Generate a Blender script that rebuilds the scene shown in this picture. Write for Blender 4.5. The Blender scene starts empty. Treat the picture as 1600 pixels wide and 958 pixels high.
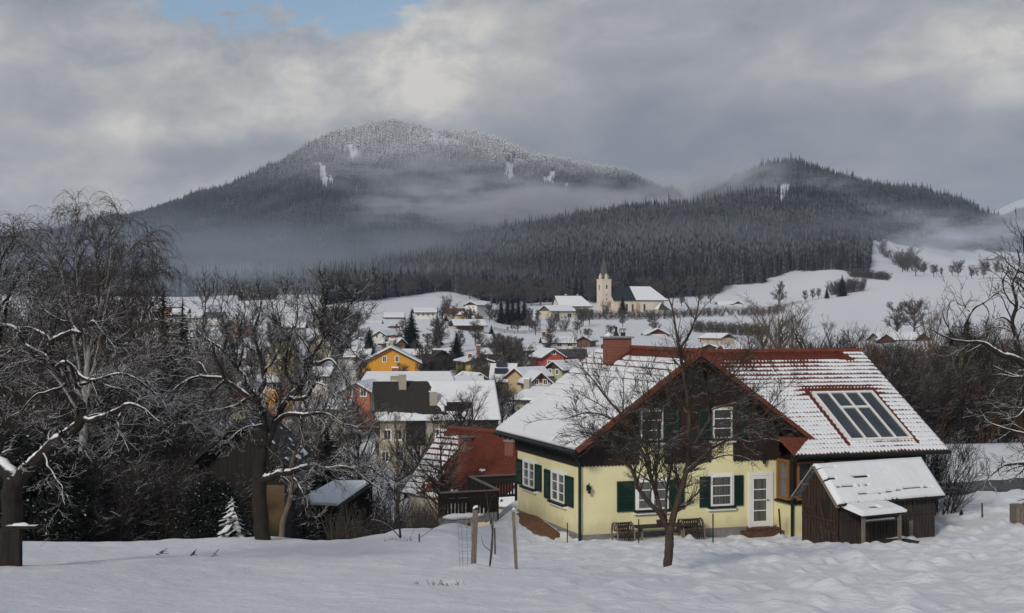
import bpy, math, random
import numpy as np
from mathutils import Vector, Matrix

# ------------------------------------------------------------------ basics
F, H0, CX = 2150.0, 497.0, 800.0          # focal length in photo pixels, horizon row, centre column
SC = bpy.context.scene
COL = SC.collection
R = math.radians


def V(*a):
    return Vector(a)


def P(x, y, Y):
    """photo pixel at forward distance Y -> world point (camera stands at the origin)"""
    return Vector(((x - CX) / F * Y, Y, (H0 - y) / F * Y))


def sstep(a, b, x):
    t = np.clip((x - a) / (b - a), 0, 1)
    return t * t * (3 - 2 * t)


def hash2(i, j, seed=0):
    n = (i.astype(np.int64) * 374761393 + j.astype(np.int64) * 668265263 + seed * 974634541) & 0x7fffffff
    n = ((n ^ (n >> 13)) * 1274126177) & 0x7fffffff
    n = (n ^ (n >> 16)) & 0x7fffffff
    return (n % 100003) / 100003.0


def vnoise(x, y, seed=0):
    x = np.asarray(x, float); y = np.asarray(y, float)
    i = np.floor(x); j = np.floor(y)
    u = x - i; v = y - j
    u = u * u * (3 - 2 * u); v = v * v * (3 - 2 * v)
    a = hash2(i, j, seed); b = hash2(i + 1, j, seed); c = hash2(i, j + 1, seed); d = hash2(i + 1, j + 1, seed)
    return (a * (1 - u) + b * u) * (1 - v) + (c * (1 - u) + d * u) * v


def fbm(x, y, octv=4, seed=0):
    s = 0; a = .5; t = 0
    for k in range(octv):
        s = s + a * vnoise(x * 2 ** k, y * 2 ** k, seed + k * 7); t += a; a *= .5
    return s / t


# ------------------------------------------------------------------ mesh builders
def mesh_np(name, verts, faces, smooth=False):
    """faces: list of int arrays (M,3) or (M,4)"""
    me = bpy.data.meshes.new(name)
    verts = np.asarray(verts, np.float32)
    me.vertices.add(len(verts)); me.vertices.foreach_set('co', verts.ravel())
    faces = [np.asarray(f, np.int32) for f in faces if len(f)]
    nl = sum(f.size for f in faces); nf = sum(len(f) for f in faces)
    me.loops.add(nl); me.polygons.add(nf)
    me.loops.foreach_set('vertex_index', np.concatenate([f.ravel() for f in faces]))
    st = []; o = 0
    for f in faces:
        st.append(o + np.arange(len(f)) * f.shape[1]); o += f.size
    me.polygons.foreach_set('loop_start', np.concatenate(st).astype(np.int32))
    if smooth:
        me.polygons.foreach_set('use_smooth', np.ones(nf, bool))
    me.update(calc_edges=True)
    return me


def link(name, me, m=None, parent=None):
    o = bpy.data.objects.new(name, me); COL.objects.link(o)
    if m is not None:
        ms = m if isinstance(m, (list, tuple)) else [m]
        for k in ms:
            me.materials.append(k)
    if parent is not None:
        o.parent = parent
    return o


def tag(o, label=None, cat=None, group=None, kind=None):
    if label: o['label'] = label
    if cat: o['category'] = cat
    if group: o['group'] = group
    if kind: o['kind'] = kind
    return o


def thing(name, label, cat, loc=(0, 0, 0), rz=0.0, group=None):
    o = bpy.data.objects.new(name, None); COL.objects.link(o)
    o.empty_display_size = .3
    o.location = loc; o.rotation_euler = (0, 0, rz)
    return tag(o, label, cat, group)


def copy_tree(root, loc, rz, sc=1.0, label=None, group=None):
    r = root.copy(); COL.objects.link(r)
    r.location = loc; r.rotation_euler = (0, 0, rz)
    r.scale = sc if isinstance(sc, (tuple, list)) else (sc, sc, sc)
    if label: r['label'] = label
    if group: r['group'] = group
    for ch in list(root.children):
        c = ch.copy(); COL.objects.link(c); c.parent = r
        for g in list(ch.children):
            d = g.copy(); COL.objects.link(d); d.parent = c
    return r


class MB:
    def __init__(s):
        s.v = []; s.f = []

    def add(s, vs, fs):
        n = len(s.v)
        s.v += [tuple(p) for p in vs]
        s.f += [tuple(i + n for i in f) for f in fs]
        return s

    def obox(s, c, a, b, d):
        """box about c with half-axis vectors a, b, d"""
        c, a, b, d = Vector(c), Vector(a), Vector(b), Vector(d)
        vs = [c + i * a + j * b + k * d for k in (-1, 1) for j in (-1, 1) for i in (-1, 1)]
        fs = [(0, 2, 3, 1), (4, 5, 7, 6), (0, 1, 5, 4), (2, 6, 7, 3), (0, 4, 6, 2), (1, 3, 7, 5)]
        if a.cross(b).dot(d) < 0:
            fs = [f[::-1] for f in fs]
        return s.add(vs, fs)

    def box(s, x0, x1, y0, y1, z0, z1):
        return s.obox(((x0 + x1) / 2, (y0 + y1) / 2, (z0 + z1) / 2), ((x1 - x0) / 2, 0, 0), (0, (y1 - y0) / 2, 0), (0, 0, (z1 - z0) / 2))

    def prism(s, poly, ext):
        """polygon (list of points) extruded by vector ext"""
        poly = [Vector(p) for p in poly]; e = Vector(ext); n = len(poly)
        nrm = Vector((0, 0, 0))
        for i in range(n):
            nrm += (poly[i] - poly[0]).cross(poly[(i + 1) % n] - poly[0])
        if nrm.dot(e) > 0:
            poly = poly[::-1]
        vs = poly + [p + e for p in poly]
        fs = [tuple(range(n)), tuple(range(2 * n - 1, n - 1, -1))] + [(j, i, i + n, j + n) for i in range(n) for j in [(i + 1) % n]]
        return s.add(vs, fs)

    def bar(s, p0, p1, w, d=None, up=(0, 0, 1)):
        p0, p1 = Vector(p0), Vector(p1); d = d or w
        t = (p1 - p0); L = t.length; t = t / L
        u = Vector(up)
        if abs(t.dot(u)) > .95: u = Vector((0, 1, 0))
        a = t.cross(u).normalized(); b = a.cross(t).normalized()
        return s.obox((p0 + p1) / 2, t * L / 2, a * w / 2, b * d / 2)

    def tube(s, pts, rads, n=8, cap=True):
        pts = [Vector(p) for p in pts]; base = len(s.v); k = len(pts)
        for i, p in enumerate(pts):
            t = (pts[min(i + 1, k - 1)] - pts[max(i - 1, 0)]).normalized()
            ref = Vector((0, 0, 1)) if abs(t.z) < .9 else Vector((1, 0, 0))
            a = t.cross(ref).normalized(); b = t.cross(a)
            r = rads[i] if hasattr(rads, '__len__') else rads
            for j in range(n):
                g = 2 * math.pi * j / n
                s.v.append(tuple(p + a * (r * math.cos(g)) + b * (r * math.sin(g))))
        for i in range(k - 1):
            for j in range(n):
                q = (j + 1) % n
                s.f.append((base + i * n + j, base + i * n + q, base + (i + 1) * n + q, base + (i + 1) * n + j))
        if cap:
            s.f.append(tuple(base + j for j in range(n))[::-1])
            s.f.append(tuple(base + (k - 1) * n + j for j in range(n)))
        return s

    def build(s, name, m, parent=None, smooth=False, bevel=0):
        me = bpy.data.meshes.new(name)
        me.from_pydata(s.v, [], s.f); me.update()
        if smooth:
            me.polygons.foreach_set('use_smooth', [True] * len(me.polygons))
        o = link(name, me, m, parent)
        if bevel:
            b = o.modifiers.new('bevel', 'BEVEL'); b.width = bevel; b.segments = 2; b.limit_method = 'ANGLE'
        return o


# ------------------------------------------------------------------ materials
def nodes(name):
    m = bpy.data.materials.new(name); m.use_nodes = True
    nt = m.node_tree; nt.nodes.clear()
    out = nt.nodes.new('ShaderNodeOutputMaterial')
    b = nt.nodes.new('ShaderNodeBsdfPrincipled')
    nt.links.new(b.outputs[0], out.inputs[0])
    return m, nt, b


def N(nt, t, **kw):
    n = nt.nodes.new(t)
    for k, v in kw.items():
        if k.startswith('i_'):
            n.inputs[k[2:].replace('_', ' ')].default_value = v
        else:
            setattr(n, k, v)
    return n


def noise(nt, scale, detail=4, rough=.55, coord='Object', sx=None):
    tc = N(nt, 'ShaderNodeTexCoord')
    src = tc.outputs[coord]
    if sx:
        mp = N(nt, 'ShaderNodeMapping'); mp.inputs['Scale'].default_value = sx
        nt.links.new(src, mp.inputs[0]); src = mp.outputs[0]
    n = N(nt, 'ShaderNodeTexNoise'); n.inputs['Scale'].default_value = scale
    n.inputs['Detail'].default_value = detail; n.inputs['Roughness'].default_value = rough
    nt.links.new(src, n.inputs['Vector'])
    return n.outputs[0]


def ramp(nt, fac, stops):
    r = N(nt, 'ShaderNodeValToRGB')
    el = r.color_ramp.elements
    while len(el) < len(stops): el.new(.5)
    for e, (p, c) in zip(el, stops):
        e.position = p; e.color = (*c, 1) if len(c) == 3 else c
    nt.links.new(fac, r.inputs[0])
    return r.outputs[0]


def mixc(nt, fac, a, b):
    m = N(nt, 'ShaderNodeMix', data_type='RGBA')
    for s, v in ((0, fac), (6, a), (7, b)):
        if isinstance(v, (tuple, list)): m.inputs[s].default_value = (*v, 1)
        elif isinstance(v, float): m.inputs[s].default_value = v
        else: nt.links.new(v, m.inputs[s])
    return m.outputs[2]


def mth(nt, op, a, b=None, c=None, clamp=False):
    m = N(nt, 'ShaderNodeMath', operation=op, use_clamp=clamp)
    for i, v in enumerate((a, b, c)):
        if v is None: continue
        if isinstance(v, (int, float)): m.inputs[i].default_value = v
        else: nt.links.new(v, m.inputs[i])
    return m.outputs[0]


def smooth(nt, v, a, b):
    m = N(nt, 'ShaderNodeMapRange', interpolation_type='SMOOTHSTEP')
    nt.links.new(v, m.inputs[0]); m.inputs[1].default_value = a; m.inputs[2].default_value = b
    return m.outputs[0]


def bump(nt, bsdf, h, strength=.3, dist=.02):
    b = N(nt, 'ShaderNodeBump'); b.inputs['Strength'].default_value = strength; b.inputs['Distance'].default_value = dist
    nt.links.new(h, b.inputs['Height']); nt.links.new(b.outputs[0], bsdf.inputs['Normal'])


def mat(name, c, var=.15, scale=6, rough=.8, bmp=0, sx=None, spec=.3):
    m, nt, b = nodes(name)
    n = noise(nt, scale, 5, .6, sx=sx)
    lo = tuple(max(0, k * (1 - var)) for k in c); hi = tuple(min(1, k * (1 + var)) for k in c)
    nt.links.new(ramp(nt, n, [(.3, lo), (.7, hi)]), b.inputs['Base Color'])
    b.inputs['Roughness'].default_value = rough
    b.inputs['Specular IOR Level'].default_value = spec
    if bmp: bump(nt, b, n, bmp, .02)
    return m


def up_snow(nt, lo, hi, nscale=9, amt=.5):
    """snow that lies on whatever faces up, broken by noise -> factor"""
    g = N(nt, 'ShaderNodeNewGeometry')
    sp = N(nt, 'ShaderNodeSeparateXYZ'); nt.links.new(g.outputs['Normal'], sp.inputs[0])
    n = noise(nt, nscale, 3, .6)
    s = mth(nt, 'ADD', sp.outputs[2], mth(nt, 'MULTIPLY', mth(nt, 'SUBTRACT', n, .5), amt * 2))
    return smooth(nt, s, lo, hi)


SNOWC = (.80, .82, .85)


def bark(name, c, lo, hi, amt=.6, nscale=7):
    m, nt, b = nodes(name)
    n = noise(nt, 14, 5, .65, sx=(1, 1, .25))
    base = ramp(nt, n, [(.3, tuple(k * .6 for k in c)), (.75, tuple(k * 1.35 for k in c))])
    nt.links.new(mixc(nt, up_snow(nt, lo, hi, nscale, amt), base, SNOWC), b.inputs['Base Color'])
    b.inputs['Roughness'].default_value = .9; b.inputs['Specular IOR Level'].default_value = .15
    bump(nt, b, n, .6, .02)
    return m


def snow_mat(name, c=SNOWC, s1=2.2, s2=11, st=.5, dist=.05):
    m, nt, b = nodes(name)
    n1 = noise(nt, s1, 4, .55); n2 = noise(nt, s2, 4, .6)
    nt.links.new(ramp(nt, n1, [(.3, tuple(k * .95 for k in c)), (.7, tuple(min(.9, k * 1.04) for k in c))]), b.inputs['Base Color'])
    b.inputs['Roughness'].default_value = .75; b.inputs['Specular IOR Level'].default_value = .25
    bump(nt, b, mth(nt, 'ADD', n1, mth(nt, 'MULTIPLY', n2, .35)), st, dist)
    return m


M = {}
M['snow'] = snow_mat('snow', s1=1.3, s2=6)
M['limb_snow'] = snow_mat('limb_snow', s1=6, s2=30, st=.6, dist=.02)


def render_wall():
    m, nt, b = nodes('yellow_render')
    n = noise(nt, .8, 5, .6); n2 = noise(nt, 2.5, 5, .65, sx=(1, 1, .35)); n3 = noise(nt, 40, 3, .6)
    base = ramp(nt, n, [(.3, (.74, .69, .41)), (.7, (.83, .78, .47))])
    tc = N(nt, 'ShaderNodeTexCoord'); sp = N(nt, 'ShaderNodeSeparateXYZ'); nt.links.new(tc.outputs['Object'], sp.inputs[0])
    splash = smooth(nt, mth(nt, 'SUBTRACT', sp.outputs[2], mth(nt, 'MULTIPLY', n2, .9)), .25, -.25)
    col = mixc(nt, mth(nt, 'MULTIPLY', splash, .5), base, (.45, .41, .27))
    col = mixc(nt, mth(nt, 'MULTIPLY', smooth(nt, n2, .58, .75), .22), col, (.55, .50, .32))
    nt.links.new(col, b.inputs['Base Color']); b.inputs['Roughness'].default_value = .92; b.inputs['Specular IOR Level'].default_value = .15
    bump(nt, b, n3, .25, .01)
    return m


M['yellow'] = render_wall()
M['plinth'] = mat('grey_plinth', (.20, .195, .19), .2, 5, .9, .2)
M['wood_dark'] = mat('dark_boards', (.026, .016, .013), .45, 5, .7, .4, sx=(14, 14, .7))
M['wood_black'] = mat('black_timber', (.017, .014, .012), .4, 5, .75, .3, sx=(9, 9, .6))
M['wood_old'] = mat('weathered_boards', (.044, .033, .027), .85, 3, .85, .8, sx=(16, 16, .45))
M['wood_red'] = mat('reddish_boards', (.042, .025, .019), .85, 3, .85, .8, sx=(16, 16, .45))
M['wood_grey'] = mat('grey_post_wood', (.17, .14, .115), .4, 6, .85, .4, sx=(12, 12, .8))
M['wood_orange'] = mat('orange_window_wood', (.27, .115, .03), .3, 6, .5, .1, sx=(9, 9, .8))
M['green'] = mat('dark_green_paint', (.007, .028, .020), .2, 4, .5)
M['green_trim'] = mat('green_trim_paint', (.005, .013, .011), .15, 4, .5)
M['white'] = mat('white_paint', (.80, .80, .78), .04, 4, .5)
M['tile'] = mat('red_tile', (.150, .042, .023), .4, 9, .7, .2)
M['brick'] = None
M['metal'] = mat('grey_metal', (.22, .23, .24), .15, 6, .4)
M['iron'] = mat('dark_iron', (.022, .022, .024), .2, 6, .6)
M['soil'] = mat('brown_soil', (.165, .082, .042), .4, 5, .95, .5)
M['asphalt'] = mat('wet_asphalt', (.055, .057, .062), .25, 3, .6)
M['twig_shrub'] = bark('shrub_bark', (.040, .034, .030), .62, 1.0, .5)
M['twig_brown'] = bark('brown_shrub_bark', (.105, .068, .046), .75, 1.1, .5)
M['bark_old'] = bark('old_bark', (.030, .025, .022), .42, .82, .55)
M['bark_tree'] = bark('fruit_tree_bark', (.068, .052, .040), .72, 1.05, .5)
M['bark_pale'] = bark('pale_bark', (.16, .125, .095), .8, 1.2, .5)
M['bark_birch'] = bark('birch_bark', (.33, .32, .31), .7, 1.0, .5)
M['twig_birch'] = bark('birch_twigs', (.075, .058, .050), .8, 1.1, .5)
M['twig_far'] = bark('far_twigs', (.105, .090, .082), .8, 1.2, .4)


def brick_mat():
    m, nt, b = nodes('red_brick')
    tc = N(nt, 'ShaderNodeTexCoord')
    mp = N(nt, 'ShaderNodeMapping'); mp.inputs['Rotation'].default_value = (R(90), 0, 0)
    nt.links.new(tc.outputs['Object'], mp.inputs[0])
    br = N(nt, 'ShaderNodeTexBrick'); br.inputs['Scale'].default_value = 4.0
    br.inputs['Color1'].default_value = (.22, .055, .032, 1); br.inputs['Color2'].default_value = (.17, .040, .026, 1)
    br.inputs['Mortar'].default_value = (.30, .22, .17, 1); br.inputs['Mortar Size'].default_value = .02
    nt.links.new(mp.outputs[0], br.inputs['Vector'])
    nt.links.new(br.outputs[0], b.inputs['Base Color']); b.inputs['Roughness'].default_value = .85
    bump(nt, b, br.outputs[1], -.4, .01)
    return m


M['brick'] = brick_mat()
M['old_brick'] = mat('old_step_brick', (.095, .048, .036), .5, 9, .9, .4)
M['dark_soil'] = mat('dark_earth', (.045, .036, .028), .5, 8, .95, .5)


def glass_mat(name, c, rough=.08, folds=False):
    m, nt, b = nodes(name)
    if folds:
        n = noise(nt, 3, 3, .5, sx=(9, 9, .15))
        nt.links.new(ramp(nt, n, [(.35, tuple(k * .55 for k in c)), (.65, tuple(k * 1.3 for k in c))]), b.inputs['Base Color'])
    else:
        n = noise(nt, .8, 3)
        nt.links.new(ramp(nt, n, [(.3, tuple(k * .6 for k in c)), (.7, tuple(k * 1.4 for k in c))]), b.inputs['Base Color'])
    b.inputs['Roughness'].default_value = rough
    b.inputs['Specular IOR Level'].default_value = .6
    return m


M['glass'] = glass_mat('window_glass', (.030, .034, .036))
M['glass_curtain'] = glass_mat('curtained_glass', (.115, .118, .112), .12, True)
M['glass_sky'] = glass_mat('roof_glass', (.040, .050, .058), .10)
M['solar'] = glass_mat('solar_glass', (.025, .035, .055), .15)


def roofmix(name, tile):
    """tile or snow as the roof mesh's own 'snow' attribute says"""
    m, nt, b = nodes(name)
    at = N(nt, 'ShaderNodeAttribute', attribute_name='snow')
    n = noise(nt, 7, 4, .6)
    base = ramp(nt, n, [(.3, tuple(k * .65 for k in tile)), (.7, tuple(k * 1.3 for k in tile))])
    n2 = noise(nt, 3, 4, .6)
    sn = ramp(nt, n2, [(.3, tuple(k * .96 for k in SNOWC)), (.7, tuple(k * 1.02 for k in SNOWC))])
    fac = smooth(nt, at.outputs['Fac'], .35, .65)
    nt.links.new(mixc(nt, fac, base, sn), b.inputs['Base Color'])
    b.inputs['Roughness'].default_value = .75; b.inputs['Specular IOR Level'].default_value = .2
    bump(nt, b, n2, .25, .04)
    return m


M['roof_red'] = roofmix('snowy_red_tiles', (.118, .031, .018))
M['roof_dark'] = roofmix('snowy_dark_tiles', (.040, .036, .032))
M['roof_hut'] = roofmix('snowy_hut_felt', (.022, .022, .022))
# ------------------------------------------------------------------ camera
cam = bpy.data.cameras.new('camera'); camo = bpy.data.objects.new('camera', cam); COL.objects.link(camo)
camo.rotation_euler = (R(90), 0, 0)
cam.sensor_width = 36; cam.lens = 36 * F / 1600; cam.shift_y = (H0 - 479) / 1600
cam.clip_start = .3; cam.clip_end = 30000
SC.camera = camo

# ------------------------------------------------------------------ terrain
NEAR = [(0, -1.6, 1), (19, 958), (30, 889)]
Z = lambda r, z: (r, z, 1)
COLS = {
    0: [(44, 846), Z(52, -9.5), Z(62, -13), Z(100, -16), Z(250, -16), Z(330, -12), Z(420, -5), Z(520, 0), Z(620, 3), (900, 465), Z(1000, 20), (1300, 455), (1800, 435), (2400, 412), (3300, 378), Z(4000, 90), Z(9000, 50)],
    300: [(44, 847), Z(52, -9.5), Z(62, -13), Z(100, -16), Z(250, -16), Z(330, -12), Z(420, -6), Z(520, 0), Z(620, 2.5), (900, 464), (1050, 460), (1500, 440), (2200, 395), (2900, 345), (3500, 312), Z(4200, 150), Z(9000, 50)],
    500: [(44, 847), Z(52, -9.8), Z(62, -13), Z(100, -16), Z(250, -15), Z(330, -11), Z(420, -5), (600, 482), (900, 461), (1100, 452), (1600, 420), (2300, 350), (3000, 270), (3600, 222), Z(4300, 250), Z(9000, 100)],
    560: [(45, 839), Z(54, -10), Z(64, -13), Z(100, -15.5), Z(140, -15.5), Z(250, -13.5), Z(350, -7), Z(450, 0), (560, 482), (700, 470), (900, 462), (1100, 450), (1500, 428), (2300, 345), (3000, 262), (3600, 200), Z(4300, 300), Z(9000, 100)],
    620: [(47, 824), Z(56, -10), Z(66, -13), Z(100, -15.5), Z(140, -15.5), Z(250, -13.5), Z(350, -7), Z(450, 0), (560, 482), (700, 469), (850, 459), (1000, 440), (1250, 420), (1500, 412), (2300, 335), (3000, 255), (3600, 195), Z(4300, 350), Z(9000, 100)],
    700: [(51, 814), Z(59, -10.5), Z(68, -13), Z(80, -13.7), Z(140, -15), Z(260, -12.5), Z(350, -6.5), (450, 499), (520, 485), (650, 470), (800, 462), (950, 440), (1200, 408), (1500, 400), (1900, 385), (2600, 300), (3600, 208), Z(4300, 350), Z(9000, 100)],
    800: [(46, 857), (50, 840), (55, 806), (58, 793), Z(63, -8.3), Z(72, -11.5), Z(100, -14.5), Z(140, -15), Z(260, -12), (330, 547), (440, 524), (540, 505), (600, 497), (630, 492), (700, 484), (800, 471), (950, 445), (1200, 395), (1400, 380), (1800, 370), (2600, 310), (3600, 232), Z(4300, 300), Z(9000, 100)],
    900: [(50, 845), (57, 800), Z(66, -8.3), Z(77, -11), Z(100, -14), Z(140, -15), Z(260, -12), (330, 547), (440, 521), (540, 507), (600, 499), (630, 491), (760, 480), (900, 445), (1200, 375), (1350, 362), (1800, 345), (2600, 320), (3600, 258), Z(4300, 300), Z(9000, 100)],
    1000: [(50, 843), Z(52.5, -8.2), Z(64, -8.2), Z(77, -10.5), Z(100, -13.5), Z(140, -15), Z(260, -12), (330, 547), (440, 523), (540, 507), (600, 499), (630, 491), (760, 478), (900, 440), (1200, 365), (1350, 348), (1900, 340), (2300, 335), (3600, 285), Z(4300, 300), Z(9000, 100)],
    1100: [(50, 844), Z(52.5, -8.30), Z(64, -8.3), Z(77, -9.5), Z(100, -12.5), Z(140, -14), Z(250, -12.5), Z(330, -8.3), (420, 532), (500, 515), (570, 500), (640, 487), (760, 472), (900, 435), (1200, 365), (1350, 345), (1700, 340), (2300, 310), Z(3000, 180), (3600, 345), Z(9000, 100)],
    1200: [(47, 853), (50, 849), Z(52.5, -8.34), Z(64, -8.35), Z(77, -9.5), Z(100, -12), Z(140, -13), Z(250, -12), Z(330, -8.5), (420, 532), (500, 512), (600, 495), (700, 475), (850, 447), (920, 441), (1050, 410), (1350, 345), (1700, 330), (2300, 264), Z(3000, 180), Z(9000, 100)],
    1300: [(50, 848), Z(62, -8.3), Z(95, -9.2), Z(115, -11), Z(150, -12.5), Z(250, -11.5), (330, 548), (450, 505), (560, 485), (700, 460), (800, 437), (880, 420), (1000, 414), (1350, 345), (1700, 330), (2300, 275), Z(3000, 180), Z(9000, 100)],
    1400: [(50, 848), (62, 785), (95, 701), Z(115, -10.5), Z(150, -12), Z(250, -10.5), (330, 540), (450, 505), (600, 470), (750, 436), Z(850, 22), (1000, 425), (1300, 395), (1700, 368), (1900, 350), (2300, 302), Z(3000, 170), Z(9000, 100)],
    1500: [(50, 848), (62, 785), (95, 699), Z(115, -10.5), Z(150, -12), Z(250, -10.5), (330, 540), (450, 505), (600, 470), (750, 441), Z(850, 19), (1000, 430), (1300, 412), (1700, 385), (1900, 365), (2300, 322), Z(3000, 150), (4600, 395), (6000, 352), Z(9000, 300)],
    1600: [(50, 845), (62, 785), (95, 697), Z(115, -10.5), Z(150, -12), Z(250, -10.5), (330, 540), (450, 505), (600, 472), (750, 446), Z(850, 17), (1000, 433), (1300, 418), (1700, 395), (2300, 370), Z(3000, 150), (4500, 345), (6000, 308), Z(6900, 400), Z(9000, 300)],
    2000: [(50, 845), (62, 785), (95, 697), Z(115, -10.5), Z(150, -12), Z(250, -10.5), (330, 540), (450, 505), (600, 472), (750, 446), Z(850, 17), (1000, 433), (1300, 420), (2300, 390), (4500, 330), (6000, 270), Z(7000, 450), Z(9000, 300)],
}
MAIN_X = [-200, 0, 100, 200, 240, 300, 350, 400, 450, 480, 500, 540, 580, 620, 660, 700, 750, 790, 830, 880, 930, 980, 1020, 1060, 1100]
MAIN_Y = [410, 380, 362, 342, 332, 313, 300, 278, 255, 236, 224, 210, 197, 196, 202, 211, 217, 230, 247, 255, 265, 272, 290, 318, 345]
HILL_X = [1060, 1100, 1140, 1180, 1210, 1245, 1280, 1320, 1360, 1400, 1440, 1480, 1520, 1545, 1570, 1600, 1700]
HILL_Y = [327, 311, 292, 274, 264, 261, 271, 282, 295, 303, 304, 316, 332, 346, 356, 370, 405]

rr = np.concatenate([np.linspace(.6, 13.5, 24), np.arange(14, 64, .2), 64 * 1.022 ** np.arange(0, 228)])
rr = rr[rr < 9000]; rr = np.append(rr, 9000.)
azf = np.arange(-23, 23.001, .055)
az = np.radians(np.concatenate([np.arange(-180, -45, 6), np.arange(-45, -23, 1.0), azf, np.arange(24, 45, 1.0), np.arange(45, 180, 6)]))
AZ, RR = np.meshgrid(az, rr, indexing='ij')
colx = CX + F * np.tan(np.clip(az, -.75, .75))
ca = np.clip(np.cos(az), .75, 1)
keys = sorted(COLS)
prof = []
for k in keys:
    kn = NEAR + COLS[k]
    if k in (700, 800): kn = NEAR[:3] + COLS[k]
    rk = [q[0] for q in kn]; zk = [q[1] if len(q) == 3 else (H0 - q[1]) / F * q[0] for q in kn]
    prof.append(np.interp(rr, rk, zk))
prof = np.array(prof)
ZZ = np.empty(AZ.shape)
for j in range(len(rr)):
    ZZ[:, j] = np.interp(colx, keys, prof[:, j])
# soften the straight joins between the profiles
for _ in range(3):
    far = rr > 70
    z2 = ZZ.copy()
    z2[:, 2:-2] = (ZZ[:, :-4] + 2 * ZZ[:, 1:-3] + 3 * ZZ[:, 2:-2] + 2 * ZZ[:, 3:-1] + ZZ[:, 4:]) / 9
    ZZ[:, far] = z2[:, far]
k = 15
ker = np.ones(k) / k
for j in range(len(rr)):
    if rr[j] > 40:
        e = np.concatenate([ZZ[:1, j].repeat(k // 2), ZZ[:, j], ZZ[-1:, j].repeat(k // 2)])
        ZZ[:, j] = np.convolve(e, ker, 'valid')
XW = RR * np.sin(AZ); YW = RR * np.cos(AZ)
ZZ *= ca[:, None] ** (RR > 0)
# rough relief
far = sstep(900, 2200, RR)
ZZ += far * (fbm(XW / 330, YW / 330, 4, 3) - .5) * 60 + sstep(150, 500, RR) * (1 - far) * (fbm(XW / 60, YW / 60, 3, 5) - .5) * 1.6
# fit the two ridgelines
el = ZZ / (RR * ca[:, None])
for i in range(len(az)):
    x = colx[i]
    if abs(az[i]) > R(50): continue
    if x < 1062:
        sel = (rr > 2500) & (rr < 4200); t = (H0 - np.interp(x, MAIN_X, MAIN_Y)) / F
    else:
        sel = (rr > 1900) & (rr < 2700); t = (H0 - np.interp(x, HILL_X, HILL_Y)) / F
    cur = el[i, sel].max()
    a0, a1 = (1500, 3000) if x < 1062 else (1400, 2100)
    t += (float(fbm(np.array([x / 22.0]), np.array([3.3]), 3, 67)[0]) - .5) * 7 / F
    ZZ[i] += (t / cur - 1) * ZZ[i] * sstep(a0, a1, rr) * (1 - sstep(4400, 5200, rr))
for _ in range(2):
    z2 = ZZ.copy(); z2[3:-3] = (ZZ[:-6] + ZZ[1:-5] + ZZ[2:-4] + ZZ[3:-3] + ZZ[4:-2] + ZZ[5:-1] + ZZ[6:]) / 7
    fr = rr > 900
    ZZ[:, fr] = z2[:, fr]
# behind and beside the camera the meadow climbs on
wb = sstep(R(42), R(80), np.abs(AZ))
zpl = np.clip(-1.6 - .125 * YW, -16, 60)
ZZ = ZZ * (1 - wb) + zpl * wb
# meadow: drifts, prints, a mound low on the right
nm = sstep(4, 16, RR) * (1 - sstep(66, 80, RR))
rough = .15 + .85 * sstep(-3, 9, XW)
ZZ += nm * ((fbm(XW / 2.6, YW / 3.4, 3, 11) - .5) * .22 + (np.maximum(fbm(XW / .5, YW / .8, 2, 17), .46) - .55) * .46 * rough
            + (fbm(XW / 9, YW / 9, 2, 23) - .5) * .30)


def bumpg(x, y, h, rx, ry):
    global ZZ
    ZZ += h * np.exp(-((XW - x) / rx) ** 2 - ((YW - y) / ry) ** 2)


bumpg(5.6, 21.2, .20, .75, 1.0); bumpg(4.6, 21.6, .10, .9, .5); bumpg(-.97, 29.3, .10, .45, .4); bumpg(3.3, 29.4, .08, .4, .4)
bumpg(6.9, 27.0, .10, 1.1, .6)


def G(x, y):
    """ground height under a world point"""
    a = math.atan2(x, y); r = math.hypot(x, y)
    i = np.interp(a, az, np.arange(len(az))); j = np.interp(r, rr, np.arange(len(rr)))
    i0 = min(int(i), len(az) - 2); j0 = min(int(j), len(rr) - 2); u = i - i0; v = j - j0
    return float((ZZ[i0, j0] * (1 - u) + ZZ[i0 + 1, j0] * u) * (1 - v) + (ZZ[i0, j0 + 1] * (1 - u) + ZZ[i0 + 1, j0 + 1] * u) * v)


def GV(x, y):
    a = np.arctan2(x, y); r = np.hypot(x, y)
    i = np.interp(a, az, np.arange(len(az))); j = np.interp(r, rr, np.arange(len(rr)))
    i0 = np.minimum(i.astype(int), len(az) - 2); j0 = np.minimum(j.astype(int), len(rr) - 2); u = i - i0; v = j - j0
    return (ZZ[i0, j0] * (1 - u) + ZZ[i0 + 1, j0] * u) * (1 - v) + (ZZ[i0, j0 + 1] * (1 - u) + ZZ[i0 + 1, j0 + 1] * u) * v


def PG(x, Y):
    """ground point in photo column x at forward distance Y"""
    X = (x - CX) / F * Y
    return Vector((X, Y, G(X, Y)))


# ------------------------------------------------------------------ where forest grows (world azimuth / distance)
def inpoly(px, py, poly):
    r = np.zeros(px.shape, bool); n = len(poly)
    for i in range(n):
        x0, y0 = poly[i]; x1, y1 = poly[(i + 1) % n]
        c = ((y0 > py) != (y1 > py)) & (px < (x1 - x0) * (py - y0) / ((y1 - y0) or 1e-9) + x0)
        r ^= c
    return r


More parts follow.
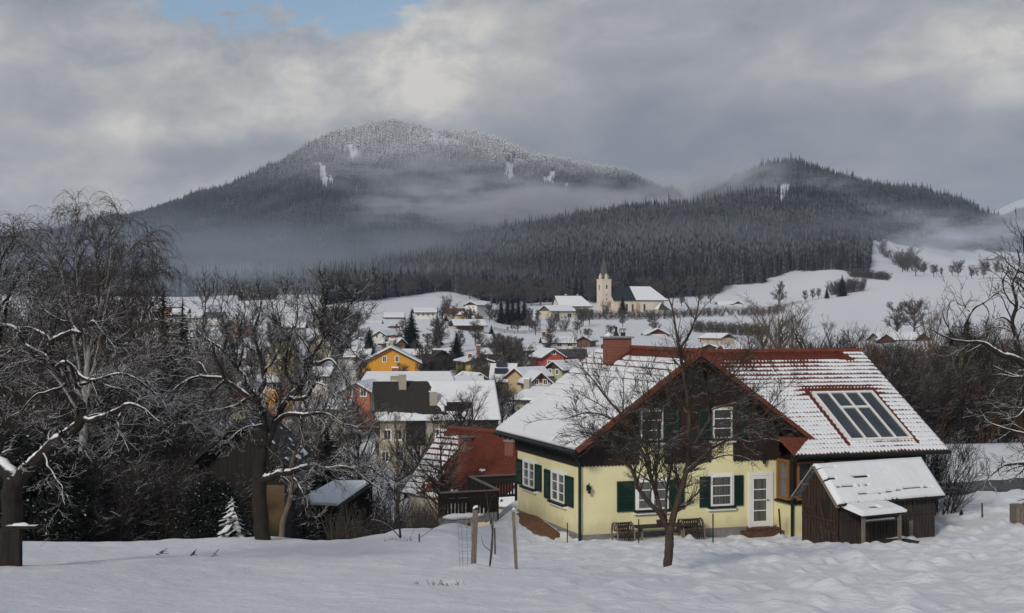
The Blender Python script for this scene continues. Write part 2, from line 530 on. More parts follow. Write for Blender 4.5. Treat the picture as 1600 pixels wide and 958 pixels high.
# (bearing, height-angle) outlines of the fellings on the slopes, each on the slope it lies on
CLEAR = [([(490, 252), (506, 254), (521, 288), (501, 290)], 2300), ([(664, 214), (680, 203), (708, 217), (722, 226), (672, 230)], 2600),
         ([(778, 256), (800, 250), (836, 246), (826, 256), (806, 258), (802, 290), (794, 290), (790, 262)], 2000),
         ([(868, 262), (876, 264), (862, 288), (845, 292), (848, 280)], 2000), ([(884, 286), (896, 282), (892, 298), (882, 298)], 2000),
         ([(816, 303), (838, 298), (846, 310), (822, 318)], 1700), ([(627, 328), (668, 328), (674, 334), (628, 333)], 1700),
         ([(416, 376), (450, 378), (448, 385), (420, 384)], 1700), ([(700, 338), (722, 346), (712, 352)], 1600),
         ([(1190, 312), (1206, 297), (1222, 306), (1252, 319), (1240, 324), (1214, 320), (1196, 322)], 1400), ([(1205, 293), (1222, 286), (1238, 297), (1228, 305), (1214, 301)], 1800),
         ([(1260, 314), (1300, 312), (1296, 318), (1262, 320)], 1600), ([(1412, 326), (1440, 332), (1482, 352), (1440, 344)], 1600), ([(1365, 350), (1420, 352), (1424, 356), (1366, 356)], 1600),
         ([(1018, 329), (1046, 327), (1044, 334), (1022, 335)], 1500), ([(540, 225), (556, 222), (562, 250), (548, 252)], 2300)]
FE_X = [-400, 0, 250, 420, 495, 500, 560, 620, 690, 730, 770, 800, 860, 930, 1000, 1060, 1120, 1130, 1190, 1200, 1240, 1300, 1330, 1356, 1362, 1380, 1440, 1560, 1600, 2000]
FE_R = [1000, 930, 915, 905, 905, 640, 690, 760, 860, 800, 750, 760, 790, 790, 790, 790, 800, 850, 880, 935, 965, 900, 890, 930, 1200, 1400, 1480, 1550, 1600, 1600]
SPUR_END = 1358


def forest_here(X, Y, Zg):
    r = np.hypot(X, Y); px = CX + F * X / Y; py = H0 - F * Zg / Y
    wob = (fbm(X / 70, Y / 70, 3, 41) - .5) * 60
    ok = r > np.interp(px, FE_X, FE_R) + wob
    ok &= ~((px > 480) & (px < 505) & (r < 900))
    ok &= r < 5200
    jx = (fbm(X / 26, Y / 26, 2, 43) - .5) * 14; jy = (fbm(X / 26, Y / 26, 2, 47) - .5) * 14
    for poly, rmin in CLEAR:
        ok &= ~(inpoly(px + jx, py + jy, poly) & (r > rmin) & (hash2(X * 7, Y * 7, 3) > .05))
    # open meadow in the side valley on the right
    ok &= ~((px > SPUR_END + (r - 1000) * .012) & ((py > np.interp(px, [1355, 1375, 1420, 1560, 1620], [372, 378, 388, 398, 402]) + wob * .08) | (r < 1000)))
    return ok


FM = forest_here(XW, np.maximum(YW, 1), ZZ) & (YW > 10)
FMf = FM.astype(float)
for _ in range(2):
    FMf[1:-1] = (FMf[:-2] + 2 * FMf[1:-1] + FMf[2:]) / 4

# ------------------------------------------------------------------ ground sheet
na, nr = AZ.shape
verts = np.stack([XW, YW, ZZ], -1).reshape(-1, 3)
ii = np.arange(na)[:, None]; jj = np.arange(nr - 1)[None, :]
i2 = (ii + 1) % na
q = np.stack([ii * nr + jj, ii * nr + jj + 1, i2 * nr + jj + 1, i2 * nr + jj], -1).reshape(-1, 4)
me = mesh_np('ground', verts, [q[:, ::-1]], True)
a = me.attributes.new('forest', 'FLOAT', 'POINT'); a.data.foreach_set('value', FMf.ravel().astype(np.float32))


def ground_mat():
    m, nt, b = nodes('snowy_ground')
    n1 = noise(nt, .35, 5, .6); n2 = noise(nt, 2.6, 5, .62); n3 = noise(nt, .02, 4, .6)
    snow = ramp(nt, n1, [(.25, (.74, .765, .815)), (.75, (.82, .835, .865))])
    # thin old grass showing through in places on the far slopes
    g = N(nt, 'ShaderNodeNewGeometry'); ln = N(nt, 'ShaderNodeVectorMath', operation='LENGTH'); nt.links.new(g.outputs['Position'], ln.inputs[0])
    farm = smooth(nt, ln.outputs['Value'], 120, 350)
    snow = mixc(nt, mth(nt, 'MULTIPLY', mth(nt, 'MULTIPLY', smooth(nt, n2, .62, .74), farm), .35), snow, (.25, .21, .15))
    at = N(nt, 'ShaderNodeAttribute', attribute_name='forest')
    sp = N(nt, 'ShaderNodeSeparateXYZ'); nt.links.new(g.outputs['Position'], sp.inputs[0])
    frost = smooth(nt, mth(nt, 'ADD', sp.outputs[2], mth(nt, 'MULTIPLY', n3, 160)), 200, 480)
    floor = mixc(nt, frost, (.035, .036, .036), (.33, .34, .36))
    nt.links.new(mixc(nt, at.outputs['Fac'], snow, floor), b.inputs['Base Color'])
    b.inputs['Roughness'].default_value = .7; b.inputs['Specular IOR Level'].default_value = .3
    n4 = noise(nt, 7, 4, .6, sx=(1, 1.6, 1))
    bump(nt, b, mth(nt, 'ADD', n2, mth(nt, 'MULTIPLY', n4, .5)), .6, .10)
    return m


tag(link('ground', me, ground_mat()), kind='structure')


# ------------------------------------------------------------------ conifers
def spruce_far_arrays(rng, n, tiers=3, sides=6):
    """n little layered conifers of unit height: (n, nv, 3) verts and shared faces"""
    vs = []; fs = []
    prof_ = [(0.06, .50, .42), (.30, .36, .70), (.56, .23, 1.0)]
    if tiers == 4: prof_ = [(0.04, .50, .34), (.22, .40, .55), (.42, .29, .78), (.64, .18, 1.0)]
    for b, rad, top in prof_:
        o = len(vs)
        for j in range(sides):
            g = 2 * math.pi * (j + .37 * b * 9) / sides
            rj = rad * (1 if j % 2 else .72)
            vs.append((rj * math.cos(g), rj * math.sin(g), b - (.03 if j % 2 else -.02)))
        vs.append((0, 0, top))
        for j in range(sides): fs.append((o + j, o + (j + 1) % sides, o + sides))
    return np.array(vs), np.array(fs)


def conifer_mat(name, dark, frostc, zlo, zhi, side=True, base_snow=.25):
    m, nt, b = nodes(name)
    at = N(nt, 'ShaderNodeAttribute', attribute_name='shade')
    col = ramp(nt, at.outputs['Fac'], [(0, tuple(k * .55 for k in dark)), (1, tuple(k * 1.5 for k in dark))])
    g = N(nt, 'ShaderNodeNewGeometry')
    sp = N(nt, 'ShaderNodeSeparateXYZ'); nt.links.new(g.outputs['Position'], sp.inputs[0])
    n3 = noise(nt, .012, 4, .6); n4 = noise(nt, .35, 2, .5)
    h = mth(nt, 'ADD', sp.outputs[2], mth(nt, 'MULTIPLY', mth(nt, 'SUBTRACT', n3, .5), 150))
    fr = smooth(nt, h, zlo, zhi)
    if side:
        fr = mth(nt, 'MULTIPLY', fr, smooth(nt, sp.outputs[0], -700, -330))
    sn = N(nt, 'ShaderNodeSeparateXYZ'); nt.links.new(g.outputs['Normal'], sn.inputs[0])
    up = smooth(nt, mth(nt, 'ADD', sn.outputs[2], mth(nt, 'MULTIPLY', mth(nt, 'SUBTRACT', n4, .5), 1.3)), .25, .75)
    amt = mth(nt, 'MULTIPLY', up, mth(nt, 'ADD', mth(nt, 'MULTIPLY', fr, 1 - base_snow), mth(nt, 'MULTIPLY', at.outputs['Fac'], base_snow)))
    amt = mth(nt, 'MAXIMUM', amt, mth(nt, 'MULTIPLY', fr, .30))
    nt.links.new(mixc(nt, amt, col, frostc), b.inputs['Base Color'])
    b.inputs['Roughness'].default_value = .9; b.inputs['Specular IOR Level'].default_value = .1
    return m


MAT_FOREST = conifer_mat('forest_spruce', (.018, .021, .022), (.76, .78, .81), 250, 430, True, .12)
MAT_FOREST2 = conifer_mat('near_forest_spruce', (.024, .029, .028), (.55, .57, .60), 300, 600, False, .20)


def forest_mesh(name, m, r0, r1, n, hlo, hhi, tiers, sides, seed, pxr, wid=.26):
    rng = np.random.default_rng(seed)
    px = rng.uniform(pxr[0], pxr[1], n); r = np.sqrt(rng.uniform(r0 * r0, r1 * r1, n))
    a = np.arctan((px - CX) / F); X = r * np.sin(a); Y = r * np.cos(a); zg = GV(X, Y)
    ok = forest_here(X, Y, zg)
    # only slopes that face the valley or crown a ridge
    e0 = zg / r
    vis = np.ones(n, bool)
    for f in (.93, .86, .79):
        zz = GV(X * f, Y * f) / (r * f)
        vis &= e0 + 26 / r > zz
    ok &= vis
    X, Y, zg = X[ok], Y[ok], zg[ok]; n = len(X)
    clump = fbm(X / 90, Y / 90, 3, seed)
    h = rng.uniform(hlo, hhi, n) * (.55 + .9 * clump) * np.where(rng.random(n) < .12, 1.35, 1)
    w = h * wid * rng.uniform(.75, 1.25, n)
    ro = rng.uniform(0, 6.28, n)
    pv, pf = spruce_far_arrays(rng, n, tiers, sides)
    jit = 1 + rng.uniform(-.18, .18, (n, len(pv)))
    x = pv[None, :, 0] * jit; y = pv[None, :, 1] * jit
    c, s = np.cos(ro)[:, None], np.sin(ro)[:, None]
    lean = rng.normal(0, .02, (n, 2))
    vx = X[:, None] + w[:, None] * (x * c - y * s) + lean[:, :1] * pv[None, :, 2] * h[:, None]
    vy = Y[:, None] + w[:, None] * (x * s + y * c) + lean[:, 1:] * pv[None, :, 2] * h[:, None]
    vz = zg[:, None] - .4 + h[:, None] * pv[None, :, 2]
    vv = np.stack([vx, vy, vz], -1).reshape(-1, 3)
    ff = (pf[None] + (np.arange(n) * len(pv))[:, None, None]).reshape(-1, 3)
    me = mesh_np(name, vv, [ff])
    sh = np.clip(.5 + (clump - .5) * 1.6 + rng.normal(0, .22, n), 0, 1)
    at = me.attributes.new('shade', 'FLOAT', 'POINT'); at.data.foreach_set('value', np.repeat(sh, len(pv)).astype(np.float32))
    o = link(name, me, m)
    print(name, n)
    return tag(o, kind='stuff')


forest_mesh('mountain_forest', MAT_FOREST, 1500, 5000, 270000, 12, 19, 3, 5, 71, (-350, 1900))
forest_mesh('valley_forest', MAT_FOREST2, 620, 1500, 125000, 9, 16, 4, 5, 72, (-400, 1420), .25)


def spruce_mesh(seed, H=1.0, rad=.2, nb=330, droop=.25, fat=1.0):
    """one detailed spruce of unit height: drooping sprays with hanging fringes, spiralling up the trunk"""
    rng = np.random.default_rng(seed)
    vs = []; fs = []
    for b in range(nb):
        t = ((b + rng.random()) / nb) ** 1.25
        z0 = .05 + .94 * t
        g = b * 2.399963 + rng.uniform(-.4, .4)
        l = (rad * (1 - t) ** .85 * rng.uniform(.72, 1.18) + .012)
        d = np.array((math.cos(g), math.sin(g), 0)); s = np.array((-math.sin(g), math.cos(g), 0)); up = np.array((0, 0, 1.0))
        dz = droop * rng.uniform(.6, 1.5)
        prev = None
        for k in range(4):
            f0 = k / 3.2; wd = l * .30 * fat * (1 - .75 * f0) * rng.uniform(.7, 1.25); hang = l * .26 * fat * (1 - .6 * f0) * rng.uniform(.6, 1.3)
            c = d * l * min(f0, 1) + up * (z0 - dz * l * f0 + .12 * l * f0 * f0)
            cur = [c, c + s * wd - up * .3 * wd + d * wd * .5, c - s * wd - up * .3 * wd + d * wd * .5, c - up * hang + d * rng.normal(0, .1) * l]
            o = len(vs); vs += cur
            if prev is not None:
                p = prev; fs += [(p, p + 1, o), (p, o, p + 2), (p, o, p + 3), (p + 1, o + 1, o), (p + 2, o, o + 2)]
            prev = o
    return np.array(vs) * H, np.array(fs)


def conifer_near_mat(name, dark, lo, hi, nscale=3):
    m, nt, b = nodes(name)
    n = noise(nt, 5, 3)
    base = ramp(nt, n, [(.3, tuple(k * .6 for k in dark)), (.7, tuple(k * 1.4 for k in dark))])
    nt.links.new(mixc(nt, up_snow(nt, lo, hi, nscale, .9), base, SNOWC), b.inputs['Base Color'])
    b.inputs['Roughness'].default_value = .9; b.inputs['Specular IOR Level'].default_value = .1
    return m


MAT_SPR = conifer_near_mat('spruce_needles', (.020, .028, .022), 1.02, 1.5, 1.1)
MAT_SPR_SNOW = conifer_near_mat('snowy_spruce_needles', (.022, .028, .023), .62, 1.0, 5)
SPR = [mesh_np('crown', *(lambda v, f: (v, [f]))(*spruce_mesh(s, 1.0, rd, nb_))) for s, rd, nb_ in ((1, .20, 380), (2, .25, 420), (3, .17, 360))]
SPR_S = mesh_np('crown', *(lambda v, f: (v, [f]))(*spruce_mesh(9, 1.0, .34, 110, droop=.7, fat=1.1)))
for m_ in SPR: m_.materials.append(MAT_SPR)
SPR_S.materials.append(MAT_SPR_SNOW)
_tr = MB().tube([(0, 0, -.03), (0, 0, .5), (0, 0, .95)], [.016, .010, .003], 6)
TRUNK = bpy.data.meshes.new('trunk'); TRUNK.from_pydata(_tr.v, [], _tr.f); TRUNK.materials.append(M['bark_old'])


def spruce(px, ytop, ybase, Y, label, group=None, kind=0, mesh=None, wide=1.0, rz=None, loc=None):
    p = PG(px, Y) if loc is None else Vector(loc)
    h = (H0 - ytop) / F * Y - p.z if loc is None else ytop
    t = thing('spruce_tree', label, 'tree', p, rz if rz is not None else (px * 7.3) % 6.28, group)
    t.scale = (h * wide, h * wide, h)
    link('crown', mesh or SPR[kind], None, t); link('trunk', TRUNK, None, t)
    return t
# ------------------------------------------------------------------ sky, sun, air
SUN = Vector((-.40, -.78, .46)).normalized()
W = bpy.data.worlds.new('World'); SC.world = W; W.use_nodes = True
nt = W.node_tree; nt.nodes.clear()
out = nt.nodes.new('ShaderNodeOutputWorld')
sky = N(nt, 'ShaderNodeTexSky', sky_type='NISHITA', sun_disc=False)
sky.sun_elevation = math.asin(SUN.z); sky.sun_rotation = math.atan2(SUN.x, SUN.y) % (2 * math.pi)
bg1 = nt.nodes.new('ShaderNodeBackground'); bg1.inputs[1].default_value = .07
nt.links.new(sky.outputs[0], bg1.inputs[0])
tc = nt.nodes.new('ShaderNodeTexCoord'); sp = nt.nodes.new('ShaderNodeSeparateXYZ'); nt.links.new(tc.outputs['Generated'], sp.inputs[0])
azn = mth(nt, 'ARCTAN2', sp.outputs[0], sp.outputs[1]); eln = mth(nt, 'ARCSINE', sp.outputs[2])


def svec(kx, ky, slant=0.0, off=(0, 0, 0)):
    c = nt.nodes.new('ShaderNodeCombineXYZ')
    nt.links.new(mth(nt, 'MULTIPLY_ADD', azn, kx, off[0]), c.inputs[0])
    nt.links.new(mth(nt, 'MULTIPLY_ADD', mth(nt, 'MULTIPLY_ADD', azn, slant, eln), ky, off[1]), c.inputs[1])
    c.inputs[2].default_value = off[2]
    return c.outputs[0]


def snoise(vec, detail, rough, dist=0):
    n = N(nt, 'ShaderNodeTexNoise'); n.inputs['Scale'].default_value = 1; n.inputs['Detail'].default_value = detail
    n.inputs['Roughness'].default_value = rough; n.inputs['Distortion'].default_value = dist
    nt.links.new(vec, n.inputs['Vector']); return n.outputs[0]


def blob(az0, el0, ra, re, slant=0.0):
    """soft patch of cloud round one bearing"""
    dx = mth(nt, 'MULTIPLY', mth(nt, 'SUBTRACT', azn, az0), 1 / ra)
    dy = mth(nt, 'MULTIPLY', mth(nt, 'SUBTRACT', mth(nt, 'MULTIPLY_ADD', mth(nt, 'SUBTRACT', azn, az0), slant, eln), el0), 1 / re)
    d = mth(nt, 'ADD', mth(nt, 'MULTIPLY', dx, dx), mth(nt, 'MULTIPLY', dy, dy))
    return mth(nt, 'POWER', 2.718, mth(nt, 'MULTIPLY', d, -1.0))


def bd(x, y): return (math.atan((x - CX) / F), math.atan((H0 - y) / F))


n1 = snoise(svec(9, 17, -.06, (1.7, .4, .3)), 7, .58, .3)       # heaped cloud
n2 = snoise(svec(4.0, 12, -.16, (4.2, 1.1, 2.3)), 4, .5, .1)     # long bars
n3 = snoise(svec(24, 34, 0, (.2, 3.1, 5)), 8, .64, .25)
base = mth(nt, 'ADD', mth(nt, 'MULTIPLY', n1, .55), mth(nt, 'MULTIPLY', n2, .45))
br = mth(nt, 'MULTIPLY_ADD', mth(nt, 'SUBTRACT', base, .5), 2.5, .45)
br = mth(nt, 'MULTIPLY_ADD', mth(nt, 'SUBTRACT', n3, .5), .62, br)
for (x, y, ra, re, amp, sl) in ((690, 100, .030, .042, .26, .35), (600, 105, .05, .026, .16, 0), (655, 165, .03, .02, .16, 0), (530, 90, .09, .028, .22, -.1), (120, 110, .12, .035, .16, 0), (330, 205, .16, .016, .26, -.12),
                                (60, 330, .22, .040, .26, .05), (1120, 160, .17, .055, -.34, -.15), (1180, 235, .22, .030, -.22, 0), (200, 245, .12, .012, -.20, 0),
                                (1320, 130, .16, .018, .24, -.2), (1560, 60, .10, .04, .16, 0), (1030, 290, .10, .016, .30, 0), (40, 190, .12, .03, -.16, 0), (960, 60, .12, .03, .1, -.2)):
    a0, e0 = bd(x, y)
    br = mth(nt, 'MULTIPLY_ADD', mth(nt, 'MULTIPLY', blob(a0, e0, ra, re, sl), mth(nt, 'MULTIPLY_ADD', n3, 2.4, -.2)), amp, br)
ccol = ramp(nt, br, [(0.0, (.19, .207, .24)), (.40, (.275, .283, .303)), (.70, (.385, .38, .375)), (1.0, (.53, .51, .47))])
# high overhead and behind the viewer the deck is dimmed to lower the fill light
overhead = smooth(nt, eln, .35, 1.1)
back = smooth(nt, mth(nt, 'MULTIPLY', sp.outputs[1], -1), .0, .9)
gain = mth(nt, 'ADD', mth(nt, 'MULTIPLY_ADD', overhead, -.42, .92), mth(nt, 'MULTIPLY', back, -.16))
bg2 = nt.nodes.new('ShaderNodeBackground'); nt.links.new(ccol, bg2.inputs[0]); nt.links.new(gain, bg2.inputs[1])
hole = None
for (x, y, ra, re) in ((462, 10, .060, .024), (335, 18, .030, .018), (575, 2, .034, .014), (420, -40, .12, .03)):
    a0, e0 = bd(x, y); b_ = blob(a0, e0, ra, re, 0); hole = b_ if hole is None else mth(nt, 'ADD', hole, b_)
nh = snoise(svec(20, 40, 0, (7, 2, 1)), 6, .6, .2)
hole = mth(nt, 'MULTIPLY', hole, mth(nt, 'MULTIPLY_ADD', mth(nt, 'SUBTRACT', nh, .52), 4.5, .9))
cover = mth(nt, 'SUBTRACT', mth(nt, 'SUBTRACT', 1, mth(nt, 'MULTIPLY', smooth(nt, hole, .22, .80), .95)), mth(nt, 'MULTIPLY', overhead, .55), None, True)
ms = nt.nodes.new('ShaderNodeMixShader'); nt.links.new(cover, ms.inputs[0]); nt.links.new(bg1.outputs[0], ms.inputs[1]); nt.links.new(bg2.outputs[0], ms.inputs[2])
nt.links.new(ms.outputs[0], out.inputs[0])

sl = bpy.data.lights.new('sun', 'SUN'); sl.energy = 1.5; sl.angle = R(11); sl.color = (1, .93, .83)
so = bpy.data.objects.new('sun', sl); COL.objects.link(so)
so.rotation_euler = SUN.to_track_quat('Z', 'Y').to_euler(); so.location = SUN * 200


def volume(name, color, density, aniso=.2, gauss=None, nscale=2.0):
    m = bpy.data.materials.new(name); m.use_nodes = True
    t = m.node_tree; t.nodes.clear()
    o = t.nodes.new('ShaderNodeOutputMaterial'); v = t.nodes.new('ShaderNodeVolumePrincipled')
    v.inputs['Color'].default_value = (*color, 1); v.inputs['Density'].default_value = density; v.inputs['Anisotropy'].default_value = aniso
    t.links.new(v.outputs[0], o.inputs['Volume'])
    if gauss:
        tcx = N(t, 'ShaderNodeTexCoord'); ln = N(t, 'ShaderNodeVectorMath', operation='LENGTH'); t.links.new(tcx.outputs['Object'], ln.inputs[0])
        fall = smooth(t, ln.outputs['Value'], .98, .15)
        n = noise(t, nscale * 1.9, 6, .62, sx=(1, 1, .7))
        d = mth(t, 'MULTIPLY', mth(t, 'MULTIPLY', fall, smooth(t, n, .43, .64)), density)
        t.links.new(d, v.inputs['Density'])
    return m


HAZE = volume('haze_air', (.60, .73, .95), .00009, .1)
zlo, zhi = float(ZZ.min()), float(ZZ.max())
hz = MB().box(-9100, 9100, -9100, 9100, zlo - 1, zhi + 40).build('haze', HAZE)
tag(hz, kind='stuff')


def mist(px, py, Y, rx, ry, rz, dens, col=(.9, .93, 1.0), nscale=1.8, tilt=0.0):
    m = volume('mist_air', col, dens, .1, True, nscale)
    import bmesh
    bm = bmesh.new(); bmesh.ops.create_icosphere(bm, subdivisions=3, radius=1)
    me = bpy.data.meshes.new('mist'); bm.to_mesh(me); bm.free()
    o = link('mist', me, m); o.location = P(px, py, Y); o.scale = (rx, ry, rz); o.rotation_euler = (0, R(tilt), 0)
    tag(o, kind='stuff')


mist(790, 325, 2050, 290, 260, 56, .034, nscale=1.9)
mist(920, 334, 1950, 250, 240, 36, .026, nscale=1.9, tilt=3)
mist(640, 268, 2450, 240, 200, 62, .010, nscale=2.2)
mist(330, 405, 1120, 330, 260, 54, .0062, (.60, .68, .80), 1.1)
mist(330, 438, 870, 230, 150, 24, .0075, (.66, .74, .86), 1.3)
mist(620, 440, 900, 170, 120, 22, .0050, (.72, .79, .88), 1.3)
mist(120, 395, 1250, 260, 260, 48, .006, (.60, .68, .80), 1.1)
mist(600, 395, 1250, 240, 160, 46, .006, (.62, .70, .82), 1.1)
mist(950, 395, 1080, 360, 150, 44, .0040, (.68, .76, .88), 1.0)
mist(1250, 372, 1150, 170, 130, 30, .0040, (.72, .79, .9), 1.2)
mist(1075, 305, 1850, 170, 180, 48, .026, nscale=2.0, tilt=-14)
mist(1250, 292, 1850, 120, 120, 24, .008, nscale=2.0)
mist(1500, 372, 1350, 170, 230, 32, .017, (.86, .91, 1.0), 1.4)
mist(1320, 338, 1650, 170, 160, 24, .008, nscale=2.0)

SC.view_settings.view_transform = 'Standard'; SC.view_settings.look = 'None'
SC.view_settings.exposure = .55; SC.view_settings.gamma = 1; SC.view_settings.use_curve_mapping = False
SC.render.engine = 'CYCLES'
cy = SC.cycles
cy.use_denoising = True
try:
    cy.denoiser = 'OPENIMAGEDENOISE'; cy.denoising_input_passes = 'RGB_ALBEDO_NORMAL'; cy.denoising_prefilter = 'ACCURATE'
except Exception:
    pass
cy.max_bounces = 5; cy.diffuse_bounces = 3; cy.glossy_bounces = 2; cy.volume_bounces = 1; cy.transmission_bounces = 2
cy.volume_step_rate = 2.5; cy.volume_max_steps = 96
cy.caustics_reflective = False; cy.caustics_refractive = False
cy.sample_clamp_indirect = 4


# ------------------------------------------------------------------ bare trees
def norm(a): return a / np.maximum(np.linalg.norm(a, axis=-1, keepdims=True), 1e-9)


def tubes(P_, R_, s, knot=None):
    n, k, _ = P_.shape
    t = norm(np.gradient(P_, axis=1))
    ref = np.where(np.abs(t[..., 2:]) < .9, np.array([0, 0, 1.0]), np.array([1.0, 0, 0]))
    a = norm(np.cross(t, ref)); b = np.cross(t, a)
    g = 2 * np.pi * np.arange(s) / s
    ring = P_[:, :, None] + R_[:, :, None, None] * (np.cos(g)[None, None, :, None] * a[:, :, None] + np.sin(g)[None, None, :, None] * b[:, :, None])
    if knot is not None:
        w = knot.normal(size=(n, k, s)); w = (w + np.roll(w, 1, 2) + np.roll(w, 1, 1)) / 1.7; w[:, 0] *= .6
        ring = P_[:, :, None] + (ring - P_[:, :, None]) * (1 + .065 * np.clip(w, -2, 2))[..., None]
    v = ring.reshape(-1, 3)
    i = np.arange(n)[:, None, None] * (k * s); r = np.arange(k - 1)[None, :, None] * s; c = np.arange(s)[None, None, :]; c2 = (c + 1) % s
    f = np.stack([i + r + c, i + r + c2, i + r + s + c2, i + r + s + c], -1).reshape(-1, 4)
    return v, f[:, ::-1]


def resample(pts, k):
    pts = np.asarray(pts, float)
    if len(pts) > 2:                       # Catmull-Rom through the joints
        q = np.vstack([2 * pts[0] - pts[1], pts, 2 * pts[-1] - pts[-2]]); o = []
        for i in range(1, len(q) - 2):
            for t in np.linspace(0, 1, 6, endpoint=False):
                a, b, c, d = q[i - 1], q[i], q[i + 1], q[i + 2]
                o.append(.5 * (2 * b + (c - a) * t + (2 * a - 5 * b + 4 * c - d) * t * t + (3 * b - a - 3 * c + d) * t ** 3))
        o.append(pts[-1]); pts = np.array(o)
    d = np.r_[0, np.cumsum(np.linalg.norm(np.diff(pts, axis=0), axis=1))]
    u = np.linspace(0, d[-1], k)
    return np.stack([np.interp(u, d, pts[:, j]) for j in range(3)], -1)


def branch(P_, R_, rng, dens, tmin, lmean, ang, up, k, wig, rr, rmin, decay=.4, lrel=0.0, sag=0.0):
    n, K, _ = P_.shape
    L = np.linalg.norm(np.diff(P_, axis=1), axis=2).sum(1)
    cnt = rng.poisson(dens * L * (1 - tmin))
    idx = np.repeat(np.arange(n), cnt); m = len(idx)
    t = tmin + (1 - tmin) * rng.random(m)
    f = t * (K - 1); i = np.minimum(f.astype(int), K - 2); fr = (f - i)[:, None]
    p0 = P_[idx, i] * (1 - fr) + P_[idx, i + 1] * fr
    tg = norm(P_[idx, i + 1] - P_[idx, i])
    r0 = R_[idx, i] * (1 - fr[:, 0]) + R_[idx, i + 1] * fr[:, 0]
    rv = rng.normal(size=(m, 3)); pv = norm(rv - (rv * tg).sum(1, keepdims=True) * tg)
    a = (ang * (.65 + .7 * rng.random(m)))[:, None]
    d = np.cos(a) * tg + np.sin(a) * pv
    d[:, 2] += up; d = norm(d)
    ln = (lmean + lrel * L[idx]) * (.5 + rng.random(m)) * (1 - decay * t)
    out = np.empty((m, k, 3)); out[:, 0] = p0
    for j in range(1, k):
        out[:, j] = out[:, j - 1] + d * (ln / (k - 1))[:, None]
        d = d + wig * rng.normal(size=(m, 3)); d[:, 2] += up * .25 - sag * j / k; d = norm(d)
    rs = np.maximum(r0 * rr, rmin)
    rad = rs[:, None] * np.linspace(1, .35, k)[None]
    return out, np.maximum(rad, rmin * .7)


def limbs_arrays(limbs, K=14):
    Ps = np.array([resample(l[0], K) for l in limbs]); Rs = np.array([np.linspace(l[1], l[2], K) for l in limbs])
    return Ps, Rs


def join(parts):
    vs = []; fs = []; o = 0
    for v, f in parts:
        vs.append(v); fs.append(f + o); o += len(v)
    return np.vstack(vs), np.vstack(fs)


def crooked(Ps, rng, amt):
    """kinks in traced limbs"""
    n, k, _ = Ps.shape
    w = rng.normal(size=(n, k, 3)) * amt
    for _ in range(1 if k < 20 else 3): w[:, 1:-1] = (w[:, :-2] + w[:, 1:-1] + w[:, 2:]) / (2 if k < 20 else 2.1)
    w[:, 0] = 0
    return Ps + w


def tree_mesh(limbs, levels, seed, sides=10, crook=0.0, K=30):
    """limbs: (points, r0, r1); levels: dicts for branch(). -> trunk arrays, twig arrays, limb tubes"""
    rng = np.random.default_rng(seed)
    Ps, Rs = limbs_arrays(limbs, K)
    if crook: Ps = crooked(Ps, rng, crook)
    big = tubes(Ps, Rs, sides, rng)
    cur = (Ps[1:], Rs[1:]) if len(limbs) > 1 else (Ps, Rs)
    tw = []
    allc = [cur]
    for lv in levels:
        lv = dict(lv); s = lv.pop('s', 4); keep = lv.pop('keep', False)
        nx = branch(*cur, rng, **lv)
        tw.append(tubes(nx[0], nx[1], s))
        cur = nx
    return big, (join(tw) if tw else None), (Ps, Rs)


def snow_ridge(Ps, Rs, rng, rmin=.03, thick=.75):
    """snow lying along the upper side of the thicker limbs"""
    parts = []
    n, k, _ = Ps.shape
    t = norm(np.gradient(Ps, axis=1))
    flat = 1 - np.abs(t[..., 2])
    w = sstep(.06, .34, flat) * (Rs > rmin) * (.5 + .75 * rng.random((n, k)))
    rad = Rs * thick * w
    rad = np.where(rad < .012, .0005, rad)
    c = Ps.copy(); c[..., 2] += Rs * .62 + rad * .25
    return tubes(c, rad, 7)


def tree_thing(name, label, base, limbs, levels, seed, mb, mt, group=None, sides=10, crook=0.0, snow=0.0, cat='tree', rmin=.03, extra=None):
    """limbs in world coordinates; base = world point of the foot"""
    base = Vector(base)
    ll = [([tuple(np.array(p) - np.array(base)) for p in l[0]], l[1], l[2]) for l in limbs]
    big, tw, (Ps, Rs) = tree_mesh(ll, levels, seed, sides, crook)
    if extra:
        l2 = [([tuple(np.array(p) - np.array(base)) for p in l[0]], l[1], l[2]) for l in extra[0]]
        l2.insert(0, l2[0]); big2, tw2, _ = tree_mesh(l2, extra[1], seed + 1, sides, 0)
        big = join([big, big2]); tw = join([tw, tw2])
    t = thing(name, label, cat, base, 0, group)
    link('trunk', mesh_np('trunk', big[0], [big[1]], True), mb, t)
    if tw is not None:
        link('crown', mesh_np('crown', tw[0], [tw[1]], True), mt, t)
    if snow:
        s = snow_ridge(Ps, Rs, np.random.default_rng(seed + 5), rmin, snow)
        link('snow', mesh_np('snow', s[0], [s[1]], True), M['limb_snow'], t)
    return t


def px_limb(Y, pts, r0, r1, d0=0.0, d1=0.0):
    """limb traced on the photo: its points stand at distance Y plus its own run in depth"""
    n = len(pts)
    return ([tuple(P(x, y, Y + d0 + (d1 - d0) * i / max(n - 1, 1))) for i, (x, y) in enumerate(pts)], r0, r1)


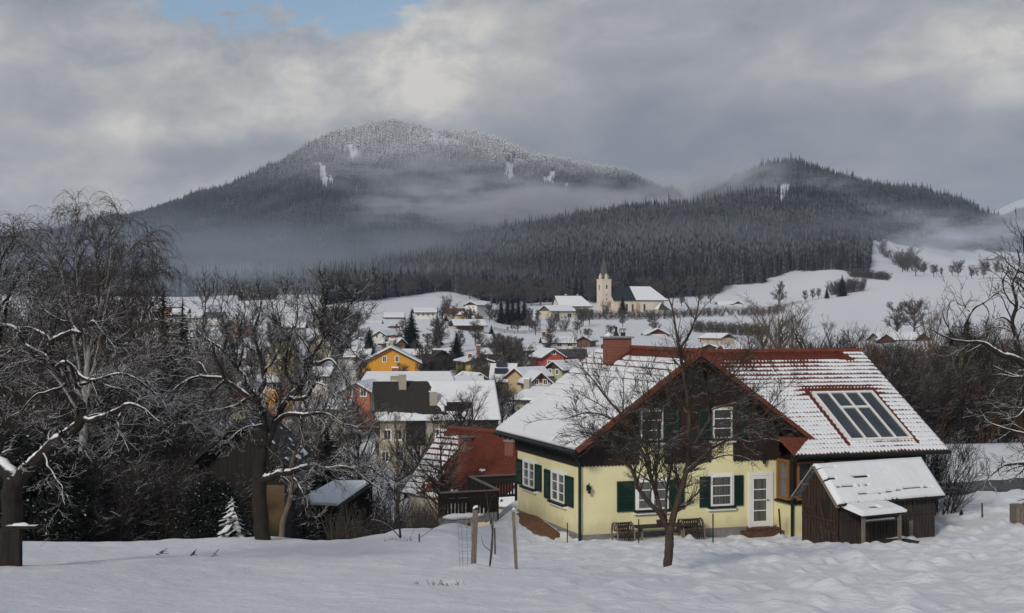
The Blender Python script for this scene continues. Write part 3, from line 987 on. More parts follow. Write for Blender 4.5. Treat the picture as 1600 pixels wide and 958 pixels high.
def shrub_meshes(seed, stems, hgt, spread, mt, dens=(4.6, 7.0), l1=1.1, l2=.55, rmin=.008, up=.25):
    rng = np.random.default_rng(seed)
    limbs = []
    for i in range(stems):
        g = rng.uniform(0, 6.28); rd = spread * math.sqrt(rng.random()) * .45
        x0, y0 = rd * math.cos(g) * .5, rd * math.sin(g) * .5
        h = hgt * rng.uniform(.6, 1.0); k = spread * rng.uniform(.15, .75)
        x1, y1 = x0 + k * math.cos(g) * .5, y0 + k * math.sin(g) * .5
        x2, y2 = x0 + k * math.cos(g + .3), y0 + k * math.sin(g + .3)
        limbs.append(([(x0, y0, -.4), (x1, y1, h * .5), (x2, y2, h)], .022 + .006 * hgt / 3, .006))
    Ps, Rs = limbs_arrays(limbs, 10); Ps = crooked(Ps, rng, .05)
    a = branch(Ps, Rs, rng, dens[0], .12, l1, .75, up, 5, .16, .6, rmin, .5)
    b = branch(*a, rng, dens[1], .1, l2, .7, up * .6, 4, .2, .7, rmin * .8, .4)
    v, f = join([tubes(Ps, Rs, 5), tubes(*a, 3), tubes(*b, 3)])
    me = mesh_np('branches', v, [f], True); me.materials.append(mt)
    return me


def crown_tree_mesh(seed, H, spread, mt, trunk_r=.2, fork=.3, nlimb=7, dens=(3.6, 4.6, 5.0), rmin=.02, upright=.5, lens=(.34, .16, .08)):
    """free-standing bare broadleaf tree of height H"""
    rng = np.random.default_rng(seed)
    limbs = [([(0, 0, -.4), (rng.normal(0, .05), 0, H * fork), (rng.normal(0, .12), rng.normal(0, .1), H * .82)], trunk_r, trunk_r * .25)]
    nlimb = int(nlimb * 1.9)
    for i in range(nlimb):
        g = 2.4 * i + rng.random() * .6; z0 = H * (fork * .85 + .50 * (i / nlimb))
        s = spread * rng.uniform(.6, 1.0) * (1.05 - .5 * (i / nlimb) ** 2); z2 = min(H * .97, z0 + H * rng.uniform(.12, .36) * (.6 + upright))
        limbs.append(([(0, 0, z0), (s * .45 * math.cos(g), s * .45 * math.sin(g), z0 + (z2 - z0) * .45), (s * math.cos(g), s * math.sin(g), z2)], trunk_r * .45, trunk_r * .08))
    Ps, Rs = limbs_arrays(limbs, 10); Ps = crooked(Ps, rng, H * .006)
    a = branch(Ps, Rs, rng, dens[0] * 10 / H, .22, H * lens[0] * .5, .7, .25, 5, .12, .5, rmin, .6)
    b = branch(*a, rng, dens[1] * 10 / H, .15, H * lens[1] * .6, .65, .15, 4, .16, .65, rmin * .8, .5)
    c = branch(*b, rng, dens[2] * 10 / H, .1, H * lens[2] * .6, .65, .1, 3, .18, .7, rmin * .7, .3)
    bm = mesh_np('trunk', *(lambda q: (q[0], [q[1]]))(tubes(Ps, Rs, 6)), True)
    v, f = join([tubes(*a, 4), tubes(*b, 3), tubes(*c, 3)])
    tw = mesh_np('crown', v, [f], True)
    bm.materials.append(mt); tw.materials.append(mt)
    return bm, tw


def place_tree(meshes, name, label, p, rz, sc, group=None, cat='tree'):
    t = thing(name, label, cat, p, rz, group); t.scale = (sc, sc, sc)
    link('trunk', meshes[0], None, t); link('crown', meshes[1], None, t)
    return t


FAR = []


def far_shrub(me, p, rz, sc):
    FAR.append((me, Vector(p), rz, sc if isinstance(sc, tuple) else (sc, sc, sc)))


def place_shrub(me, label, p, rz, sc, group=None, name='shrub', cat='shrub'):
    o = link(name, me); o.location = p; o.rotation_euler = (0, 0, rz); o.scale = sc if isinstance(sc, tuple) else (sc, sc, sc)
    return tag(o, label, cat, group)
# ------------------------------------------------------------------ building pieces
def box_part(name, m, parent, x0, x1, y0, y1, z0, z1, bevel=0):
    return MB().box(x0, x1, y0, y1, z0, z1).build(name, m, parent, bevel=bevel)


def window(parent, o, ex, n, w, h, cols, rows, frame=None, pane=None, sill=None, surround=0.0, t=.065, name='window', mid=.09):
    """casement: o = lower left corner on the wall, ex along the wall, n out of it"""
    o, ex, n = Vector(o), Vector(ex), Vector(n); ez = Vector((0, 0, 1))
    frame = frame or M['white']; pane = pane or M['glass']
    f = MB()
    c = lambda a, b: o + ex * a + ez * b + n * .03
    f.obox(c(w / 2, t / 2), ex * w / 2, n * .04, ez * t / 2); f.obox(c(w / 2, h - t / 2), ex * w / 2, n * .04, ez * t / 2)
    f.obox(c(t / 2, h / 2), ex * t / 2, n * .04, ez * (h / 2 - t)); f.obox(c(w - t / 2, h / 2), ex * t / 2, n * .04, ez * (h / 2 - t))
    for i in range(1, cols):
        f.obox(c(w * i / cols, h / 2), ex * mid / 2, n * .037, ez * (h / 2 - t))
    for i in range(cols):
        a0 = t if i == 0 else w * i / cols + mid / 2; a1 = w - t if i == cols - 1 else w * (i + 1) / cols - mid / 2
        for j in range(1, rows):
            f.obox(c((a0 + a1) / 2, h * j / rows), ex * (a1 - a0) / 2, n * .025, ez * .016)
    fo = f.build(name, frame, parent)
    MB().obox(o + ex * w / 2 + ez * h / 2 + n * .012, ex * (w / 2 - .01), n * .008, ez * (h / 2 - .01)).build('pane', pane, fo)
    if surround:
        s = MB(); q = surround
        s.obox(o + ex * w / 2 + ez * (h + q / 2) + n * .012, ex * (w / 2 + q), n * .014, ez * q / 2)
        for a in (-q / 2, w + q / 2): s.obox(o + ex * a + ez * h / 2 + n * .012, ex * q / 2, n * .014, ez * h / 2)
        s.build('surround', M['white'], fo)
    if sill:
        MB().obox(o + ex * w / 2 - ez * .05 + n * .08, ex * (w / 2 + .12), n * .10, ez * .028).build('sill', sill, fo)
        MB().obox(o + ex * w / 2 - ez * .125 + n * .05, ex * (w / 2 + .14), n * .07, ez * .042).build('ledge', M['white'], fo)
    return fo


def shutter(parent, o, ex, n, w, h):
    o, ex, n = Vector(o), Vector(ex), Vector(n); ez = Vector((0, 0, 1))
    s = MB().obox(o + ex * w / 2 + ez * h / 2 + n * .035, ex * (w / 2 - .06), n * .012, ez * (h / 2 - .06))
    for a in (.035, w - .035): s.obox(o + ex * a + ez * h / 2 + n * .04, ex * .035, n * .022, ez * h / 2)
    for b in (.04, h * .5, h - .04): s.obox(o + ex * w / 2 + ez * b + n * .04, ex * (w / 2 - .07), n * .022, ez * .04)
    k = int(h / .07)
    for i in range(k):
        b = .1 + (h - .2) * i / k
        s.obox(o + ex * w / 2 + ez * b + n * .048, ex * (w / 2 - .07), (n * .8 + ez * .6) * .012, (ez * .8 - n * .6) * .022)
    return s.build('shutter', M['green'], parent)


def roof_panel(name, m, parent, o, U, Wv, lu, lw, res, fn, th=.09, keep=None, tile=(.3, .15), amp=.02):
    """tiled and snowed roof slope as one relief: fn(a, b) -> snow cover 0..1 at a along the eave, b up the slope"""
    o, U, Wv = np.array(o, float), np.array(U, float), np.array(Wv, float)
    U /= np.linalg.norm(U); Wv /= np.linalg.norm(Wv); nrm = np.cross(U, Wv)
    nu, nw = int(lu / res) + 1, int(lw / res) + 1
    A, B = np.meshgrid(np.linspace(0, lu, nu), np.linspace(0, lw, nw), indexing='ij')
    s = np.clip(fn(A, B), 0, 1)
    ph = (B / tile[0]) % 1
    prof_ = amp * (1 - ph) + amp * .7 * np.abs(np.sin(np.pi * A / tile[1]))
    blur = s.copy(); blur[1:-1, 1:-1] = (s[:-2, 1:-1] + s[2:, 1:-1] + s[1:-1, :-2] + s[1:-1, 2:] + 4 * s[1:-1, 1:-1]) / 8
    hgt = prof_ * (1 - .7 * blur) + th * sstep(.2, 1, blur) * (.8 + .5 * fbm(A * 1.1, B * 1.1, 3, 5))
    edge = np.minimum(np.minimum(A, lu - A), np.minimum(B, lw - B))
    hgt *= .45 + .55 * sstep(0, .15, edge)
    pts = o + A[..., None] * U + B[..., None] * Wv + hgt[..., None] * nrm
    ii, jj = np.meshgrid(np.arange(nu - 1), np.arange(nw - 1), indexing='ij')
    q = np.stack([ii * nw + jj, (ii + 1) * nw + jj, (ii + 1) * nw + jj + 1, ii * nw + jj + 1], -1).reshape(-1, 4)
    if keep is not None:
        k = keep(A, B)
        kk = (k[:-1, :-1] & k[1:, 1:]).reshape(-1); q = q[kk]
    vs = pts.reshape(-1, 3)
    # skirt round the edge down to the deck
    border = [i * nw for i in range(nu)] + [(nu - 1) * nw + j for j in range(1, nw)] + [i * nw + nw - 1 for i in range(nu - 2, -1, -1)] + [j for j in range(nw - 2, 0, -1)]
    fl = [q]
    if keep is None:
        bb = np.array(border); base = len(vs); flat = (o + A[..., None] * U + B[..., None] * Wv - .02 * nrm).reshape(-1, 3)[bb]
        vs = np.vstack([vs, flat]); n = len(bb); i = np.arange(n); j = (i + 1) % n
        fl.append(np.stack([bb[i], base + i, base + j, bb[j]], -1))
    me = mesh_np(name, vs, fl, False)
    at = me.attributes.new('snow', 'FLOAT', 'POINT')
    sv = np.zeros(len(vs), np.float32); sv[:nu * nw] = blur.ravel()
    if keep is None: sv[nu * nw:] = blur.ravel()[np.array(border)]
    at.data.foreach_set('value', sv)
    return link(name, me, m, parent)


def boards(mb, o, ex, n, width, top, bot, bw=.13, rng=None, depth=.03, scallop=0.0, gap=.008):
    """upright boards: top(a), bot(a) heights along the run"""
    o, ex, n = Vector(o), Vector(ex), Vector(n); ez = Vector((0, 0, 1)); rng = rng or random.Random(1)
    k = max(1, int(width / bw)); bw = width / k
    for i in range(k):
        a0, a1 = i * bw + gap / 2, (i + 1) * bw - gap / 2; am = (a0 + a1) / 2
        z0 = bot(am); t0, t1 = top(a0), top(a1)
        if max(t0, t1) - z0 < .03: continue
        d = rng.uniform(0, .016)
        pl = [o + ex * a0 + ez * z0, o + ex * am + ez * (z0 - scallop), o + ex * a1 + ez * z0, o + ex * a1 + ez * max(t1, z0 + .02), o + ex * a0 + ez * max(t0, z0 + .02)]
        if not scallop: pl.pop(1)
        mb.prism([p + n * d for p in pl], n * depth)
    return mb


# ------------------------------------------------------------------ the yellow house
E = Vector((2.51, 50.0, -8.05)); HRZ = math.atan2(.318, .948)
RM = Matrix.Rotation(HRZ, 3, 'Z'); RI = RM.inverted()


def hit(x, y, p_local, n_local, E=E, RM=RM):
    """photo ray through (x, y) met with a plane of the house -> house coordinates"""
    d = Vector(((x - CX) / F, 1, (H0 - y) / F)); p = E + RM @ Vector(p_local); n = RM @ Vector(n_local)
    return RM.inverted() @ (d * (n.dot(p) / n.dot(d)) - E)


FAC = ((0, 0, 0), (0, 1, 0)); LFT = ((0, 0, 0), (1, 0, 0))
H = thing('yellow_house', 'pale yellow country house with dark green shutters, snowy red tiled roofs and dark boarded gable', 'house', E, HRZ)
EX, EY, EZ = V(1, 0, 0), V(0, 1, 0), V(0, 0, 1)
SL = .7155                                    # slope of the gabled roof
roofz = lambda u: 6.80 - SL * abs(u - 4.37)
# walls: ground floor, gable, wing
w = MB().box(0, 8.0, 0, 7.15, -.9, 2.75)
w.prism([(0, .02, 2.75), (8.0, .02, 2.75), (8.0, .02, roofz(8.0) - .3), (4.37, .02, 6.5), (0, .02, 3.35)], (0, 7.1, 0))
w.box(8.003, 13.9, -1.2, 9.5, -.9, 1.15)
w.build('wall', M['yellow'], H)
pl = MB().box(-.03, 8.0, -.03, 7.18, -.9, .16)
pl.box(-.10, -.031, .4, 7.2, -.9, .02)
pl.build('plinth', M['plinth'], H)
# wing's boarded upper wall and its corner post
ww = MB().box(8.03, 13.87, -1.17, 9.4, 1.152, 2.75)
ww.box(8.0, 8.14, -1.2, -1.06, 1.152, 2.95).box(8.0, 8.12, -.13, -.002, 1.152, 2.95)
for u in (9.4, 10.7, 12.0, 13.2): ww.box(u, u + .12, -1.2, -1.171, 1.152, 2.75)
ww.prism([(13.87, -1.1, 2.75), (13.87, 9.3, 2.75), (13.87, 4.3, 6.2)], (-.15, 0, 0))
ww.build('upper_wall', M['wood_dark'], H)
MB().box(7.93, 14.0, -1.30, -1.17, 1.09, 1.16).box(7.90, 8.03, -1.17, -.003, 1.09, 1.16).build('wing_sill', M['green_trim'], H)
# boarded gable front, panel by panel
rg = random.Random(4)
uA0, uA1 = hit(998, 700, *FAC).x, hit(1037, 700, *FAC).x
uB0, uB1 = hit(1111, 700, *FAC).x, hit(1145, 700, *FAC).x
zWb = hit(1017, 690, *FAC).z; zWt = hit(1017, 641, *FAC).z
zb0 = hit(912, 728, *FAC).z
gb = MB()
topf = lambda u0: (lambda a: roofz(u0 + a) - .26)
zbot = lambda a: zb0
for u0, u1 in ((.0, uA0), (uA1, uB0), (uB1, 8.1)):
    boards(gb, (u0, -.003, 0), EX, -EY, u1 - u0, topf(u0), zbot, .135, rg, .035, .05)
for u0, u1 in ((uA0, uA1), (uB0, uB1)):
    boards(gb, (u0, -.003, 0), EX, -EY, u1 - u0, topf(u0), lambda a: zWt + .08, .135, rg, .035)
gb.build('gable_boards', M['wood_dark'], H)
# dark timber frieze under the left eave
fr = MB().box(-.06, -.003, -.05, 7.3, 2.62, 3.30)
for i in range(14): fr.bar((-.50, -.5 + i * .66, 3.12), (.1, -.5 + i * .66, 3.50), .12, .14)
fr.build('eave_timber', M['wood_black'], H)
for u0, u1 in ((uA0, uA1), (uB0, uB1)):
    wd = u1 - u0
    window(H, (u0 + .06, -.01, zWb + .05), EX, -EY, wd - .12, zWt - zWb - .05, 1, 3, pane=M['glass'], sill=M['green_trim'], t=.05)
    shutter(H, (u0 - .58, -.055, zWb + .05), EX, -EY, .56, zWt - zWb - .05); shutter(H, (u1 + .02, -.055, zWb + .05), EX, -EY, .56, zWt - zWb - .05)
# ground floor windows
a0 = hit(995, 797, *FAC); a1 = hit(1043.5, 749, *FAC)
window(H, (a0.x, -.002, a0.z), EX, -EY, a1.x - a0.x, a1.z - a0.z, 2, 3, pane=M['glass_curtain'], sill=M['green_trim'], surround=.09)
for x0, x1 in ((963.5, 991), (1045, 1068.5)):
    s0 = hit(x0, 800, *FAC); s1 = hit(x1, 752, *FAC); shutter(H, (s0.x, -.004, a0.z - .03), EX, -EY, s1.x - s0.x, a1.z - a0.z + .03)
b0 = hit(1110, 791, *FAC); b1 = hit(1143, 742, *FAC)
window(H, (b0.x, -.002, b0.z), EX, -EY, b1.x - b0.x, b1.z - b0.z, 1, 3, pane=M['glass_curtain'], sill=M['green_trim'], surround=.09)
for x0, x1 in ((1092.5, 1109), (1146.5, 1160.5)):
    s0 = hit(x0, 790, *FAC); s1 = hit(x1, 745, *FAC); shutter(H, (s0.x, -.004, b0.z - .02), EX, -EY, s1.x - s0.x, b1.z - b0.z)
# left wall windows (wall seen at a slant)
for xa, xb, yb, yt, sa, sb in ((819, 837, 763, 720, (808.5, 817.5), (837.5, 847)), (863, 884, 786, 737, (852, 862), (884.5, 897))):
    p0 = hit(xa, yb, *LFT); p1 = hit(xb, yt, *LFT)
    xm = (xa + xb) / 2
    zb = hit(xm, yb - 2, *LFT).z; zt = hit(xm, yt + 1, *LFT).z
    window(H, (-.002, p0.y, zb), -EY, -EX, p0.y - p1.y, zt - zb, 2, 3, pane=M['glass_curtain'], sill=M['green_trim'], surround=.09)
    for q0, q1 in (sa, sb):
        v0 = hit(q0, yb, *LFT).y; v1 = hit(q1, yb, *LFT).y
        shutter(H, (-.004, v0, zb - .02), -EY, -EX, v0 - v1, zt - zb)
# door
d0 = hit(1169, 824, *FAC); d1 = hit(1207, 737, *FAC); dw = d1.x - d0.x; dh = d1.z - d0.z
dd = MB()
dd.box(d0.x, d0.x + .12, -.05, -.002, d0.z, d1.z).box(d1.x - .12, d1.x, -.05, -.002, d0.z, d1.z).box(d0.x + .121, d1.x - .121, -.05, -.002, d1.z - .12, d1.z)
do = dd.build('door_frame', M['white'], H)
lf = MB(); x0, x1 = d0.x + .13, d1.x - .13; z0, z1 = d0.z + .02, d1.z - .13
lf.box(x0, x0 + .09, -.04, -.004, z0, z1).box(x1 - .15, x1, -.04, -.004, z0, z1).box(x0 + .091, x1 - .151, -.04, -.004, z0, z0 + .20).box(x0 + .091, x1 - .151, -.04, -.004, z1 - .12, z1)
for i in (1, 2, 3):
    zz = z0 + .2 + (z1 - .12 - z0 - .2) * i / 4
    lf.box(x0 + .091, x1 - .151, -.035, -.006, zz - .018, zz + .018)
lo_ = lf.build('door', M['white'], H)
MB().box(x0 + .08, x1 - .14, -.016, -.008, z0 + .19, z1 - .11).build('pane', M['glass_curtain'], lo_)
MB().tube([(x1 - .08, -.04, z0 + 1.0), (x1 - .08, -.10, z0 + 1.0), (x1 - .19, -.10, z0 + 1.0)], .014, 6).build('handle', M['iron'], lo_)
st = MB().box(d0.x - .35, d1.x + .28, -.62, -.034, -.4, .02).box(d0.x - .1, d1.x + .1, -.34, -.035, .021, d0.z - .005)
st.build('doorstep', M['old_brick'], H)


def lamp(o, ex, n):
    o, ex, n = Vector(o), Vector(ex), Vector(n)
    l = MB().bar(o, o + n * .16 + EZ * .08, .025).tube([o + n * .16 + EZ * .10, o + n * .16 + EZ * .0], [.02, .11], 8)
    l.tube([o + n * .16 - EZ * .02, o + n * .16 - EZ * .20], [.075, .05], 6).tube([o + n * .16 + EZ * .10, o + n * .16 + EZ * .17], [.012, .03], 6)
    l.obox(o + n * .01, ex * .05, n * .01, EZ * .1)
    return l.build('wall_lamp', M['green_trim'], H)


pL = hit(1191, 716, *FAC); lamp((pL.x, -.003, pL.z), EX, -EY)
pL = hit(918, 762, *FAC); lamp((pL.x, -.003, pL.z), EX, -EY)
# bay windows of the wing
window(H, (7.998, -.16, 1.20), -EY, -EX, .82, 1.52, 1, 2, frame=M['wood_orange'], pane=M['glass_curtain'], t=.09)
for u0, wd in ((8.2, 1.12), (9.55, 1.1), (10.85, 1.1), (12.15, 1.0)):
    window(H, (u0, -1.172, 1.22), EX, -EY, wd, 1.45, 2, 2, frame=M['wood_orange'], pane=M['glass'], t=.08)
# roof decks (dark timber undersides), then the tile slopes
dk = MB()


def deck(e0, e1, r1, r0, th=.14):
    e0, e1, r1, r0 = map(Vector, (e0, e1, r1, r0)); n = (e1 - e0).cross(r0 - e0).normalized()
    dk.prism([p - n * .025 for p in (e0, e1, r1, r0)], -n * th)


deck((-.48, 8.58, 3.33), (-.48, -.8, 3.33), (4.37, -.8, 6.80), (4.37, 8.58, 6.80))
deck((9.22, -.8, 3.33), (9.22, 8.58, 3.33), (4.37, 8.58, 6.80), (4.37, -.8, 6.80))
ZE, ZR = 2.96, 6.62; WS = (ZR - ZE) / 6.0
deck((7.84, -1.7, ZE), (14.52, -1.7, ZE), (14.52, 4.3, ZR), (8.97, 4.3, ZR))
deck((14.52, 10.3, ZE), (5.0, 10.3, ZE), (5.0, 4.3, ZR), (14.52, 4.3, ZR))
dk.build('roof_deck', M['wood_black'], H)
LL = math.hypot(4.85, 3.47)


def left_snow(a, b):
    v = 8.58 - a; bf = b / LL
    n = fbm(a * .9, b * 2.6, 3, 31); n2 = fbm(a * .45 + 9, b * .6, 3, 37)
    p = (b / .36) % 1
    e = np.clip((bf - .36) * .62, 0, .27) * (.3 + 1.3 * n2) * (1 + .25 * np.cos(2 * np.pi * a / .17))
    e = np.where((bf > .2) & (bf < .55) & (n > .55), np.maximum(e, .13), e)
    e = e * sstep(.05, .5, v + 1.0 + .0 * b) * (1 - .6 * sstep(-.3, -.8, v - 0 * b))
    s = sstep(-.07, .07, p - e)
    s = np.where((b > LL - .42 - .2 * n) & (v < 5.2), 0, s)
    s = np.where((b > LL - .22 * n - .1) & (v >= 5.2), 0, s)
    u = -.48 + b * 4.85 / LL
    s = np.where((v > 4.3) & (v < 5.45) & (u > 3.12 + (5.4 - v) * 1.0) & (u < 4.4), 0, s)
    return s


roof_panel('roof_slope', M['roof_red'], H, (-.48, 8.58, 3.33), (0, -1, 0), (4.85, 0, 3.47), 9.38, LL, .042, left_snow, .11, tile=(.36, .17))
roof_panel('roof_slope', M['roof_red'], H, (9.22, -.8, 3.33), (0, 1, 0), (-4.85, 0, 3.47), 9.38, LL, .09, lambda a, b: sstep(.12, .3, (b / .36) % 1), .08, tile=(.36, .17))
WL = math.hypot(6.0, ZR - ZE); WU = V(1, 0, 0); WW = V(0, 6.0, ZR - ZE).normalized(); WN = WU.cross(WW)
WO = V(4.4, -1.7, ZE)


def onwing(x, y):
    p = hit(x, y, WO, WN); d = p - WO
    return d.x, d.dot(WW)


sk = [onwing(1270, 617.8), onwing(1362.6, 614.7), onwing(1420.5, 688), onwing(1328, 690)]
skA0 = (sk[0][0] + sk[3][0]) / 2; skA1 = (sk[1][0] + sk[2][0]) / 2; skB0 = (sk[2][1] + sk[3][1]) / 2; skB1 = (sk[0][1] + sk[1][1]) / 2
print('skylight', sk)


def wing_snow(a, b):
    bf = b / WL; n = fbm(a * 1.1, b * 1.1, 3, 51); n2 = fbm(a * 5, b * 2.2, 2, 53); nb = fbm(a * .5, b * .5, 2, 57)
    p = (b / .29) % 1
    left = 1 - sstep(6.3, 8.6, a + (n - .5) * 2)
    e = .22 + .40 * sstep(.38, .9, bf) * (.35 + .65 * left) + (nb - .5) * .50 + (n2 - .5) * .40
    e = e + .22 * np.cos(2 * np.pi * a / .155)
    # melted above and beside the roof window
    da = np.maximum(np.maximum(skA0 - .1 - a, a - skA1 - .1), 0); above = (b > skB1 - .1) & (b < skB1 + .75)
    e = np.where(above, e + .62 * (1 - sstep(.0, .8, da)) * (1 - sstep(.35, .75, b - skB1)), e)
    beside = (b > skB0 - .3) & (b <= skB1 + .2)
    e = np.where(beside & (da < .17) & (da > 0), 1.2, e)
    e = e + .34 * sstep(.70, .93, bf + (n - .5) * .15) * left
    # bare patch along the gable
    e = e + .75 * (1 - sstep(.25, .95, (a - 1.1) - (WL - b) * .62 + (n - .5) * .8)) * sstep(.45, .6, bf)
    s = sstep(-.10, .10, p - e)
    top = WL - .62 - .35 * (n - .4)
    s = np.where((b > top) & (a < 8.7 + n), 0, s)
    s = np.where((a > skA0 - .05) & (a < skA1 + .05) & (b > skB0) & (b < skB1), 0, s)
    return s


def wing_keep(a, b):
    u = 4.4 + a; v = -1.7 + b * 6.0 / WL; z = ZE + b * (ZR - ZE) / WL
    zm = 6.80 - SL * np.abs(u - 4.37)
    return np.where(v < -.8, u > 7.84 + (v + 1.7) / .9 * 1.13, (z > zm - .10) & (u > 4.5))


roof_panel('roof_slope', M['roof_red'], H, WO, WU, WW, 14.52 - 4.4, WL, .040, wing_snow, .075, keep=wing_keep, tile=(.29, .155))
roof_panel('roof_slope', M['roof_red'], H, (14.52, 10.3, ZE), (-1, 0, 0), (0, -6.0, ZR - ZE), 9.5, WL, .12, lambda a, b: 1 + 0 * a, .1)
# little hipped corner of bare tiles where wing and gable meet
hp = [V(7.84, -1.7, ZE + .02), V(8.97, -.82, ZE + .9 * WS + .03), V(7.50, -1.05, 3.62)]
MB().prism(hp, (hp[1] - hp[0]).cross(hp[2] - hp[0]).normalized() * -.08).build('corner_tiles', M['tile'], H)
# verges and ridges in red tile
vt = MB()
for sgn in (-1, 1):
    e = V(4.37 + sgn * 4.87, -.86, 3.33 - .02); r_ = V(4.37, -.86, 6.80 - .02)
    vt.bar(e, r_, .16, .22, up=(0, -1, 0))
    for i in range(17):
        p = e.lerp(r_, (i + .5) / 17); vt.obox(p + V(0, -.02, .06), (r_ - e).normalized() * .16, V(0, .10, 0), V(-(r_ - e).normalized().z * 0, 0, 1) * .035)
vt.build('verge_tiles', M['tile'], H)
vb = MB()
for sgn in (-1, 1):
    e = V(4.37 + sgn * 4.80, -.80, 3.33 - .23); r_ = V(4.37, -.80, 6.80 - .23)
    vb.bar(e, r_, .04, .20, up=(0, -1, 0))
vb.build('verge_board', M['wood_dark'], H)
rt = MB(); g0 = random.Random(8)
for i in range(24):
    y0 = -.75 + i * .385; rt.tube([(4.37, y0, 6.80), (4.37, y0 + .42, 6.83)], [.13, .115], 8)
for i in range(26):
    x0 = 4.8 + i * .385
    if x0 < 14.2: rt.tube([(x0, 4.3, ZR + .02), (x0 + .42, 4.3, ZR + .045)], [.13, .115], 8)
rt.build('ridge_tiles', M['tile'], H)
# skylight
so_ = lambda a, b, h=0.0: WO + WU * a + WW * b + WN * h
fr = MB(); pn = []
A = [skA0 + (skA1 - skA0) * i / 4 for i in range(5)]; Bm = skB0 + (skB1 - skB0) * .67
for i, a in enumerate(A): fr.obox(so_(a, (skB0 + skB1) / 2, .09), WU * (.035 if 0 < i < 4 else .05), WW * ((skB1 - skB0) / 2 + .05), WN * .06)
for b in (skB0, skB1): fr.obox(so_((skA0 + skA1) / 2, b, .085), WU * (skA1 - skA0) / 2, WW * .05, WN * .055)
fr.obox(so_((A[1] + A[3]) / 2, Bm, .087), WU * (A[3] - A[1]) / 2, WW * .05, WN * .055)
sko = fr.build('skylight', M['white'], H)
for i in range(4):
    spl = [(skB0, Bm), (Bm, skB1)] if i in (1, 2) else [(skB0, skB1)]
    for b0_, b1_ in spl:
        MB().obox(so_((A[i] + A[i + 1]) / 2, (b0_ + b1_) / 2, .075), WU * ((A[i + 1] - A[i]) / 2 - .03), WW * ((b1_ - b0_) / 2 - .04), WN * .012).build('pane', M['glass_sky'], sko)
# chimney
ch = MB().box(3.26, 4.34, 5.4, 5.86, 5.4, 7.22)
cho = ch.build('chimney', M['brick'], H)
MB().box(3.17, 4.43, 5.31, 5.95, 7.221, 7.29).build('cap', M['metal'], cho)
MB().tube([(3.75, 5.63, 7.31), (3.75, 5.63, 7.52), (3.75, 5.63, 7.62)], [.13, .05, .05], 10).tube([(3.75, 5.63, 7.62), (3.75, 5.63, 7.70)], [.09, .03], 8).build('cowl', M['iron'], cho)
c2 = MB().tube([(4.06, 5.63, 7.31), (4.06, 5.63, 7.45)], [.10, .10], 10)
for g in range(4): c2.bar((4.06 + .1 * math.cos(g * 1.57), 5.72 + .1 * math.sin(g * 1.57), 7.42), (4.06 + .13 * math.cos(g * 1.57), 5.72 + .13 * math.sin(g * 1.57), 7.58), .02)
c2.tube([(4.06, 5.63, 7.58), (4.06, 5.63, 7.62)], [.18, .10], 10).build('cowl', M['iron'], cho)
MB().tube([(3.25, 5.6, 7.31), (3.4, 5.6, 7.34), (3.6, 5.6, 7.32)], [.06, .13, .05], 8).build('cap_snow', M['limb_snow'], cho)
# gutters and downpipes
MB().tube([(-.53, 8.58, 3.22), (-.53, -.8, 3.22)], .075, 8).build('gutter', M['green_trim'], H)
MB().tube([(7.9, -1.78, ZE - .06), (14.52, -1.78, ZE - .06)], .075, 8).build('gutter', M['green_trim'], H)
MB().tube([(-.5, -.3, 3.2), (-.09, -.09, 2.8), (-.09, -.09, -.2)], .055, 8).build('downpipe', M['green_trim'], H)
MB().tube([(7.95, -1.7, ZE - .1), (7.95, -1.27, ZE - .35), (7.95, -1.27, -.3)], .06, 8).build('downpipe', M['green_trim'], H)


def hw(u, v, z): return E + RM @ Vector((u, v, z))


# soil bed along the left wall
bed = [hit(805, 797, (0, 0, -.0), (0, 0, 1)), hit(835, 797, (0, 0, 0), (0, 0, 1)), hit(906, 843, (0, 0, 0), (0, 0, 1))]
poly = []
for x, y in ((803, 803), (812, 796), (840, 806), (858, 820), (880, 838), (868, 846), (845, 842), (822, 828), (808, 816)):
    d = Vector(((x - CX) / F, 1, (H0 - y) / F)); t = 40.0
    while t < 75 and d.z * t > G(d.x * t, t): t += .05
    poly.append((d.x * t, t, G(d.x * t, t)))
pm = MB()
c = np.mean(np.array(poly), 0); n = len(poly); rs = []
for k in range(5):
    f = [1, .85, .6, .3, .02][k]; hz_ = [-.08, .045, .07, .09, .10][k]
    for (x, y, z) in poly:
        X = c[0] + (x - c[0]) * f; Y = c[1] + (y - c[1]) * f
        pm.v.append((X, Y, G(X, Y) + hz_ + (.03 * math.sin(X * 9) * math.cos(Y * 7) if k else 0)))
for k in range(4):
    for i in range(n):
        j = (i + 1) % n; pm.f.append((k * n + i, k * n + j, (k + 1) * n + j, (k + 1) * n + i))
pm.f.append(tuple(4 * n + i for i in range(n)))
tag(pm.build('soil_bed', M['soil'], smooth=True), 'bare brown soil bed along the left wall of the yellow house', 'flower bed')
# ------------------------------------------------------------------ old wooden hut beside the house
HE = Vector((11.27, 47.4, -7.95)); HRZ2 = math.atan2(.475, .88)
K = thing('wooden_hut', 'weathered little plank hut with thick snow on its roof, right of the yellow house', 'hut', HE, HRZ2)
LN, DP, EAV, APX = 4.45, 1.9, 1.55, 2.85
rgh = random.Random(3)
hr = lambda s: APX - .12 - (APX - EAV) * abs(s - DP / 2) / (DP / 2 + .2)
b1 = MB(); boards(b1, (0, 0, 0), EX, -EY, LN, lambda a: EAV + .1 - .05 * math.sin(a * 2), lambda a: -.35 + .05 * math.sin(a * 7), .15, rgh, .035, 0, .026)
b1.bar((0, -.05, .98), (LN, -.05, 1.0), .05, .07)
b1.build('front_wall', M['wood_old'], K)
b2 = MB(); boards(b2, (0, DP, 0), -EY, -EX, DP, lambda a: hr(DP - a), lambda a: -.3, .15, rgh, .035, 0, .03)
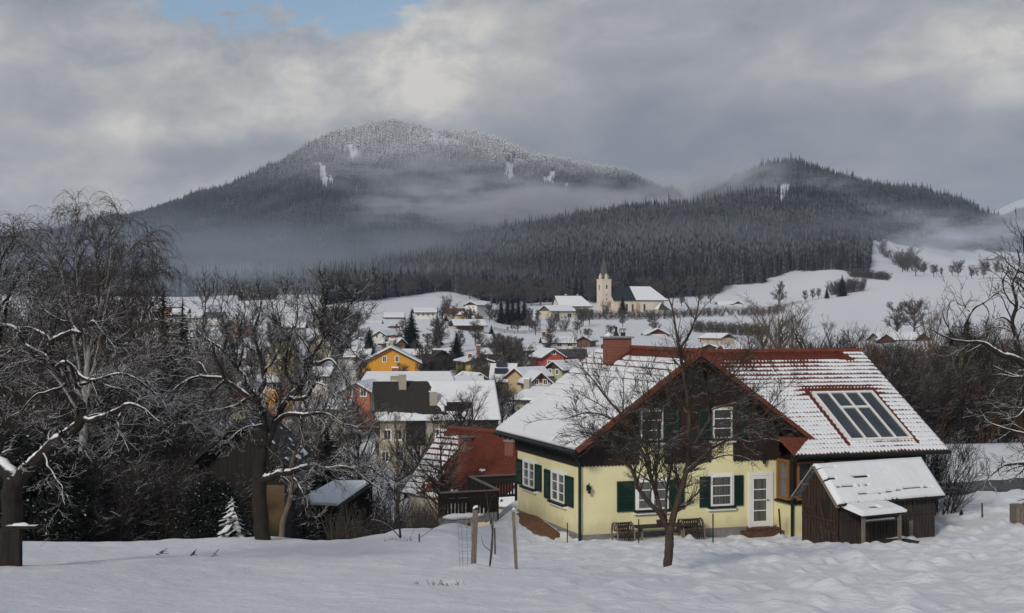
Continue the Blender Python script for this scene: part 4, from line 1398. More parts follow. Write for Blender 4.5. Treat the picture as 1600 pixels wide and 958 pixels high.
b2.bar((-.06, .05, .50), (-.06, DP - .9, .62), .05, .12); b2.bar((-.06, DP - .75, 1.25), (-.06, DP - .1, 1.32), .05, .14); b2.bar((-.06, .75, 1.0), (-.06, .95, 1.6), .05, .12); b2.bar((-.06, .05, .92), (-.06, DP - .05, .98), .05, .10)
b2.build('gable_wall', M['wood_red'], K)
b3 = MB().box(.03, LN - .03, .03, DP - .03, -.3, EAV - .05); b3.prism([(LN, 0, EAV), (LN, DP, EAV), (LN, DP / 2, APX - .2)], (-.05, 0, 0)); b3.prism([(.03, .05, EAV - .05), (.03, DP - .05, EAV - .05), (.03, DP / 2, APX - .25)], (.03, 0, 0))
boards(b3, (LN, 0, 0), EY, EX, DP, lambda a: hr(a), lambda a: -.3, .17, rgh, .03)
b3.build('inner_wall', M['wood_black'], K)
MB().box(-.062, -.052, .45, .95, 1.02, 1.62).build('hatch', M['wood_black'], K)
pk = MB()
for i in range(5): pk.bar((-.12, .25 + .16 * i, -.2), (-.07, .45 + .20 * i, .55 + .13 * (i % 3)), .05, .10)
pk.build('leaning_planks', M['wood_old'], K)
RL = math.hypot(DP / 2 + .28, APX - EAV)


def hut_snow(a, b):
    n = fbm(a * 1.4, b * 2, 3, 61); n2 = fbm(a * 6, b * 6, 2, 63)
    s = np.ones_like(a)
    line = .33 + .10 * a / LN + .03 * np.sin(a * 2.2)
    s = np.where((np.abs(b - line) < .028 + .02 * (n2 - .5)) & (a > 1.05) & (a < 4.55), 0, s)
    s = np.where((np.abs(b - .72) < .022) & (a > .25) & (a < 1.75) & (n2 > .45), 0, s)
    s = np.where((np.abs(b - RL + .22) < .025) & (a < .75), 0, s)
    s = np.where((n > .70) & (np.abs(b - 1.1) < .05), 0, s)
    s = np.where((b < .05 + .06 * (n2 - .3)), 0, s)
    return s


sr = (DP / 2 + .28) ; sz = APX - EAV
roof_panel('roof', M['roof_hut'], K, (-.28, -.28, EAV - .03), (1, 0, 0), (0, sr, sz), LN + .55, RL, .035, hut_snow, .13, tile=(.5, .3), amp=.012)
roof_panel('roof', M['roof_hut'], K, (LN + .27, DP + .28, EAV - .03), (-1, 0, 0), (0, -sr, sz), LN + .55, RL, .08, lambda a, b: 1 + 0 * a, .11, tile=(.5, .3), amp=.012)
vb = MB()
for sg in (-1, 1):
    vb.bar((-.30, DP / 2 + sg * sr, EAV - .09), (-.30, DP / 2, APX - .09), .04, .14, up=(1, 0, 0)); vb.bar((LN + .27, DP / 2 + sg * sr, EAV - .09), (LN + .27, DP / 2, APX - .09), .04, .14, up=(1, 0, 0))
    for t_ in (.12, .5, .88): vb.bar((-.29, DP / 2 + sg * sr * t_, APX - .12 - sz * t_), (LN + .25, DP / 2 + sg * sr * t_, APX - .12 - sz * t_), .06, .06)
vb.build('verge_board', M['wood_grey'], K)


def on_hut(x, y, s):
    """photo pixel met with the upright plane s metres in front of the hut's long wall"""
    return hit(x, y, (0, -s, 0), (0, 1, 0), HE, Matrix.Rotation(HRZ2, 3, 'Z'))


pa, pb = on_hut(1349, 805, .95), on_hut(1405.5, 799.5, .95)
for q in (pa, pb): MB().box(q.x - .05, q.x + .05, q.y - .05, q.y + .05, -.45, q.z).build('porch_post', M['wood_grey'], K)
cp = MB().prism([(pa.x - .15, -.03, EAV - .08), (pb.x + .12, -.03, EAV - .02), (pb.x + .12, pb.y - .12, pb.z), (pa.x - .15, pa.y - .12, pa.z)], (0, 0, -.06))
cp.build('porch_roof', M['wood_old'], K)
o3 = V(pa.x - .2, pa.y - .17, (pa.z + pb.z) / 2 + .01)
roof_panel('porch_snow', M['roof_hut'], K, o3, (1, 0, (pb.z - pa.z) / (pb.x - pa.x)), (0, -pa.y + .12, EAV - .10 - pa.z), pb.x - pa.x + .38, math.hypot(pa.y, EAV - .1 - pa.z) + .1, .03,
           lambda a, b: np.where((np.abs(a - .95 + .2 * b) < .26) & (np.abs(b - .42) < .13), 0, 1.0) + 0 * a, .14, tile=(.5, .3), amp=.01)
MB().box(.9, 2.5, -.22, -.07, .86, .90).build('shelf', M['wood_grey'], K)
MB().box(1.0, 2.35, -.21, -.08, .901, .95).build('shelf_snow', M['limb_snow'], K)
MB().box(3.2, 3.42, -.045, -.032, .05, .75).build('hatch', M['wood_grey'], K)
for i, (x, y) in enumerate(((1370, 852), (1395, 852))):
    pass
tag(MB().obox(HE + Matrix.Rotation(HRZ2, 3, 'Z') @ V(2.0, -.5, .14), V(.75, .3, 0), V(-.2, .4, 0), V(0, 0, .06)).build('earth_patch', M['dark_soil'], bevel=.05), 'bare earth under the little porch of the plank hut', 'ground patch')


# ------------------------------------------------------------------ railings left of the house
def railing(label, p0, p1, hgt, solid=.45, group='dark board railings beside the yellow house'):
    p0, p1 = Vector(p0), Vector(p1); L = (p1 - p0).length; t = (p1 - p0) / L; rz = math.atan2(t.y, t.x)
    T = thing('board_railing', label, 'railing', (p0.x, p0.y, p0.z - hgt), rz, group)
    dz = p1.z - p0.z; Lh = math.hypot(p1.x - p0.x, p1.y - p0.y)
    zt = lambda a: hgt + dz * a / Lh
    MB().prism([(0, -.07, zt(0)), (Lh, -.07, zt(Lh)), (Lh, -.07, zt(Lh) + .05), (0, -.07, zt(0) + .05)], (0, .14, 0)).build('top_rail', M['wood_grey'], T)
    sn = MB().prism([(0, -.06, zt(0) + .051), (Lh, -.06, zt(Lh) + .051), (Lh, -.06, zt(Lh) + .085), (0, -.06, zt(0) + .085)], (0, .12, 0))
    bd_ = MB()
    for z0, z1 in ((hgt * .62, hgt * .80), (hgt * .81, hgt * .985), (.02, .14)):
        bd_.prism([(0, -.02, z0), (Lh, -.02, z0 + dz), (Lh, -.02, z1 + dz), (0, -.02, z1)], (0, .035, 0))
    bd_.build('cladding', M['wood_black'], T)
    sl_ = MB(); k = int(Lh / .155)
    for i in range(k):
        a = (i + .5) * Lh / k; sl_.box(a - .052, a + .052, .017, .04, .10 + dz * a / Lh, hgt * .7 + dz * a / Lh)
    sl_.build('slats', M['wood_black'], T)
    for i in range(max(2, int(Lh / 1.2) + 1)):
        a = Lh * i / max(1, int(Lh / 1.2)); MB().box(a - .05, a + .05, .042, .14, -.6, zt(a)).build('post', M['wood_black'], T)
    return T


railing('dark board railing in front, nearest to the meadow and with snow at its foot', P(688.5, 771, 56), P(778.4, 766.5, 57.2), 1.15)
railing('short dark railing running back between the front and rear railings', P(779, 766.5, 57.3), P(735, 745.5, 65), 1.1)
railing('dark board railing behind, ending against the left wall of the yellow house', P(735.5, 745.5, 65.1), P(808, 742, 66.5), 1.05)
rw = MB().obox(P(731, 811, 55.4), (P(778, 806, 55.4) - P(686, 815, 55.4)) / 2, V(0, .15, 0), V(0, 0, .16)).build('retaining_wall', M['plinth'], bevel=.02)
tag(rw, 'low grey retaining edge below the front board railing', 'wall')
sn = MB()
pts = [P(692 + 8 * i, 808.5 - .55 * i, 55.2) for i in range(9)]
sn.tube(pts, [.04, .10, .13, .12, .10, .12, .09, .07, .03], 8)
tag(sn.build('snow_ridge', M['limb_snow'], smooth=True), kind='stuff')


# ------------------------------------------------------------------ posts, stakes and small things in the meadow
def stake(name, label, cat, x, ytop, ybase, Y, wpx, m, lean=0, cap=False, group=None, rnd=False):
    b = PG(x, Y); hgt = (H0 - ytop) / F * Y - b.z; w_ = wpx / F * Y / 2; lx = lean / F * Y
    s = MB()
    if rnd: s.tube([(0, 0, -.3), (lx, 0, hgt)], [w_, w_ * .95], 8)
    else: s.obox((lx / 2, 0, hgt / 2 - .15), (w_, 0, 0), (0, w_, 0), (lx / 2, 0, hgt / 2 + .15))
    if cap:
        t = thing(name, label, cat, b, 0, group); s.build('shaft', m, t)
        c_ = MB().tube([(lx - w_ * cap[0], 0, hgt + .02), (lx - w_ * .3, 0, hgt + .06), (lx + w_ * cap[1] * .6, 0, hgt + .08), (lx + w_ * cap[1], 0, hgt + .05)], [.02, cap[2], cap[2], .02], 8)
        c_.build('snow_cap', M['limb_snow'], t, smooth=True); return t
    o = s.build(name, m, bevel=.008); o.location = b
    return tag(o, label, cat, group)


p_ = stake('gate_post', 'thick dark wooden post with a slab of snow on top, beside the gnarled tree', 'post', 25, 826, 888, 27.5, 15, M['bark_old'], cap=(1.4, 3.0, .045))
MB().obox((.12, 0, .78), (.30, 0, 0), (0, .10, 0), (0, 0, .03)).build('board', M['bark_old'], p_)
stake('fence_post', 'thick grey square post with snow cap, standing in the meadow by the netting', 'post', 739, 797, 886, 29.5, 8.5, M['wood_grey'], lean=4, cap=(.8, .8, .03))
stake('fence_post', 'thin grey post right of the bare sapling, leaning slightly to the left', 'post', 808, 800, 887, 29.3, 5.2, M['wood_grey'], lean=-6, cap=(.7, .7, .02))
stake('garden_stake', 'short dark stake behind the sapling, left of the soil bed', 'stake', 774, 825, 849, 38, 2.6, M['iron'], lean=-1, rnd=True)
stake('garden_stake', 'short black stake at the edge of the meadow below the front railing', 'stake', 655, 834, 850, 40, 2.4, M['iron'], rnd=True)
stake('garden_stake', 'tiny dark stake at the meadow edge in front of the rounded grey shrub', 'stake', 531, 843, 851, 42, 2.2, M['iron'], rnd=True)
stake('garden_stake', 'dark iron stake before the left corner of the yellow house', 'stake', 886.5, 817, 838, 48.5, 2.0, M['iron'], rnd=True)
stake('garden_stake', 'dark iron stake in front of the trestle table', 'stake', 998, 811, 842, 47.5, 2.2, M['iron'], rnd=True)
stake('garden_stake', 'dark iron stake under the right-hand shuttered window', 'stake', 1114, 803, 838, 47.8, 2.4, M['iron'], rnd=True)
stake('garden_stake', 'thin dark stake standing alone near the road on the right', 'stake', 1534.5, 786, 823, 54, 2.6, M['iron'], rnd=True)
stake('broom_stick', 'reddish wooden stick leaning beside the house door', 'stick', 1221, 795, 836, 51.0, 3.0, M['wood_red'], lean=-4, rnd=True)
stake('road_marker', 'short dark road marker tilted in the snow beyond the road', 'marker', 1543, 769, 779, 70, 4.0, M['iron'], lean=-3)
# tree guard of netting round the post
ng = MB(); b = PG(729, 29.2)
for i in range(9):
    g = 2 * math.pi * i / 9; ng.tube([(b.x + .15 * math.cos(g), b.y + .15 * math.sin(g), b.z - .05), (b.x + .17 * math.cos(g + .1) - .03, b.y + .17 * math.sin(g), b.z + 1.0)], .0035, 4)
for k in range(7):
    pts = [(b.x + .16 * math.cos(2 * math.pi * i / 12) - .03 * k / 7, b.y + .16 * math.sin(2 * math.pi * i / 12), b.z + .12 + .14 * k) for i in range(13)]
    ng.tube(pts, .003, 4)
tag(ng.build('wire_guard', M['metal']), 'slack wire netting guard beside the thick grey post', 'netting')
# twigs poking through the snow
for i, (x, y, Y, L, lab) in enumerate(((253, 873, 33, .32, 'dark twig lying on the snow, leftmost of three'), (302, 871, 33.5, .16, 'small forked twig on the snow, middle one of three'), (335, 872, 33.5, .18, 'dark bent twig on the snow, rightmost of three'), (686, 917, 24, .55, 'low dark tuft of grass stalks poking through the snow in the near meadow'), (622, 847, 40, .5, 'dark dry stalks at the foot of the bent sapling'))):
    b = PG(x, Y); tw_ = MB(); rg = random.Random(i)
    nn = 3 if i < 3 else 26
    for k in range(nn):
        a = rg.uniform(-.5, .5) if i < 3 else rg.uniform(0, 6.28); dx = L * rg.uniform(.5, 1)
        if i < 3: tw_.tube([b + V(-dx * .5, 0, .02), b + V(0, .02 * k, .05 + .02 * k), b + V(dx * .6, .05 * k, .07 * k + .03)], [.022, .018, .006], 5)
        else:
            o_ = V(rg.uniform(-L, L) * .8, rg.uniform(-.2, .2), -.02); tw_.tube([b + o_, b + o_ + V(math.cos(a) * .05, math.sin(a) * .05, rg.uniform(.05, .12))], [.006, .002], 4)
    tag(tw_.build('twig' if i < 3 else 'dry_tuft', M['bark_old']), lab if i < 3 else None, 'twig' if i < 3 else None, 'dark twigs on the snow' if i < 3 else None, None if i < 3 else 'stuff')

# ------------------------------------------------------------------ against the house front
gz = lambda u, v: G(*(hw(u, v, 0).xy)) - E.z
tx0, tx1 = hit(991, 824, (0, -.6, 0), (0, 1, 0)), hit(1072, 822, (0, -.6, 0), (0, 1, 0))
T = thing('trestle_table', 'dark wooden trestle table half sunk in snow under the large ground-floor window', 'table', hw((tx0.x + tx1.x) / 2, -.62, gz((tx0.x + tx1.x) / 2, -.6)), HRZ)
L2 = (tx1.x - tx0.x) / 2; zt = .47
tp = MB()
for i in range(4): tp.box(-L2, L2, -.34 + .17 * i, -.18 + .17 * i, zt, zt + .045)
tp.build('tabletop', M['wood_old'], T)
for sx in (-1, 1):
    for sy in (-1, 1):
        MB().bar((sx * L2 * .75, sy * .05, zt), (sx * L2 * .82, sy * .38, -.45), .05, .09).build('leg', M['wood_grey'], T)
pp = MB().tube([(0, 0, 0), (0, 0, .16), (0, 0, .18)], [.13, .17, .15], 10); po = pp.build('plant_pot', M['wood_old']); po.location = hw(tx0.x + 1.05, -.6, gz(tx0.x + 1.0, -.6) + zt + .046)
tag(po, 'small round planter on the trestle table', 'planter')


def slat_chair(x0, x1, yt, v, label):
    a, c_ = hit(x0, 830, (0, v, 0), (0, 1, 0)), hit(x1, yt, (0, v, 0), (0, 1, 0)); wd = c_.x - a.x
    t = thing('garden_chair', label, 'chair', hw((a.x + c_.x) / 2, v, gz(a.x, v) - .12), HRZ, 'slatted wooden garden chairs against the house wall')
    hgt = c_.z - (gz(a.x, v) - .12)
    f = MB()
    prof_ = [(-.30, 0), (-.26, hgt * .5), (-.12, hgt * .9), (.06, hgt), (.24, hgt * .93), (.32, hgt * .6)]
    for sx in (-1, 1):
        f.tube([(sx * wd / 2, y, z) for y, z in prof_], .035, 6); f.bar((sx * wd / 2, .3, hgt * .6), (sx * wd / 2, .22, 0), .05)
    f.build('frame', M['wood_grey'], t)
    s = MB(); k = 9
    for i in range(k):
        u_ = -wd / 2 + wd * (i + .5) / k
        for (y0, z0), (y1, z1) in zip(prof_[:-1], prof_[1:]): s.bar((u_, y0, z0), (u_, y1, z1), wd / k * .55, .02)
    s.build('slats', M['wood_old'], t)
    bk = MB()
    for z in (.3, .6): bk.box(-wd / 2 + .02, wd / 2 - .02, -.2, .2, hgt * z, hgt * z + .03)
    bk.build('crosspiece', M['wood_old'], t)


slat_chair(961, 987, 816, -.75, 'curved slatted wooden chair left of the trestle table')
slat_chair(1064, 1096, 810, -.6, 'curved slatted wooden chair right of the trestle table')

# ------------------------------------------------------------------ road and things at the right edge
rd = MB(); prev = None
for i in range(60):
    x = 1430 + i * 12; Y0, Y1 = 62.5 + i * .02, 66.0 + i * .02
    a, b = PG(x, Y0), PG(x, Y1); zz = (a.z + b.z) / 2 + .16
    cur = (V(a.x, a.y, zz), V(b.x, b.y, zz), V(a.x, a.y - .3, zz - .5), V(b.x, b.y + .3, zz - .5))
    if prev: rd.add([prev[2], cur[2], cur[0], prev[0], prev[1], cur[1], cur[3], prev[3]], [(0, 1, 2, 3), (3, 2, 5, 4), (4, 5, 6, 7)])
    prev = cur
tag(rd.build('road', M['asphalt']), kind='structure')
t = thing('wooden_trough', 'grey weathered plank trough at the right edge of the meadow', 'trough', PG(1597, 52), .1)
tb = MB()
for i in range(6): tb.box(-.32 + i * .125, -.21 + i * .125, -.3, -.26, -.2, .74); tb.box(-.32 + i * .125, -.21 + i * .125, .26, .3, -.2, .74)
for i in range(4): tb.box(-.36, -.32, -.3 + i * .15, -.17 + i * .15, -.2, .74); tb.box(.43, .47, -.3 + i * .15, -.17 + i * .15, -.2, .74)
tb.build('side_boards', M['wood_grey'], t); MB().box(-.31, .42, -.25, .25, .3, .62).build('snow_fill', M['limb_snow'], t)

# ------------------------------------------------------------------ houses
WALLS = {}


def wall_mat(c, var=.08):
    k = tuple(round(x, 3) for x in c)
    if k not in WALLS: WALLS[k] = mat('render_%d' % len(WALLS), c, var, 1.0, .9)
    return WALLS[k]


def roof_shell(x0, x1, y0, y1, ze, zr, hl, hr_, th, yr=None):
    yr = (y0 + y1) / 2 if yr is None else yr
    top = [(x0, y0, ze), (x1, y0, ze), (x1, y1, ze), (x0, y1, ze), (x0 + hl, yr, zr), (x1 - hr_, yr, zr)]
    m = MB(); vs = top + [(x, y, z - th) for x, y, z in top]
    fs = [(0, 1, 5, 4), (2, 3, 4, 5), (1, 2, 5), (3, 0, 4), (7, 6, 10, 11), (9, 8, 11, 10), (8, 7, 11), (6, 9, 10), (0, 6, 7, 1), (1, 7, 8, 2), (2, 8, 9, 3), (3, 9, 6, 0)]
    if hl == 0: fs.remove((3, 0, 4)); fs.remove((6, 9, 10)); fs.remove((3, 9, 6, 0)); fs += [(0, 4, 10, 6), (4, 3, 9, 10)]
    if hr_ == 0: fs.remove((1, 2, 5)); fs.remove((8, 7, 11)); fs.remove((1, 7, 8, 2)); fs += [(5, 1, 7, 11), (2, 5, 11, 8)]
    return m.add(vs, fs)


WINM = {}


def far_window(parent, o, ex, n, w_, h_, frame, pane):
    key = (round(w_, 2), round(h_, 2), frame.name, pane.name)
    if key not in WINM:
        f = MB(); t = min(.14, w_ * .16)
        f.box(-w_ / 2, w_ / 2, -.05, .03, -h_ / 2, -h_ / 2 + t).box(-w_ / 2, w_ / 2, -.05, .03, h_ / 2 - t, h_ / 2).box(-w_ / 2, -w_ / 2 + t, -.05, .03, -h_ / 2 + t, h_ / 2 - t).box(w_ / 2 - t, w_ / 2, -.05, .03, -h_ / 2 + t, h_ / 2 - t).box(-.03, .03, -.04, .03, -h_ / 2 + t, h_ / 2 - t)
        a = bpy.data.meshes.new('window'); a.from_pydata(f.v, [], f.f); a.materials.append(frame)
        f = MB().box(-w_ / 2 + .02, w_ / 2 - .02, -.02, .02, -h_ / 2 + .02, h_ / 2 - .02)
        b = bpy.data.meshes.new('pane'); b.from_pydata(f.v, [], f.f); b.materials.append(pane)
        WINM[key] = (a, b)
    a, b = WINM[key]
    fo = link('window', a, None, parent); fo.location = o; fo.rotation_euler = (0, 0, math.atan2(ex[1], ex[0]))
    link('pane', b, None, fo)
    return fo


DARKP = mat('dark_far_glass', (.03, .032, .036), .3, 1, .25)


def house(label, p, rz, w_, d, hw_, rise, wall, roof=(.05, .045, .04), snow=True, ov=.6, hips=(0, 0), fw=(), gw=(), chim=(), gable=None, name='house', cat='house', group=None,
          frame=None, balcony=None, snow_th=.28, ridge_off=0, base=None):
    """gabled or hipped house: ridge along local x, front -y; fw / gw = rows of windows on front / left gable: (z, n, width, height)"""
    t = thing(name, label, cat, p, rz, group); frame = frame or M['white']
    wm = wall if not isinstance(wall, tuple) else wall_mat(wall)
    x0, x1, y0, y1 = -w_ / 2, w_ / 2, -d / 2, d / 2
    b = MB().box(x0, x1, y0, y1, -2.5, hw_)
    gm = MB(); ins = .15
    sl_ = rise / (d / 2 + ov); zi = rise - sl_ * ov
    for xa, e, h_ in ((x0, 1, hips[0]), (x1, -1, hips[1])):
        if h_ == 0:
            g_ = MB() if gable else b; g_.prism([(xa, y0, hw_), (xa, y1, hw_), (xa, 0, hw_ + zi - .1)], (e * .25, 0, 0))
            if gable: g_.build('gable', gable, t)
    b.build('wall', wm, t)
    ze = hw_ - sl_ * ov + .1; zr = hw_ + zi + .1
    rm = roof if not isinstance(roof, tuple) else wall_mat(roof, .25)
    roof_shell(x0 - ov, x1 + ov, y0 - ov, y1 + ov, ze, zr, hips[0], hips[1], .2).build('roof', rm, t)
    if snow:
        i = .12
        roof_shell(x0 - ov + i, x1 + ov - i, y0 - ov + i, y1 + ov - i, ze + sl_ * i + snow_th, zr + snow_th, hips[0] * .95, hips[1] * .95, snow_th - .02).build('roof_snow', M['snow'], t, bevel=.08)
    for (z, n, ww_, wh) in fw:
        for i_ in range(n): far_window(t, (x0 + w_ * (i_ + .5) / n, y0 - .01, z), (1, 0), None, ww_, wh, frame, DARKP)
    for (z, n, ww_, wh, span) in gw:
        for i_ in range(n): far_window(t, (x0 - .01, y1 - d / 2 + (n / 2 - i_ - .5) * span, z), (0, -1), None, ww_, wh, frame, DARKP)
    for (cx, cy, ch_, cm) in chim:
        zc = zr - abs(cy) * sl_
        co = MB().box(cx - .4, cx + .4, cy - .3, cy + .3, zc - .8, zc + ch_).build('chimney', cm, t)
        MB().box(cx - .48, cx + .48, cy - .38, cy + .38, zc + ch_ + .001, zc + ch_ + .18).build('chimney_snow', M['snow'], co)
    if balcony:
        z, x_0, x_1 = balcony
        bo = MB().box(x_0, x_1, y0 - 1.2, y0 - .02, z - .15, z); 
        k = int((x_1 - x_0) / .5)
        bo.box(x_0, x_1, y0 - 1.2, y0 - 1.1, z + .25, z + 1.0).box(x_0, x_0 + .1, y0 - 1.09, y0 - .02, z + .3, z + 1.0).box(x_1 - .1, x_1, y0 - 1.09, y0 - .02, z + .3, z + 1.0)
        bo.build('balcony', M['wood_dark'], t)
    return t


def hpx(x0, x1, yeave, yridge, ybase, Y, yaw, depth, rise_min=.8):
    """sizes of a house from its outline on the photo: base point, length, wall height, rise"""
    w_ = (x1 - x0) / F * Y / max(.5, math.cos(yaw)); ze = (H0 - yeave) / F * Y; zr = (H0 - yridge) / F * (Y + depth * .45); zb = (H0 - ybase) / F * Y
    xm = (x0 + x1) / 2
    p = Vector(((xm - CX) / F * Y - math.sin(yaw) * depth / 2 * 1, Y + math.cos(yaw) * depth / 2, zb))
    return p, w_, ze - zb, max(rise_min, zr - ze)


RB = wall_mat((.15, .035, .03), .2); BRN = wall_mat((.085, .045, .03), .3); ORG = wall_mat((.60, .29, .055), .08)
CHB = M['brick']; CHC = wall_mat((.38, .34, .27)); 
HG = 'houses of the village'


def eave_house(label, x0, x1, yeave, yridge, ybase, Y, yaw=0, depth=8, wall=(.62, .58, .5), **k):
    yaw = R(yaw); p, w_, hh, rise = hpx(x0, x1, yeave, yridge, ybase, Y, yaw, depth)
    return house(label, p, yaw, w_, depth, hh, rise, wall, group=HG, **k)


def gable_house(label, x0, x1, yeave, yapex, ybase, Y, yaw=0, length=10, wall=(.62, .58, .5), fw=(), gw=(), **k):
    """gable end towards the viewer: the ridge runs away; gw rows appear on that gable"""
    yaw = R(yaw); wd = (x1 - x0) / F * Y; ze = (H0 - yeave) / F * Y; za = (H0 - yapex) / F * Y; zb = (H0 - ybase) / F * Y
    xm = (x0 + x1) / 2; rz = R(90) + yaw
    dirv = V(math.cos(rz), math.sin(rz), 0)
    p = Vector(((xm - CX) / F * Y, Y, zb)) + dirv * length / 2
    return house(label, p, rz, length, wd, ze - zb, za - ze, wall, gw=gw, fw=fw, group=HG, **k)
# ------------------------------------------------------------------ nearer houses below the meadow
# red-roofed neighbour, its ridge running at 45 degrees
a_ = P(692, 669, 86); NZ = -13.6
T = thing('neighbour_house', 'house with half-melted red tiled roof just left of and below the yellow house', 'house', (a_.x, a_.y, NZ), R(-45))
rl, dp, zr_ = 10.5, 6.8, a_.z - NZ; ze_ = zr_ - 3.75
nb = MB().box(.4, rl - .4, -dp / 2 + .35, dp / 2 - .35, -2, ze_)
for x in (.4, rl - .6): nb.prism([(x, -dp / 2 + .35, ze_), (x, dp / 2 - .35, ze_), (x, 0, zr_ - .35)], (.2, 0, 0))
nb.build('wall', wall_mat((.55, .50, .40)), T)
sl2 = math.hypot(dp / 2, 3.75)


def nb_snow(a, b):
    n = fbm(a * 1.2, b * 1.2, 3, 81); n2 = fbm(a * 4, b * 3, 2, 83)
    bd = 2.9 - (sl2 - b) * .22 + (n - .5) * 1.0
    p = (b / .42) % 1
    e = .10 + .34 * (b / sl2) * (.4 + n2)
    s = np.where(a < bd, sstep(-.08, .08, p - e), 0)
    s = np.where((b > sl2 - .45 - .3 * n) & (a > .5), 0, s)
    s = np.where((b < .75 * n2 + .15 * np.sin(a * 3) + .12) & (a > bd), sstep(.40, .46, n2 + .25 * (b < .3)), s)
    s = np.where((a > 8.1) & (n > .42) & (b < 3.2), 1, s)
    s = np.where((np.abs(a - 5.6) < .25) & (np.abs(b - 2.2) < .12) & (n2 > .4), 1, s)
    s = np.where((np.abs(a - bd) < .5) & (b < 1.9) & (n2 > .52), 1 - s, s)
    return s


roof_panel('roof_slope', M['roof_red'], T, (0, -dp / 2, ze_), (1, 0, 0), (0, dp / 2, 3.75), rl, sl2, .06, nb_snow, .10, tile=(.42, .24), amp=.055)
roof_panel('roof_slope', M['roof_red'], T, (rl, dp / 2, ze_), (-1, 0, 0), (0, -dp / 2, 3.75), rl, sl2, .15, lambda a, b: 1 + 0 * a, .12)
rdg = MB()
for i in range(24): rdg.tube([(i * .43, 0, zr_ + .03), (i * .43 + .47, 0, zr_ + .06)], [.16, .14], 8)
rdg.build('ridge_tiles', M['tile'], T)
for x in (3.0, 7.0):
    c_ = MB().box(x - .35, x + .35, -1.15, -.65, zr_ - 1.6, zr_ - .35).build('vent_stack', M['brick'], T)
    MB().box(x - .40, x + .40, -1.2, -.6, zr_ - .349, zr_ - .25).build('cap', M['metal'], c_)

# large old farmhouse
FY = 140
pF = P(674, 700, FY) + V(0, 5, 0); yawF = R(9)
T = thing('farmhouse', 'large old farmhouse, its steep roof dark on the left and snowy on the right', 'house', (pF.x, pF.y, -15.2), yawF, None)
LF_, DF = 12.9, 9.2; zeF, zrF = 4.75, 8.55
wb_ = MB().box(-LF_ / 2 + .5, LF_ / 2 - .5, -DF / 2 + .5, DF / 2 - .5, -2, zeF + .2)
for x in (-LF_ / 2 + .5, LF_ / 2 - .7): wb_.prism([(x, -DF / 2 + .5, zeF + .2), (x, DF / 2 - .5, zeF + .2), (x, 0, zrF - .3)], (.2, 0, 0))
wb_.build('wall', wall_mat((.37, .33, .26), .3), T)
for x0, x1 in ((-3.3, -1.3), (.9, 2.4), (3.2, 6.2)): MB().box(x0, x1, -DF / 2 + .36, -DF / 2 + .49, 2.2, zeF + .15).build('boarding', M['wood_black'], T)
wd_ = MB()
boards(wd_, (-LF_ / 2 + .49, DF / 2 - .5, 0), -EY, -EX, DF - 1, lambda a: zeF + 3.3 - .82 * abs(a - DF / 2 + .5), lambda a: 3.0, .25, random.Random(2), .06)
wd_.build('boarding', M['wood_black'], T)
slF = math.hypot(DF / 2, zrF - zeF)


def farm_snow(a, b):
    n = fbm(a * .6, b * .8, 3, 91); n2 = fbm(a * 2.2, b * 2.2, 3, 93); bf = b / slF
    right = a - (5.7 + (1 - bf) * 1.6 + (n - .5) * 1.2)
    s = sstep(-.2, .25, right)
    low = np.where(b < .55 + 1.25 * n * (1 - .10 * a), sstep(.36, .46, n2 + .12), 0)
    s = np.maximum(s, low)
    s = np.where((a > 7.2) & (a < 9.6) & (b > 1.2) & (b < 2.0), 0, s)
    s = np.where((a < 9.8) & (a > 6) & (b < 1.2) & (n2 < .42), 0, s)
    return s


roof_panel('roof_slope', M['roof_dark'], T, (-LF_ / 2, -DF / 2, zeF), (1, 0, 0), (0, DF / 2, zrF - zeF), LF_, slF, .09, farm_snow, .16, tile=(.35, .3), amp=.03)
roof_panel('roof_slope', M['roof_dark'], T, (LF_ / 2, DF / 2, zeF), (-1, 0, 0), (0, -DF / 2, zrF - zeF), LF_, slF, .3, lambda a, b: 1 + 0 * a, .2)
MB().box(1.0, 3.5, -DF / 2 + 1.1, -DF / 2 + 2.6, zeF + .7, zeF + 1.75).build('dormer', M['wood_black'], T)
for x, y, z0, z1, s_ in ((-3.4, -.7, zrF - 1.3, zrF + .75, .38), (-4.1, .6, zrF - 1.3, zrF + .55, .45), (-.35, -2.6, zrF - 2.9, zrF - 1.0, .38)):
    c_ = MB().box(x - s_, x + s_, y - .35, y + .35, z0, z1).build('chimney', CHC, T); MB().box(x - s_ - .07, x + s_ + .07, y - .42, y + .42, z1 + .001, z1 + .12).build('chimney_snow', M['snow'], c_)
for x in (-5.2, -4.1, 0.1, 2.9): far_window(T, (x, -DF / 2 + .49, 3.3), (1, 0), None, .9, 1.2, M['white'], DARKP)
for x in (-5.4, -3.9, -2.2, .2, 2.5, 4.6): far_window(T, (x, -DF / 2 + .49, 1.1), (1, 0), None, .9, 1.2, M['white'], DARKP)
for y in (2.2, 0, -2.2): far_window(T, (-LF_ / 2 + .49, y, 1.6), (0, -1), None, .8, 1.2, M['wood_red'], DARKP)

